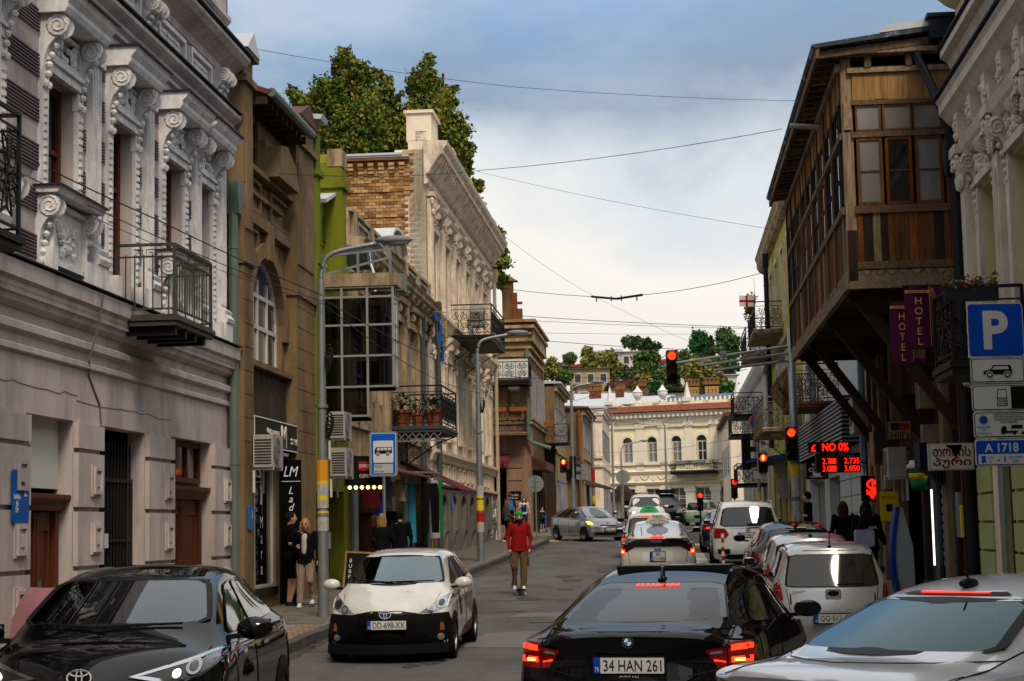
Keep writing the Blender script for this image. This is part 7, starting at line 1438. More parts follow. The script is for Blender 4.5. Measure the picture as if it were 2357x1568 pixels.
# --- silver small hatchback parked on the right
c=Car('hatchback_car','small silver hatchback parked on the right with dark rear window',HATCH,yawpos(1912,23.1,5,1.8),5,mat('paint_silver_b','#b9bab9',.32,.03,3,0,dirt='#857e74',damt=.3,dscale=(2,2,3),coat=1,spec=.3,metal=.4))
c.glaze([(-.62,.905),(.62,.905),(.60,1.1),(.54,1.33),(-.54,1.33),(-.60,1.1)],'rear',plain('smoked_glass','#2a2623',.06,spec=.8),'rear_window',.02);side_glass(c,.5,2.45,.97,1.36,1.6,(.25,.7));c.glaze([(-.66,1.02),(.66,1.02),(.54,1.38),(-.54,1.38)],'front',name='windscreen')
for s in(-1,1):c.decal([(s*a,b)for a,b in((.645,.74),(.73,.72),(.74,.97),(.685,1.0),(.665,.88))],'rear',lens_red,'tail_light',.008);c.decal([(.2,.74),(.3,.78),(.34,.93),(.28,.98)],'left' if s<0 else 'right',lens_red,'tail_light',.008);seam(c,[(s*.60,.88),(s*.56,.6)],'rear')
c.badge([(rrect(.2,.15,.03),.004,chrome),(rrect(.18,.13,.03),.006,paint('paint_silver_c','#a9aaa9',.4)),([(.075*math.cos(a),.02+.037*math.sin(a))for a in np.linspace(0,2*PI,21)[:-1]],.01,blackplastic)],0,.80,'rear',.01);o=fit_text('KIA',.09,.035,letter_white,c.t,c.proj(0,.82,'rear',.025));fit_text('picanto',.2,.045,grey,c.t,c.proj(-.42,.845,'rear',.012));wiper(c,.05,.93,.42,.935,'rear');c.plate('QQ-512-GG',0,.5,'rear');seam(c,[(-.5,1.375),(.5,1.375)],'rear')
p=c.proj(0,.35-1.8,'top',0);q=MB();q.ell((0,0,.01),(.03,.05,.02),8,5);q.tube([(0,0,.02),(0,-.06,.22)],.008,5);q.build('roof_aerial',blackplastic,c.t,loc=p)
for s in(-1,1):q=MB();q.tube([c.proj(s*.55,y-1.8,'top',.006)for y in np.linspace(.1,1.9,8)],.012,5);q.build('roof_rail',blackplastic,c.t)
c.mirror(2.6,1.0,blackplastic);c.done()
def simple_car(label,spec,pos,yaw,pm,rg,sg,wsg,lamps='rear',lit=True,plate=None,name='parked_car',mirrors=None,tl=None,group='cars in the street',hl=None,pz=.6):
 c=Car(name,label,spec,pos,yaw,pm,group=group);c.glaze(rg,'rear',name='rear_window');side_glass(c,*sg);c.glaze(wsg,'front',name='windscreen')
 zb_=rg[0][1]
 for s in(-1,1):
  if tl:c.decal([(s*a,b)for a,b in tl],'rear',lens_red,'tail_light',.008)
  if tl and lit:cx_=sum(a for a,b in tl)/len(tl);cz_=sum(b for a,b in tl)/len(tl);c.decal([(s*(cx_-.05),cz_-.05),(s*(cx_+.06),cz_-.05),(s*(cx_+.06),cz_+.0),(s*(cx_-.05),cz_+.0)],'rear',brake_on,'brake_light',.013)
  if hl:c.decal([(s*a,b)for a,b in hl],'front',lens_clear,'headlight',.008)
 c.mirror(mirrors or spec['L']*.72,zb_+.06,pm)
 if plate:c.plate(plate,0,pz,'rear' if lamps=='rear' else 'front')
 return c
p=lambda px,Y,yaw,d:yawpos(px,Y,yaw,d)
c=simple_car('silver hatchback parked just ahead of the small hatchback',dict(HATCH),p(1868,27.6,5,1.8),5,P_silver,[(-.62,.905),(.62,.905),(.54,1.33),(-.54,1.33)],(.5,2.45,.97,1.36,1.6,(.25,.7)),[(-.66,1.02),(.66,1.02),(.54,1.38),(-.54,1.38)],tl=[(.635,.74),(.73,.72),(.74,.98),(.675,1.02)],lit=False,plate='LL-330-LK');q=MB();pp=c.proj(0,.4-1.8,'top',0);q.ell((0,0,.01),(.035,.06,.03),8,5);q.build('roof_aerial',blackplastic,c.t,loc=pp);c.done()
c=simple_car('dark charcoal crossover parked ahead of the two silver hatchbacks',dict(XOVER),p(1838,32.5,5,2.18),5,P_dark,[(-.6,1.15),(.6,1.15),(.5,1.42),(-.5,1.42)],(.8,3.1,1.06,1.43,2.05,(.55,.75)),[(-.74,1.09),(.74,1.09),(.57,1.44),(-.57,1.44)],tl=[(.55,.85),(.82,.85),(.84,1.0),(.55,1.0)],lit=False,plate='RR-118-RB');c.decal([(-.2,1.44),(.2,1.44),(.19,1.46),(-.19,1.46)],'rear',lens_dark,'light_housing',.01);q=MB();pp=c.proj(0,.9-2.18,'top',0);q.ell((0,0,.01),(.035,.06,.03),8,5);q.tube([(0,0,.02),(0,-.05,.2)],.008,4);q.build('roof_aerial',blackplastic,c.t,loc=pp);c.done()
c=simple_car('large white four by four with roof rails and tinted rear glass',SUV,(6.58,50.4),5,P_white,[(-.78,1.16),(.78,1.16),(.66,1.68),(-.66,1.68)],(.5,3.65,1.17,1.7,2.2,(.25,.65)),[(-.8,1.2),(.8,1.2),(.66,1.7),(-.66,1.7)],tl=[(.52,.95),(.60,.84),(.93,.84),(.95,1.12),(.62,1.1)],lit=False,plate='MB-566-MB',pz=.92,mirrors=3.5)
for s in(-1,1):q=MB();q.tube([c.proj(s*.68,y-2.55,'top',.05 if .4<y<2.9 else 0)for y in np.linspace(.3,3.0,9)],.02,5);q.build('roof_rail',steel,c.t);c.decal([(s*a,b)for a,b in((.5,.42),(.82,.42),(.84,.55),(.5,.55))],'rear',blackplastic,'exhaust_vent',.008)
c.decal([(-.45,1.10),(.45,1.10),(.45,1.13),(-.45,1.13)],'rear',chrome,'trim_strip',.01);c.decal([(-.7,.26),(.7,.26),(.6,.4),(-.6,.4)],'rear',blackplastic,'bumper_skirt',.008)
c.badge([([(.06*math.cos(u),.06*math.sin(u)),(.06*math.cos(v),.06*math.sin(v)),(.05*math.cos(v),.05*math.sin(v)),(.05*math.cos(u),.05*math.sin(u))],.01,chrome)for u,v in((2*PI*i/14,2*PI*(i+1)/14)for i in range(14))]+[([(.009*math.cos(a+1.57),.009*math.sin(a+1.57)),(.055*math.cos(a),.055*math.sin(a)),(.009*math.cos(a-1.57),.009*math.sin(a-1.57))],.01,chrome)for a in(PI/2,PI*7/6,PI*11/6)],0,1.06,'rear',.012);c.done()
def taxi_sign(c,y,lit,txt,m):
 q=MB();q.prism([(-.28,0),(.28,0),(.24,.06),(.14,.17),(-.14,.17),(-.24,.06)],'y',-.07,.07);pp=c.proj(0,y-c.L/2,'top',0);o=q.build('taxi_sign',m,c.t,loc=pp);fit_text('TAXI',.22,.075,plate_k,o,(0,-.075,.115));fit_text(txt,.34,.05,plate_k,o,(0,-.075,.035))
c=simple_car('white taxi with dark lower rear glass and brake lights on, behind the black fastback',PRIUS,p(1512,40.2,5,2.25),5,mat('paint_taxi_white','#c6c2b8',.3,.03,3,0,dirt='#8f877b',damt=.35,dscale=(2,2,3),coat=1,spec=.3),[(-.62,1.15),(.62,1.15),(.54,1.42),(-.54,1.42)],(1.0,3.3,.98,1.38,2.2,(.6,.9)),[(-.7,1.0),(.7,1.0),(.54,1.4),(-.54,1.4)],plate=None,name='taxi',mirrors=3.2)
c.decal([(-.7,.92),(.7,.92),(.74,1.1),(-.74,1.1)],'rear',car_glass,'lower_window',.008)
for s in(-1,1):c.decal([(s*a,b)for a,b in((.42,.98),(.72,.80),(.84,.74),(.85,1.12),(.74,1.12),(.70,.95))],'rear',lens_dark,'tail_light',.01);c.decal([(s*a,b)for a,b in((.74,.76),(.83,.75),(.83,.88),(.75,.86))],'rear',brake_on,'brake_light',.015);c.decal([(s*a,b)for a,b in((.77,.78),(.81,.78),(.81,.83),(.77,.83))],'rear',brake_hot,'brake_bulb',.018);c.decal([(s*a,b)for a,b in((.68,.32),(.8,.40),(.8,.46),(.66,.36))],'rear',lens_red,'reflector',.01)
c.decal([(-.16,1.105),(.16,1.105),(.16,1.135),(-.16,1.135)],'rear',brake_on,'brake_light',.016);c.badge(star_oval(.085,emblem,plain('badge_deep_blue','#1a3d86',.3)),0,.86,'rear',.014);c.decal([(-.8,.18),(.8,.18),(.7,.36),(-.7,.36)],'rear',blackplastic,'bumper_skirt',.008);c.decal([(-.34,.58),(.34,.58),(.34,.80),(-.34,.80)],'rear',plain('plate_plinth','#d0cdc6',.5),'plate_plinth',.006)
c.plate('BE-\n210-BB',0,.69,'rear',.33,.2,'GE');seam(c,[(-.7,.9),(-.64,.5),(.64,.5),(.7,.9)],'rear');wiper(c,-.35,1.17,-.38,1.33,'rear');taxi_sign(c,1.7,False,'თბილისი',plain('sign_pale','#c9c4bb',.5));q=MB();pp=c.proj(0,1.35-2.25,'top',0);q.prism([(-.08,0),(.06,0),(-.06,.09)],'x',-.01,.01);q.build('shark_fin',P_white,c.t,loc=pp);c.done()
c=simple_car('second white taxi with lit green roof sign, ahead of the first taxi',dict(HATCH,top=[(a,b+.1)for a,b in HATCH['top']]),p(1494,48.5,5,1.8),5,P_white,[(-.62,.98),(.62,.98),(.54,1.43),(-.54,1.43)],(.5,2.45,.97,1.44,1.6,(.25,.7)),[(-.66,1.02),(.66,1.02),(.54,1.46),(-.54,1.46)],plate='CC-101-DA',name='taxi',tl=[(.635,.74),(.73,.72),(.74,.98),(.675,1.02)]);c.decal([(-.2,1.46),(.2,1.46),(.2,1.485),(-.2,1.485)],'rear',brake_on,'brake_light',.012);taxi_sign(c,.9,True,'თბილისი',plain('taxi_green','#3aa866',.5));c.done()
c=simple_car('dark blue saloon waiting ahead of the second taxi',dict(SED),p(1492,56,5,2.25),5,P_navy,[(-.62,1.13),(.62,1.13),(.5,1.39),(-.5,1.39)],(1.05,3.25,1.03,1.36,2.2,(.4,.55)),[(-.68,1.08),(.68,1.08),(.53,1.38),(-.53,1.38)],tl=[(.45,.80),(.83,.78),(.83,.96),(.5,.93)]);c.done()
c=simple_car('dark blue saloon partly hidden by the white four by four',dict(SED),(7.38,61.5),5,P_navy,[(-.62,1.13),(.62,1.13),(.5,1.39),(-.5,1.39)],(1.05,3.25,1.03,1.36,2.2,(.4,.55)),[(-.68,1.08),(.68,1.08),(.53,1.38),(-.53,1.38)],tl=[(.45,.80),(.83,.78),(.83,.96),(.5,.93)],plate='WW-909-WA',pz=.5);c.done()
c=simple_car('silver liftback turning at the crossing with its indicator lit',dict(PRIUS),(3.1,76.2),156,P_grey,[(-.6,1.15),(.6,1.15),(.54,1.42),(-.54,1.42)],(.8,3.3,.98,1.38,2.2,(.7,.95)),[(-.74,.99),(.74,.99),(.55,1.41),(-.55,1.41)],lamps='front',plate='BE-581-EB',pz=.52,mirrors=3.15)
for s in(-1,1):c.decal([(s*a,b)for a,b in((.42,.66),(.70,.62),(.82,.72),(.80,.88),(.62,.86))],'front',lens_clear,'headlight',.008)
c.decal([(.62,.72),(.80,.72),(.79,.84),(.66,.84)],'front',ind_on,'indicator',.014);c.decal([(-.4,.66),(.4,.66),(.36,.70),(-.36,.70)],'front',blackplastic,'grille',.009);c.decal([(-.62,.28),(.62,.28),(.58,.40),(-.58,.40)],'front',blackplastic,'grille',.009);c.badge(star_oval(.06,emblem,grey),0,.78,'front',.012);wiper(c,-.55,1.0,.0,1.03,'front');wiper(c,.05,1.0,.55,1.03,'front');seam(c,[(2.2,.3),(2.2,.95)],'right');seam(c,[(1.2,.3),(1.15,.95)],'right');c.done()
c=simple_car('white people carrier facing the camera with one headlight glaring',dict(SUV),p(1490,89,183,-2.55),183,P_white,[(-.78,1.16),(.78,1.16),(.66,1.68),(-.66,1.68)],(.5,3.65,1.17,1.7,2.2,(.25,.65)),[(-.84,1.17),(.84,1.17),(.66,1.72),(-.66,1.72)],lamps='front',hl=[(.5,.8),(.86,.78),(.88,.98),(.6,.95)]);c.decal([(.66+.09*math.cos(a),.88+.09*math.sin(a))for a in np.linspace(0,2*PI,13)[:-1]],'front',head_on,'lamp_lens',.016);c.decal([(-.45,.6),(.45,.6),(.5,.9),(-.5,.9)],'front',blackplastic,'grille',.008);c.done()
c=simple_car('black four by four with roof box behind the white people carrier',dict(SUV),p(1536,98,183,-2.55),183,P_black,[(-.78,1.16),(.78,1.16),(.66,1.68),(-.66,1.68)],(.5,3.65,1.17,1.7,2.2,(.25,.65)),[(-.84,1.17),(.84,1.17),(.66,1.72),(-.66,1.72)],lamps='front',hl=[(.5,.8),(.86,.78),(.88,.98),(.6,.95)]);q=MB();q.prism(rrect(1.1,.22,.08),'y',-1.2,.9);q.build('roof_box',blackplastic,c.t,loc=(0,0,2.0));c.done()
c=simple_car('pale green and white hatchback far down the crossing with brake lights on',dict(HATCH),p(1604,100,20,1.8),20,P_mint,[(-.62,.905),(.62,.905),(.54,1.33),(-.54,1.33)],(.5,2.45,.97,1.36,1.6,(.25,.7)),[(-.66,1.02),(.66,1.02),(.54,1.38),(-.54,1.38)],tl=[(.635,.74),(.73,.72),(.74,.98),(.675,1.02)]);c.decal([(-.7,.8),(.7,.8),(.7,.9),(-.7,.9)],'rear',P_white,'white_band',.006);c.decal([(-.2,1.36),(.2,1.36),(.2,1.39),(-.2,1.39)],'rear',brake_on,'brake_light',.012);c.done()
# ------------------------------------------------------------------ people
def remesh(mb,name,m,parent,vox=.012,it=3):
 me=mb.mesh('tmp',m);o=bpy.data.objects.new('tmp',me);r=o.modifiers.new('r','REMESH');r.mode='VOXEL';r.voxel_size=vox;s_=o.modifiers.new('s','SMOOTH');s_.iterations=it;s_.factor=.5
 n=evaluated(o);n.name=name
 if name in('top','trousers'):
  for v,m_ in zip(n.vertices,[w.normal.copy()for w in n.vertices]):v.co+=m_*(.009*noise.noise(Vector((v.co.x*13,v.co.y*13,v.co.z*8)))+.008*noise.noise(Vector((v.co.x*26+5,v.co.y*26,v.co.z*7))))
 n.materials.clear();n.materials.append(m);n.shade_smooth();return link(name,n,parent)
def loft(mb,rings,n=14):
 vs=[(c[0]+rx*math.cos(2*PI*j/n),c[1]+ry*math.sin(2*PI*j/n),c[2])for c,rx,ry in rings for j in range(n)];k=len(rings)
 mb.add(vs,[(i*n+j,i*n+(j+1)%n,(i+1)*n+(j+1)%n,(i+1)*n+j)for i in range(k-1)for j in range(n)]+[tuple(range(n))[::-1],tuple(range((k-1)*n,k*n))])
def limb(mb,pts,rs):
 mb.tube(pts,list(rs),8)
 for p,r in zip(pts,rs):mb.ell(p,r*.99,8,6)
SKIN=mat('skin','#b98a72',.6,.06,8,0);SKIN2=mat('skin_tan','#a5755c',.6,.06,8,0)
cm=lambda n,c:MATS.get(n)or mat(n,c,.9,.15,5,.25,40)
def person(label,pos,face,H=1.7,J=None,top='#101014',bot='#15161a',hair=('bob','#8a6a44'),shoe='#c9c9c9',sleeve=1,leg=1,bulk=1.0,skin=None,group=None,loose=1.0,hood=False,shirt=None,beard=None,vox=.013,eyes=False,hip=True):
 """figure facing local +y; J moves joints from a relaxed stance"""
 t=thing('person',label,'person',pos,math.radians(face),group);k=H/1.7;skin=skin or SKIN
 j=dict(pel=(0,0,.93),che=(0,.0,1.24),nec=(0,-.01,1.45),hea=(0,.02,1.585))
 for s,n in((-1,'l'),(1,'r')):j.update({n+'sh':(s*.175,-.01,1.40),n+'el':(s*.235,-.03,1.13),n+'wr':(s*.25,.05,.89),n+'hi':(s*.09,0,.92),n+'kn':(s*.1,.02,.5),n+'an':(s*.1,-.02,.09)})
 j.update(J or{});j={a:Vector(b)*k for a,b in j.items()};b_=bulk;hv=(j['hea']-j['nec']).normalized();q=MB()
 q.ell(j['hea'],(.075*k,.095*k,.118*k),12,9);q.ell(j['hea']+Vector((0,.03,-.055))*k,(.055*k,.06*k,.06*k),8,6);q.ell(j['hea']+Vector((0,.1,-.02))*k,(.016*k,.022*k,.026*k),6,5)
 for s in(-1,1):q.ell(j['hea']+Vector((s*.076,0,-.01))*k,(.012*k,.022*k,.032*k),6,5)
 limb(q,[j['nec']-Vector((0,0,.06)),j['hea']-Vector((0,0,.03))],(.055*k,.05*k));loft(q,[(j['pel']-Vector((0,0,.04)),.15*b_,.1*b_),(j['pel']+Vector((0,0,.12)),.135*b_,.09*b_),(j['che']+Vector((0,0,.05)),.155*b_,.1*b_),(j['che']+Vector((0,0,.15)),.13*b_,.08),(j['nec'],.06,.055)])
 for n in 'lr':
  limb(q,[j[n+'sh'],j[n+'el'],j[n+'wr']],(.048*k*b_,.037*k*b_,.026*k));d=(j[n+'wr']-j[n+'el']).normalized();h=j[n+'wr']+d*.05*k;q.ell(h,.036*k,8,6);sd=d.cross(Vector((1,0,0))).normalized();s=-1 if n=='l' else 1
  for i in range(4):
   f=h+sd*(.024*(i-1.5))*k;l=(.062,.072,.068,.05)[i]*k;limb(q,[f,f+d*l*.6,f+d*l*.9+Vector((-s*.025*k,.0,0))],(.0105*k,.0095*k,.008*k))
  limb(q,[h,h+sd*.035*k+d*.03*k,h+sd*.045*k+d*.06*k],(.014*k,.012*k,.01*k));limb(q,[j[n+'hi'],j[n+'kn'],j[n+'an']],(.08*k*b_,.052*k,.036*k));limb(q,[j[n+'an']-Vector((0,.03,.05)),j[n+'an']+Vector((0,.12,-.06))*k],(.032,.026))
 remesh(q,'body',skin,t,vox)
 L=loose;q=MB();P_,C_,N_=j['pel'],j['che'],j['nec'];V=lambda z,y=0:Vector((0,y,z))*k
 loft(q,[(P_-V(.10 if L>1 else .06),.175*b_*L,.12*b_*L),(P_+V(.05),.165*b_*L,.115*b_*L),(C_-V(.08),.155*b_*L,.11*b_*L),(C_+V(.06),.175*b_*L,.118*b_*L),(C_+V(.15),.165*b_,.095*b_),(N_-V(.02),.075,.07),(N_+V(.015),.062,.06)])
 for n in 'lr':
  e=j[n+'el'];w=j[n+'wr'];pts=[j[n+'sh'],e,e+(w-e)*.93]if sleeve>=1 else[j[n+'sh'],j[n+'sh']+(e-j[n+'sh'])*.8];limb(q,pts,[.066*k*b_*L,.052*k*b_*L,.042*k*L][:len(pts)])
 if hood:loft(q,[(N_+V(-.03,-.03),.1,.1),(N_+V(.03,-.05),.11,.1),(N_+V(.07,-.07),.09,.06)])
 remesh(q,'top',cm('cloth_'+top,top),t,vox)
 q=MB();loft(q,[(P_-V(.1),.155*b_,.11*b_),(P_+V(.0),.163*b_,.112*b_),(P_+V(.12),.15*b_,.102*b_)])
 for n in 'lr':
  a,kn,an=j[n+'hi']-V(.03),j[n+'kn'],j[n+'an'];pts=[a,kn,an+V(.0)]if leg>=1 else[a,a+(kn-a)*(.85 if leg>.4 else .5)];limb(q,pts,[.098*k*b_,.075*k*(1+(L-1)*.8),.062*k*(1+(L-1)*1.2)][:len(pts)])
 remesh(q,'trousers' if leg>=1 else 'shorts',cm('cloth_'+bot,bot),t,vox)
 for n in 'lr':
  q=MB();a=j[n+'an'];limb(q,[a-V(.045,.03),a+V(-.05,.06),a+V(-.062,.14)],(.042*k,.042*k,.032*k));q.box(a.x-.04*k,a.x+.04*k,a.y-.07*k,a.y+.175*k,a.z-.095*k,a.z-.07*k);remesh(q,'shoe',cm('shoe_'+shoe,shoe),t,.01)
 hd=j['hea'];q=MB();st,hc_=hair
 if st=='helmet':q.ell(hd+V(.065,-.012),(.095*k,.108*k,.075*k),14,9)
 else:q.ell(hd+V(.025,-.022),(.088*k,.1*k,.112*k),12,9)
 if st in('bob','long','pony'):
  dz={'bob':.17,'long':.42,'pony':.1}[st]
  loft(q,[(hd+V(.02,-.045),.088*k,.07*k),(hd+V(-dz*.5,-.06),.1*k,.055*k),(hd+V(-dz,-.07),.085*k,.04*k)])
  if st!='pony':
   for s in(-1,1):limb(q,[hd+Vector((s*.075,.02,.04))*k,hd+Vector((s*.088,.015,-.05))*k,hd+Vector((s*.082,.0,-min(dz,.2)))*k],(.025*k,.028*k,.018*k))
  else:limb(q,[hd+V(.05,-.1),hd+V(-.05,-.15),hd+V(-.25,-.12)],(.04,.035,.015))
 remesh(q,'helmet' if st=='helmet' else 'hair',cm('hair_'+hc_,hc_),t,.011)
 if beard:q=MB();q.ell(hd+V(-.075,.06),(.058*k,.05*k,.055*k),8,6);limb(q,[hd+Vector((-.07,.02,-.02))*k,hd+Vector((-.05,.05,-.08))*k],(.02,.03));limb(q,[hd+Vector((.07,.02,-.02))*k,hd+Vector((.05,.05,-.08))*k],(.02,.03));remesh(q,'beard',cm('hair_'+beard,beard),t,.01)
 if eyes:
  for s in(-1,1):q=MB();q.ell(hd+Vector((s*.03,.088,.012))*k,(.013*k,.008*k,.007*k),6,5);q.build('eye',blackplastic,t);q=MB();q.bar(hd+Vector((s*.015,.093,.03))*k,hd+Vector((s*.048,.082,.032))*k,.008*k);q.build('eyebrow',cm('brow','#4a3425'),t)
  q=MB();q.ell(hd+V(-.065,.09),(.024*k,.008*k,.007*k),8,5);q.build('mouth',cm('lips','#7d4038'),t)
 if shirt:q=MB();loft(q,[(C_+V(-.22,.03),.075,.1),(C_+V(.06,.035),.085,.105),(C_+V(.14,.03),.07,.09),(N_-V(.02),.05,.066)]);remesh(q,'undershirt',cm('cloth_'+shirt,shirt),t,.012)
 return t,j
F0=180
w1,_=person('woman in black cardigan, white top and beige trousers walking towards the camera',(-4.0,33.2,ground(33.2)+.15),176,1.66,dict(lwr=(-.02,.2,1.2),lel=(-.24,-.02,1.14),rkn=(.1,.08,.5),ran=(.1,.1,.1),lkn=(-.1,.05,.5),lan=(-.11,-.14,.12),rwr=(.27,.06,.88))and dict(rwr=(.13,.2,1.16),rel=(.25,-.02,1.13),lkn=(-.1,.1,.51),lan=(-.12,-.12,.15),rkn=(.09,.06,.5),ran=(.09,.12,.09)),'#0c0d12','#8d7b69',('bob','#9a7440'),'#d2d4d6',shirt='#b9b0a8',vox=.011,eyes=True,loose=1.06)
q=MB();q.prism(rrect(.26,.3,.06),'y',-.06,.06);o=q.build('handbag',cm('bag_black','#0a0a0b'),None,loc=(-3.68,33.24,ground(33.2)+.92));tag(o,'black handbag hanging at the side of the woman in the cardigan','bag')
person('man in black T-shirt and shorts standing at the shop doorway, facing away',(-4.36,33.75,ground(33.7)+.14),-75,1.8,dict(lwr=(-.1,.2,1.12),lel=(-.29,-.02,1.12),rwr=(.15,.25,1.1),rkn=(.12,.1,.5)),'#08080a','#0a0a0c',('short','#1d1512'),'#1a1a20',sleeve=.5,leg=.8,bulk=1.22,loose=1.08)
q=MB();relief(q,-.1,.1,-.14,.14,0,18,0,.05);o=q.build('shirt_print',cm('print_pink','#a8426a'),bpy.data.objects['person.001'],loc=(-.06,.155,1.28))
person('young woman with auburn hair in dark red top, talking at the clothes shop',(-3.12,38.6,ground(38.6)+.14),-80,1.64,None,'#4a1216','#16161c',('long','#3d1f14'),'#222222')
person('blonde woman in black seen from behind beside the bus stop',(-2.86,37.4,ground(37.4)+.14),20,1.68,dict(lwr=(-.12,.2,1.1)),'#0a0a0d','#0d0d10',('bob','#8a6a3a'),'#1c1c1c')
person('figure in black half hidden behind the bus stop pole',(-2.62,39.6,ground(39.6)+.14),10,1.72,None,'#08080a','#101014',('short','#16100c'),'#1c1c1c',bulk=1.05)
sk,_=person('skateboarder in red hoodie, cargo trousers and green cap rolling down the road',(.07,38.2,ground(38.2)+.125),184,1.68,dict(lwr=(-.22,.1,.88),lel=(-.255,-.03,1.12),rwr=(.22,.1,.88),rel=(.255,-.03,1.12),lkn=(-.09,.06,.5),lan=(-.07,.1,.09),rkn=(.12,.03,.5),ran=(.12,-.12,.09),hea=(0,.05,1.575)),'#821013','#5c4630',('helmet','#128a2a'),'#cfcbc4',loose=1.13,hood=True,beard='#1a1411',vox=.012,eyes=True,bulk=.95)
for s in(-1,1):q=MB();q.prism(rrect(.15,.2,.02),'x',-.02,.02);o=q.build('cargo_pocket',cm('cloth_#5c4630','#5c4630'),sk,loc=(s*.19,.02,.6))
sb_=thing('skateboard','skateboard with dark deck under the rider in red','skateboard',(.07,38.2,ground(38.2)),math.radians(4));q=MB();q.prism([(-.4,.135),(-.3,.10),(.3,.10),(.4,.135),(.4,.148),(.3,.112),(-.3,.112),(-.4,.148)],'x',-.1,.1);q.build('deck',blackplastic,sb_)
for y in(-.22,.22):
 q=MB();q.bar((-.09,y,.055),(.09,y,.055),.03);q.box(-.03,.03,y-.03,y+.03,.05,.1);q.build('truck',steel,sb_)
 for s in(-1,1):q=MB();q.lathe([(.03,-.02),(.03,.02)],(s*.09,y,.03),10,0,'x');q.build('wheel',white,sb_)
person('woman in grey jumper and black trousers walking at the street corner',(-.35,71,ground(71)+.15),-60,1.68,dict(rwr=(.15,.2,1.05),lkn=(-.1,.08,.5),ran=(.1,-.2,.12)),'#4a4a48','#101013',('bob','#7a4a28'),'#c9c9c9')
person('person with blue backpack entering the corner doorway',(-.25,80,ground(80)+.35),0,1.75,None,'#2a2228','#14141a',('short','#6a2a1c'),'#1c1c1c');q=MB();q.prism(rrect(.3,.45,.1),'y',-.1,.1);q.build('backpack',cm('pack_blue','#2c6fae'),bpy.data.objects['person.007']if 'person.007' in bpy.data.objects else None,loc=(0,-.19,1.2))
person('woman in white T-shirt and blue dungarees on the corner steps',(.42,84.6,ground(84)+.2),180,1.68,dict(rwr=(.05,.22,1.28),lwr=(-.28,.1,.95)),'#b9bcc4','#1c2c48',('long','#1d120e'),'#999999',sleeve=.5,eyes=True);q=MB();q.prism(rrect(.26,.36,.04),'y',.09,.125);q.build('dungaree_bib',cm('cloth_#1c2c48','#1c2c48'),bpy.data.objects['person.008'],loc=(0,0,1.16))
person('small child in dark clothes standing on blue scooter by the steps',(1.28,84.2,ground(84)+.23),215,1.15,dict(rwr=(.1,.25,1.05),lwr=(-.1,.25,1.05)),'#1c2a2c','#1a1a20',('short','#2a1812'),'#b0b0b0',leg=.8,vox=.011)
sc_=thing('kick_scooter','blue kick scooter under the small child','scooter',(1.28,84.2,ground(84)+.16),math.radians(215));q=MB();q.box(-.06,.06,-.3,.3,.05,.09);q.bar((0,.3,.06),(0,.26,.78),.03);q.bar((-.16,.26,.78),(.16,.26,.78),.025);q.build('frame',plain('scooter_blue','#1a5fa0',.4),sc_)
for y in(-.3,.32):q=MB();q.lathe([(.06,-.015),(.06,.015)],(0,y,.06),10,0,'x');q.build('wheel',rubber,sc_)
person('man in black drinking from a cup, leaning by the traffic light pole',(7.62,45.5,ground(45.5)+.25),65,1.82,dict(rwr=(.04,.16,1.5),rel=(.24,.1,1.22),lwr=(-.1,.3,1.12),lkn=(-.08,.28,.62),lan=(-.08,-.02,.3)),'#08080a','#0b0b0d',('short','#15100c'),'#202020',sleeve=.5)
person('woman with dark red hair in black seen from behind on the right pavement',(6.38,34,ground(34)+.26),-4,1.66,None,'#0a0a0c','#101014',('long','#46120e'),'#1c1c1c')
person('woman with long dark hair in black jacket carrying white bag, seen from behind',(6.22,31,ground(31)+.26),-2,1.68,dict(rwr=(.32,.05,.95)),'#09090b','#0f0f12',('long','#1c0f0c'),'#1c1c1c',bulk=1.12,loose=1.1)
bg_=thing('shoulder_bag','pale lilac shoulder bag on the back of the dark haired woman','bag',(6.12,30.74,ground(31)+1.3),.1);q=MB();q.prism(rrect(.34,.3,.05),'y',-.05,.05);q.build('pouch',cm('bag_lilac','#9a96a8'),bg_);q=MB();q.tube([(-.13,-.03,.14),(-.06,-.05,.36),(.04,.02,.52)],.014,5);q.build('strap',blackplastic,bg_);fit_text('WEAR',.2,.05,sign_white,bpy.data.objects['person.012']if 'person.012' in bpy.data.objects else bg_,(.06,-.14,1.22))
def driver(c,x,y,z,label,top,m_sk=None):
 p=c.t.matrix_basis@Vector((x,y,z))if False else(Matrix.Translation(c.t.location)@c.t.rotation_euler.to_matrix().to_4x4())@Vector((x,y,z));person(label,p,math.degrees(c.t.rotation_euler.z),1.66,dict(pel=(0,0,.72),lkn=(-.1,.4,.72),lan=(-.1,.45,.45),rkn=(.1,.4,.72),ran=(.1,.45,.45),lhi=(-.09,0,.72),rhi=(.09,0,.72),che=(0,-.03,1.0),nec=(0,-.03,1.2),hea=(0,0,1.33),lsh=(-.17,-.02,1.15),rsh=(.17,-.02,1.15),lel=(-.22,.15,.98),rel=(.22,.15,.98),lwr=(-.1,.38,1.06),rwr=(.12,.38,1.06)),top,'#20242c',('short','#3a2a1e'),'#222222')
driver(CHR,-.37,.0,-.2,'driver in pale shirt behind the wheel of the black crossover','#8d8a88');driver(AQ,-.37,.0,-.28,'driver in white shirt behind the wheel of the white hatchback','#a8a6a2')
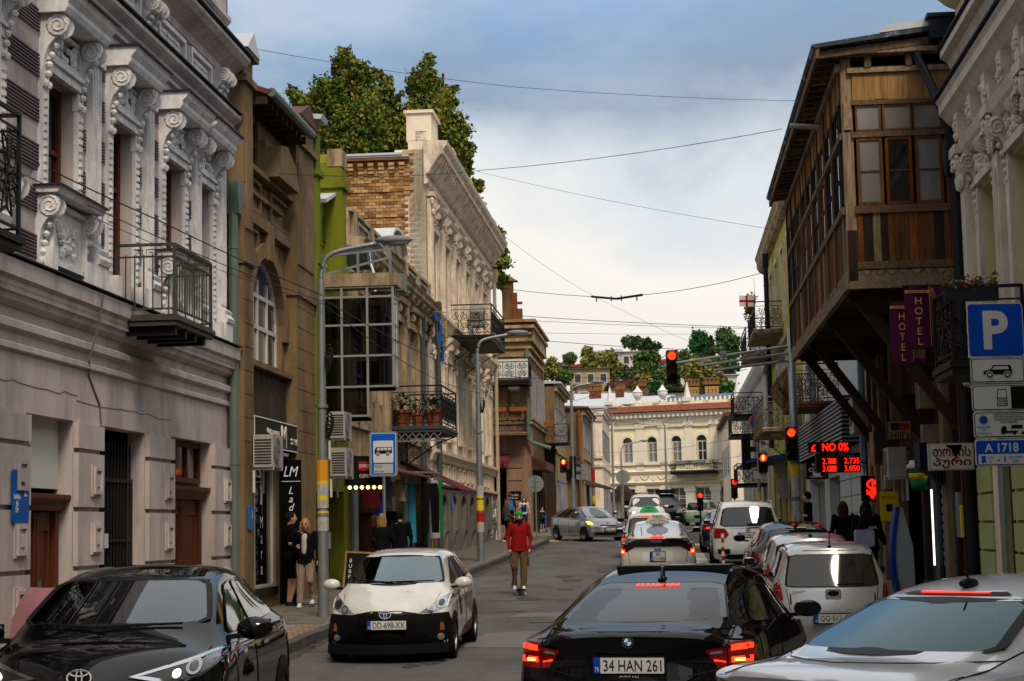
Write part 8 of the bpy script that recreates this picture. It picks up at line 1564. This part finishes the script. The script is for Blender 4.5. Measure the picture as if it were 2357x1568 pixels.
# ------------------------------------------------------------------ street furniture
def lamp(label,x,y,h,ax,az,z0=None,r=.09,posters=False,head=1.0,ay=0):
 z0=ground(y)+.12 if z0 is None else z0;t=thing('street_lamp',label,'street lamp',(x,y,z0),0,'street lamps');q=MB();q.tube([(0,0,0),(0,0,h*.5),(0,0,h)],[r*1.05,r*.85,r*.6],10)
 for z in(h*.3,h*.62):q.lathe([(r*1.1,-.03),(r*1.1,.03)],(0,0,z),10)
 q.build('pole',steel,t,angle=40);q=MB();q.tube(catmull([(0,0,h),(.03*ax,0,h+az*.35),(.22*ax,ay*.2,h+az*.75),(ax,ay,h+az)],5),r*.45,7);q.build('arm',steel,t,True);q=MB();s=1 if ax>0 else-1;q.ell((ax+s*.3*head,ay,h+az+.06),(.34*head,.13*head,.08*head),12,6);q.build('lamp_head',grey,t,True);q=MB();q.ell((ax+s*.34*head,ay,h+az+.02),(.25*head,.1*head,.075*head),10,6);q.build('lens',plain('lamp_lens','#8d8b82',.2)if 'lamp_lens' not in MATS else MATS['lamp_lens'],t,True)
 if posters:
  for z,hh,m_ in posters:q=MB();q.lathe([(r*1.04,z),(r*1.045,z+hh)],(0,0,0),10);q.build('poster',m_,t)
 return t
torn=mat('torn_paper','#a39f95',.9,.3,9,.2,60)
l1=lamp('tall grey street lamp by the white hatchback, its pole plastered with yellow flyers',-3.37,30.55,5.95,1.0,.62,r=.098,posters=((1.75,.1,yellow_c),(1.9,.42,torn),(2.0,.12,yellow_c),(2.1,.28,yellow_c),(2.38,.36,plain('poster_orange','#c98a28',.8)),(1.5,.25,torn)))
l2=lamp('street lamp with yellow and red bands beside the skateboarder',-1.07,52.95,6.35,.95,.55,r=.11,posters=((1.55,.45,yellow_c),(1.2,.3,red_c),(.9,.3,torn),(2.0,.3,torn)))
lamp('leaning street lamp at the corner crossing carrying pedestrian signals',2.85,85,6.7,1.0,.55,r=.11);lamp('street lamp with red and yellow wraps past the crossing',5.04,112,6.7,1.1,.6,r=.12,posters=((1.2,.5,yellow_c),(2.2,1.3,red_c)));lamp('short street lamp in front of the yellow building',8.4,137,5.1,1.5,.9,r=.11);lamp('tall curved street lamp in front of the arched windows, turned left',11.3,130,6.6,-1.1,.8,r=.1);lamp('street lamp beside the brown downpipe of the yellow building',7.0,124,7.3,.8,.8,r=.1)
def sign_board(t,w,h,x,z,m,y=0,r=.03,th=.012,name='sign_plate'):q=MB();q.prism(rrect(w,h,r,4,x,z),'y',y,y+th);return q.build(name,m,t)
def flat(t,poly,m,y,name='print',th=.002):q=MB();q.prism(poly,'y',y-th,y);return q.build(name,m,t)
bs=thing('bus_stop_sign','blue bus stop sign with bus symbol on grey pole by the clothes shop','bus stop sign',(-2.86,38,ground(38)+.14),-.05);q=MB();q.tube([(0,.05,0),(0,.05,3.5)],.035,8);q.build('pole',steel,bs)
sign_board(bs,.62,.98,0,2.98,grey,.01,.06,.03);sign_board(bs,.55,.91,0,2.98,sign_white,.004,.03,.006);sign_board(bs,.53,.89,0,2.98,plain('bus_blue','#0f55b5',.4),0,.03,.004);flat(bs,rrect(.44,.48,.03,4,0,3.03),sign_white,-.002);flat(bs,rrect(.42,.2,.01,2,0,2.66),plain('id_grey','#a9aaa6',.5),-.002)
flat(bs,[(-.19,3.0),(-.19,3.07),(-.155,3.13),(.19,3.13),(.19,2.99),(-.19,2.98)],plate_k,-.006)
for x in(-.145,-.06,.02,.105):flat(bs,[(x,3.06),(x+.065,3.06),(x+.065,3.115),(x+.02*(x<-.1),3.115)],sign_white,-.009)
for x in(-.115,.1):flat(bs,disc(.045,14,x,2.985),sign_white,-.009);flat(bs,disc(.037,14,x,2.985),plate_k,-.012);flat(bs,disc(.017,12,x,2.985),sign_white,-.015)
fit_text('ID:2165',.17,.045,plate_k,bs,(-.1,-.006,2.71));fit_text('SMS: 93344',.2,.04,plate_k,bs,(-.09,-.006,2.6))
ps=thing('parking_sign','stack of five parking signs on steel pole, blue P on top','parking sign',(5.74,20.5,ground(20.5)+.24),.02);q=MB();q.tube([(0,.06,0),(0,.06,4.05)],.042,10);q.build('pole',steel,ps);pb=plain('parking_blue','#0848b4',.4);dz=-.24
def plate3(w,h,z,m,edge=plate_k):sign_board(ps,w,h,0,z+dz,sign_white,.008,.04);sign_board(ps,w-.02,h-.02,0,z+dz,edge,.004,.035,.006);return sign_board(ps,w-.04,h-.04,0,z+dz,m,.0,.03,.004)
plate3(.665,.64,4.01,pb,pb);fit_text('P',.3,.46,sign_white,ps,(0,-.003,4.01+dz),bold=.035)
plate3(.64,.30,3.53,sign_white);z=3.51+dz;flat(ps,[(-.17,z+.01),(-.17,z-.03),(.17,z-.03),(.17,z+.02),(.15,z+.08),(-.05,z+.08),(-.09,z+.03)],plate_k,-.004);flat(ps,[(-.07,z+.03),(-.04,z+.065),(.12,z+.065),(.13,z+.03)],sign_white,-.007)
for x in(-.1,.11):flat(ps,disc(.045,14,x,z-.035),sign_white,-.008);flat(ps,disc(.036,14,x,z-.035),plate_k,-.011);flat(ps,disc(.02,12,x,z-.035),sign_white,-.014)
plate3(.64,.31,3.205,sign_white);z=3.205+dz;flat(ps,[(.14,z-.13),(.3,z-.13),(.3,z+.13),(.14,z+.13)],plate_k,-.004);
for pl_ in([(-.03,-.1),(.1,-.1),(.09,.1),(-.02,.1)],):flat(ps,[(a,z+b)for a,b in pl_],plate_k,-.004);flat(ps,[(a*.85+.005,z+b*.9)for a,b in pl_],sign_white,-.007);flat(ps,[(-.03,z+.0),(.1,z+.0),(.09,z-.012),(-.02,z-.012)],plate_k,-.01);flat(ps,[(-.02,z-.085),(.09,z-.085),(.085,z-.02),(-.015,z-.02)],plate_k,-.0085,th=.0005)
plate3(.63,.31,2.885,sign_white);z=2.885+dz;flat(ps,disc(.055,18,-.2,z+.06),plain('seal_orange','#c98a3a',.5),-.004);flat(ps,disc(.047,18,-.2,z+.06),pb,-.007);fit_text('პარკირების წესის დარღვევისას\nავტოსატრანსპორტო საშუალება\nგადაყვანილ იქნება სპეციალურ\nდაცულ სადგომზე',.36,.12,plate_k,ps,(.1,-.005,z+.075));fit_text('ცხელი ხაზი\n13 96',.16,.07,pb,ps,(-.2,-.005,z-.04));fit_text('www.tbilisi.gov.ge',.18,.022,pb,ps,(-.2,-.005,z-.1))
for(a,b,c_,d_)in((.0,.07,-.1,-.02),(.05,.2,-.1,-.075),(.12,.26,-.05,-.005)):flat(ps,[(a,z+c_),(b,z+c_),(b,z+d_),(a+.015,z+d_)],plate_k,-.004)
for x in(.03,.16,.26):flat(ps,disc(.02,10,x,z-.1),plate_k,-.006)
plate3(.62,.31,2.555,pb,pb);z=2.555+dz;fit_text('A 1718',.4,.11,sign_white,ps,(0,-.003,z+.06),bold=.02);flat(ps,rrect(.56,.12,.01,2,0,z-.075),sign_white,-.004);fit_text('1',.05,.08,pb,ps,(-.22,-.008,z-.075),bold=.02);fit_text('სთ\nh',.07,.085,pb,ps,(-.14,-.008,z-.075));fit_text('- 1',.1,.08,pb,ps,(-.01,-.008,z-.075),bold=.02);fit_text('ლარი\nGEL',.16,.085,pb,ps,(.16,-.008,z-.075))
def box_sign(name,label,X0,X1,z0,z1,Y,m,edge,ang=0,d=.12):t=thing(name,label,'shop sign',((X0+X1)/2,Y,(z0+z1)/2),ang);w,h=X1-X0,z1-z0;q=MB();q.box(-w/2,w/2,.0,d,-h/2,h/2);q.build('casing',edge,t);q=MB();q.box(-w/2+.02,w/2-.02,-.006,0,-h/2+.02,h/2-.02);q.build('face',m,t);q=MB();q.bar((w/2,.05,0),(w/2+.5,.05,0),.03);q.build('bracket',iron,t);return t
sg=box_sign('bread_sign','white sign with dark red Georgian lettering and a broken corner',6.10,6.76,2.50,2.90,25.6,plain('sign_cream','#c4bfb4',.5),plain('sign_rim','#9a978a',.5));mred=plain('letter_red','#6d0f14',.5);fit_text('თონის',.56,.16,mred,sg,(-.0,-.012,.08),bold=.02);fit_text('პური',.56,.16,mred,sg,(0,-.012,-.09),bold=.02);flat(sg,[(-.1,.17),(.16,.17),(.06,-.02),(.0,.1)],dark,-.017)
sg=box_sign('pet_shop_sign','tan sign with navy and red squares above dark lettering',6.66,7.1,3.2,3.56,31,plain('sign_tan','#8a744e',.6),wood_dark);flat(sg,[(-.16,.0),(0,0),(0,.13),(-.16,.13)],plain('sq_navy','#141824',.6),-.008);flat(sg,[(0,0),(.16,0),(.16,.13),(0,.13)],red_c,-.008);fit_text("Hill's",.34,.14,plain('hill_text','#2a2018',.6),sg,(0,-.01,-.09),bold=.01)
sg=box_sign('faded_sign','faded pinkish brown sign with green top edge',6.95,7.6,2.85,3.5,34,plain('sign_pinkbrown','#6d4a44',.7),worn,.5);flat(sg,[(-.3,.29),(.3,.29),(.3,.33),(-.3,.33)],green_c,-.008)
sg=box_sign('exchange_board','black currency exchange board with glowing red figures',6.85,7.85,2.88,3.32,39.5,plate_k,blackplastic,d=.2);sd_=plain('seg_grey','#77777a',.5);fit_text('EXCHANGE',.6,.08,sd_,sg,(.05,-.012,.17));fit_text('2.71     2.735',.84,.13,led_red,sg,(.05,-.012,.04));fit_text('3.01     3.050',.84,.13,led_red,sg,(.05,-.012,-.13));fit_text('$\n€',.07,.26,green_c,sg,(.03,-.012,-.04))
for z in(.04,-.13):flat(sg,[(-.2,z-.06),(-.06,z-.06),(-.06,z+.06),(-.2,z+.06)],led_red,-.012)
q=MB();q.box(-.66,.3,.0,.15,.24,.48);q.build('top_board',blackplastic,sg);fit_text('NO 0%',.6,.18,led_red,sg,(-.06,-.012,.36),bold=.02);fit_text('£',.1,.16,led_red,sg,(-.56,-.012,.34),bold=.02)
sg=box_sign('dollar_sign','black sign with round red dollar symbol under the exchange board',7.55,8.0,2.2,2.75,38,plate_k,blackplastic);fit_text('$',.24,.42,led_red,sg,(0,-.012,0),bold=.04)
sg=box_sign('coffee_board','small black coffee sign with white lettering and a white cup',7.2,7.74,2.82,3.26,43,plate_k,blackplastic);fit_text('ყავა',.26,.09,letter_white,sg,(0,-.012,.13),bold=.02);fit_text('COFFEE',.42,.1,letter_white,sg,(0,-.012,.01),bold=.02);flat(sg,[(-.25,-.2),(.25,-.2),(.25,-.1),(-.25,-.13)],plain('coffee_brown','#4a2a22',.6),-.008);flat(sg,[(-.1,-.14),(.06,-.14),(.09,-.05),(-.13,-.05)],letter_white,-.011);flat(sg,[(-.19,-.17),(.13,-.17),(.11,-.145),(-.17,-.145)],letter_white,-.011)
cu=thing('cup_sign','giant paper cup sign, green with yellow band and white lid','shop sign',(6.95,30,2.3),0)
for pr,m_,n_ in(([(.12,0),(.155,.18)],green_c,'cup'),([(.157,.18),(.172,.28)],yellow_c,'band'),([(.172,.28),(.18,.36)],green_c,'cup'),([(.2,.36),(.2,.42),(.16,.44),(.15,.5),(.01,.5)],white,'lid')):q=MB();q.lathe(pr,(0,0,0),16);q.build(n_,m_,cu,True)
fit_text('CUPS',.12,.05,plate_k,cu,(0,-.17,.23))
q=MB()
for i in range(8):q.box(-.03+i*.05,.0+i*.05,-.3,.1,-.04*i,.42-.04*i)
o=q.build('shop_blind',plain('blind_navy','#22283a',.6),None,loc=(6.62,28.6,2.62));tag(o,'dark blue ribbed blind box beside the white bread sign','shop blind')
ks=thing('payment_kiosk','blue and white payment kiosk standing on the right pavement','payment kiosk',(7.12,32.3,ground(32.3)+.24),AR);prof=catmull([(-.18,0),(-.3,.5),(-.28,1.0),(-.12,1.66)],5);q=MB();q.prism([tuple(p_)for p_ in prof]+[(.0,1.66),(.28,.9),(.3,0)],'x',-.24,.24);q.build('cabinet',plain('kiosk_white','#a9abab',.5),ks)
pe=[(p_[0]-.07,p_[1])for p_ in prof]
for s in(-.27,.24):q=MB();q.prism(pe+[(p_[0]+.04,p_[1])for p_ in prof[::-1]],'x',s,s+.03);q.build('side_rim',plain('kiosk_blue','#163a8f',.4)if s<0 else MATS['kiosk_blue'],ks)
q=MB();q.prism([(a-.005,b)for a,b in pe]+[(p_[0],p_[1])for p_ in prof[::-1]],'x',-.24,.24);q.build('front_panel',MATS['kiosk_blue'],ks);q=MB();q.bar((-.26,.02,.95),(-.26,.2,.95),.03);q.build('lock_bar',blackplastic,ks);ks.scale=(1,.6,.95)
po=MB();po.box(-.18,.18,-.006,0,-.28,.28);o=po.build('poster',yellow_c,None,loc=(7.15,33.4,2.05));tag(o,'yellow poster pasted above the payment kiosk','poster');fit_text('ქირავდება',.28,.06,plate_k,o,(0,-.01,.17));flat(o,[(-.06,-.1),(.06,-.1),(.06,.04),(-.06,.04)],plate_k,-.008)
def signal(name,label,x,y,z,lit=0,n=3,s=1.0,ang=0,ped=False,parent=None,pole=None,group='traffic lights'):
 t=thing(name,label,'traffic light',(x,y,z),ang,group);q=MB();h=.3*n*s;q.prism(rrect(.28*s,h,.03),'y',0,.22*s);q.build('housing',blackplastic,t)
 for i in range(n):
  zz=h/2-.15*s-i*.3*s;on=i==lit;q=MB();q.prism(disc(.105*s,16,0,zz),'y',-.01,.0);q.build('lens',led_glow if on else plain('lens_off_%d'%i,('#3a0a08','#3a2808','#08281a')[i%3],.3)if 'lens_off_%d'%i not in MATS else MATS['lens_off_%d'%i],t)
  q=MB()
  for k in range(8):a0,a1=PI*k/8,PI*(k+1)/8;q.prism([(.12*s*math.cos(a0),zz+.12*s*math.sin(a0)),(.12*s*math.cos(a1),zz+.12*s*math.sin(a1)),(.13*s*math.cos(a1),zz+.13*s*math.sin(a1)),(.13*s*math.cos(a0),zz+.13*s*math.sin(a0))],'y',-.2*s,0)
  q.build('visor',blackplastic,t)
 if ped:flat(t,[(-.03,h/2-.24),(.03,h/2-.24),(.04,h/2-.12),(.02,h/2-.07),(-.02,h/2-.07),(-.04,h/2-.12)],brake_hot,-.014)
 if pole:q=MB();q.tube([(0,.12,-z+pole),(0,.12,h/2)],.05,8);q.build('pole',iron,t)
 return t
gm=thing('signal_mast','grey steel mast by the exchange with three thin arms over the road','signal mast',(6.45,40,ground(40)+.2),0);q=MB();q.tube([(0,0,0),(0,0,5.7)],[.11,.085],12);q.build('mast',steel,gm,True)
for(x,y_,dz_)in((1556,836,0),(1611,842,-.17),(1643,853,-.34)):e=at(x,y_,40);q=MB();q.tube([(0,0,5.28+dz_),(e.x-6.45,0,e.z-ground(40)-.2)],.032,7);q.build('mast_arm',steel,gm)
for i in range(5):q=MB();q.box(-2.1+i*.45,-1.95+i*.45,-.036,.036,4.95+.16*(i%2),5.03+.16*(i%2));q.build('arm_clamp',grey,gm)
for z,hh,m_ in((.9,.8,torn),(1.8,.5,torn),(2.3,.25,yellow_c)):q=MB();q.lathe([(.115,z),(.112,z+hh)],(0,0,0),10);q.build('poster',m_,gm)
e=at(1547,845,40);signal('traffic_light','red traffic light hanging over the road at the arm end',e.x,40,e.z,s=.88);e=at(1822,1022,39.8);signal('traffic_light','red traffic light on the grey mast near the coffee sign',e.x,39.8,e.z,s=.85)
ns=thing('no_stopping_sign','round blue no stopping sign with red cross on the right pavement pole','traffic sign',(9.25,66,ground(66)+.2),-.06);q=MB();q.tube([(0,.06,0),(0,.06,4.75)],.06,8);q.build('pole',steel,ns);z=4.45;flat(ns,disc(.31,24,0,z),sign_white,0,th=.02);flat(ns,disc(.295,24,0,z),red_c,-.022);flat(ns,disc(.245,24,0,z),pb,-.026)
for s in(-1,1):flat(ns,[(-.2,z-s*.16),(-.16,z-s*.2),(.2,z+s*.16),(.16,z+s*.2)],red_c,-.03-.002*s)
sign_board(ns,.5,.28,.05,2.45,sign_white,.0);fit_text('პარკირება',.3,.06,plate_k,ns,(.1,-.004,2.5));q=MB();q.lathe([(.07,1.3),(.07,1.8)],(0,.06,0),8);q.build('poster',yellow_c,ns)
e=at(1756,1066,66);signal('pedestrian_light','red pedestrian light on the no stopping sign pole',e.x,65.9,e.z,n=2,s=1.2,ped=True);e=at(1297,1072,84.6);signal('pedestrian_light','red pedestrian light on the leaning corner street lamp',e.x,84.6,e.z,n=2,s=1.15,ped=True);e=at(1325,1075,85);signal('traffic_light','unlit traffic light turned sideways on the leaning corner street lamp',e.x,85.1,e.z,lit=9,ang=1.7,s=1.2)
e=at(1612,1155,92);signal('traffic_light','red traffic light on slim pole in front of the yellow building',e.x,92,e.z,s=1.1,pole=ground(92));e=at(1691,1125,88);signal('traffic_light','red traffic light beside the lowest right hand balcony',e.x,88,e.z,s=1.1,pole=ground(88));e=at(1727,1040,67);signal('traffic_light','large dark traffic light seen from the side by the no stopping sign',e.x,67,e.z,lit=9,s=1.5,ang=1.5)
def back_sign(label,x,y,h,r=.35,z0=None):t=thing('road_sign',label,'traffic sign',(x,y,(ground(y)+.15)if z0 is None else z0),0,'signs seen from behind');q=MB();q.tube([(0,0,0),(0,0,h+r)],.035,8);q.build('pole',steel,t);q=MB();q.prism(disc(r,22,0,h),'y',.04,.055);q.build('sign_back',grey,t);q=MB();q.box(-r*.5,r*.5,.02,.04,h+.1,h+.13);q.box(-r*.5,r*.5,.02,.04,h-.13,h-.1);q.build('clip',steel,t)
back_sign('back of round sign on steel pole at the kerb end',.87,73.2,2.35);back_sign('back of round sign behind the leaning corner street lamp',3.3,86.5,2.9,.4);back_sign('back of round sign on the short lamp by the yellow building',8.45,136,3.2,.55)
bo_=thing('flexible_bollard','red and white striped post beside the white four by four','bollard',(5.62,47.6,ground(47.6)),0)
for i in range(8):q=MB();q.lathe([(.045,.02+i*.12),(.043,.14+i*.12)],(0,0,0),10);q.build('stripe',red_c if i%2==0 else sign_white,bo_)
q=MB();q.lathe([(.14,0),(.1,.05),(.05,.06)],(0,0,0),12);q.build('base',rubber,bo_)
ab=thing('chalk_board','wooden framed blackboard menu standing behind the street lamp','sandwich board',(-3.2,34.6,ground(34.6)+.14),-.1);q=MB();frame_box(q,-.27,.27,.0,1.0,.035,-.02,.02);o=q.build('frame',tan_plank,ab);o.rotation_euler=(-.2,.06,0);q=MB();q.box(-.24,.24,-.005,.005,.03,.97);q.build('board',plate_k,o);fit_text('B\nU\nB\nB\nL\nE',.06,.6,sign_white,o,(-.15,-.01,.55));fit_text('TEA',.14,.1,sign_white,o,(.06,-.01,.2));flat(o,[(.0,.4),(.14,.4),(.16,.62),(-.02,.62)],plain('chalk_grey','#5c6064',.8),-.008)
an=thing('roof_aerial','thin aerial mast on the brown house roof','aerial',FL.w(11.0,.3,10.8),0);q=MB();q.tube([(0,0,0),(0,0,2.2)],.03,6);q.tube([(.15,0,0),(.13,0,2.6)],.012,4);q.build('mast',grey,an)
def cable(label,pts,r=.012,sag=.0):
 P_=[at(*p_)for p_ in pts];out=[]
 for a,b in zip(P_[:-1],P_[1:]):
  for k in range(12):t=k/12;v=a.lerp(b,t);v.z-=sag*4*t*(1-t);out.append(v)
 out.append(P_[-1]);q=MB();q.tube(out,r*.72,5);tag(q.build('overhead_cable',iron),label,'cable','cables over the street')
for lab,pts,r,sg_ in(('thick black cable from the mauve townhouse to the near lamp',[(-40,310,19.6),(360,505,25),(742,680,30.4)],.014,.03),('second black cable dropping to the near lamp',[(-40,355,19.6),(742,694,30.4)],.01,.1),('third thin cable to the near lamp',[(0,400,20),(742,700,30.4)],.007,.12),('cable from the near lamp to the banded lamp',[(745,690,30.5),(1098,865,52.9)],.014,.12),('lower cable from the near lamp towards the cream house',[(745,700,30.5),(1105,905,52.9)],.012,.3),('cable from the near lamp to the flower pot balcony',[(745,698,30.5),(930,900,47)],.008,.1),('highest thin wire across the sky, left half',[(560,108,31),(1180,200,34),(1830,232,38)],.007,.05),('wire rising across the sky to the timber house eave',[(640,400,32),(1110,392,45),(1800,297,38)],.011,.1),('faint wire sloping down across the pale sky',[(1100,395,56),(1790,530,42)],.007,.1),('faint diagonal wire from the cream house into the distance',[(1150,535,77),(1345,670,85),(1600,792,110)],.01,.1),('trolley style cable crossing in mid street, left part',[(1130,660,77),(1362,683,70)],.016,.05),('trolley style cable crossing in mid street, right part',[(1478,679,66),(1748,630,60)],.016,.1),('upper straight wire from the corner house roof',[(1190,727,86),(1730,754,85)],.02,.05),('second straight wire from the corner house roof',[(1200,737,86),(1730,757,85)],.014,.05),('third straight wire from the corner house',[(1220,766,88),(1730,768,85)],.012,.05),('fourth wire from the corner house eaves',[(1228,782,90),(1700,808,85)],.02,.1),('long dark wire at the foot of the hill',[(1130,860,80),(1340,868,90),(1560,862,90),(1720,850,80)],.02,.15),('wire rising from the leaning lamp to the red signal',[(1312,925,85),(1545,810,45)],.014,.2),('low wire in front of the yellow building, upper',[(1310,955,85),(1720,985,85)],.012,.2),('low wire in front of the yellow building, lower',[(1360,1040,112),(1690,1010,88)],.014,.25),('lowest wire in front of the yellow building',[(1395,1072,124),(1730,1045,80)],.014,.3),('slack wire loop between the corner house and the leaning lamp',[(1150,900,85),(1312,1000,85)],.016,.8),('second slack wire loop by the leaning lamp',[(1175,945,85),(1314,945,85)],.016,.9),('wire running along the right balconies',[(1700,1000,90),(1815,880,40)],.012,.2),('cable tangle over the olive house',[(1735,640,60),(1740,700,62)],.01,.3)):cable(lab,pts,r,sg_)
q=MB();a,b=at(1362,683,70),at(1478,679,66);q.tube([a,a.lerp(b,.5)+Vector((0,0,-.12)),b],.05,6)
for t in(.1,.4,.6,.9):v=a.lerp(b,t);q.tube([v,v-Vector((0,0,.22))],.025,5)
tag(q.build('cable_spreader',iron),'dark spreader bar hanging in the middle of the crossing cable','cable spreader')
for o_,z in((l1,3.2),(l1,4.4),(l2,4.6)):
 q=MB()
 for k in range(5):q.tube([(.1+.1*math.sin(k),-.08+.03*k,z-.1*k+.14*math.sin(a_))if False else(.12+(.03+.012*k)*math.cos(a_),-.1+.03*k,z+.05*k+(.1+.02*k)*math.sin(a_))for a_ in np.linspace(0,2*PI,13)],.016,4)
 q.build('cable_coil',iron,o_)
bpy.data.scenes.remove(TMP)
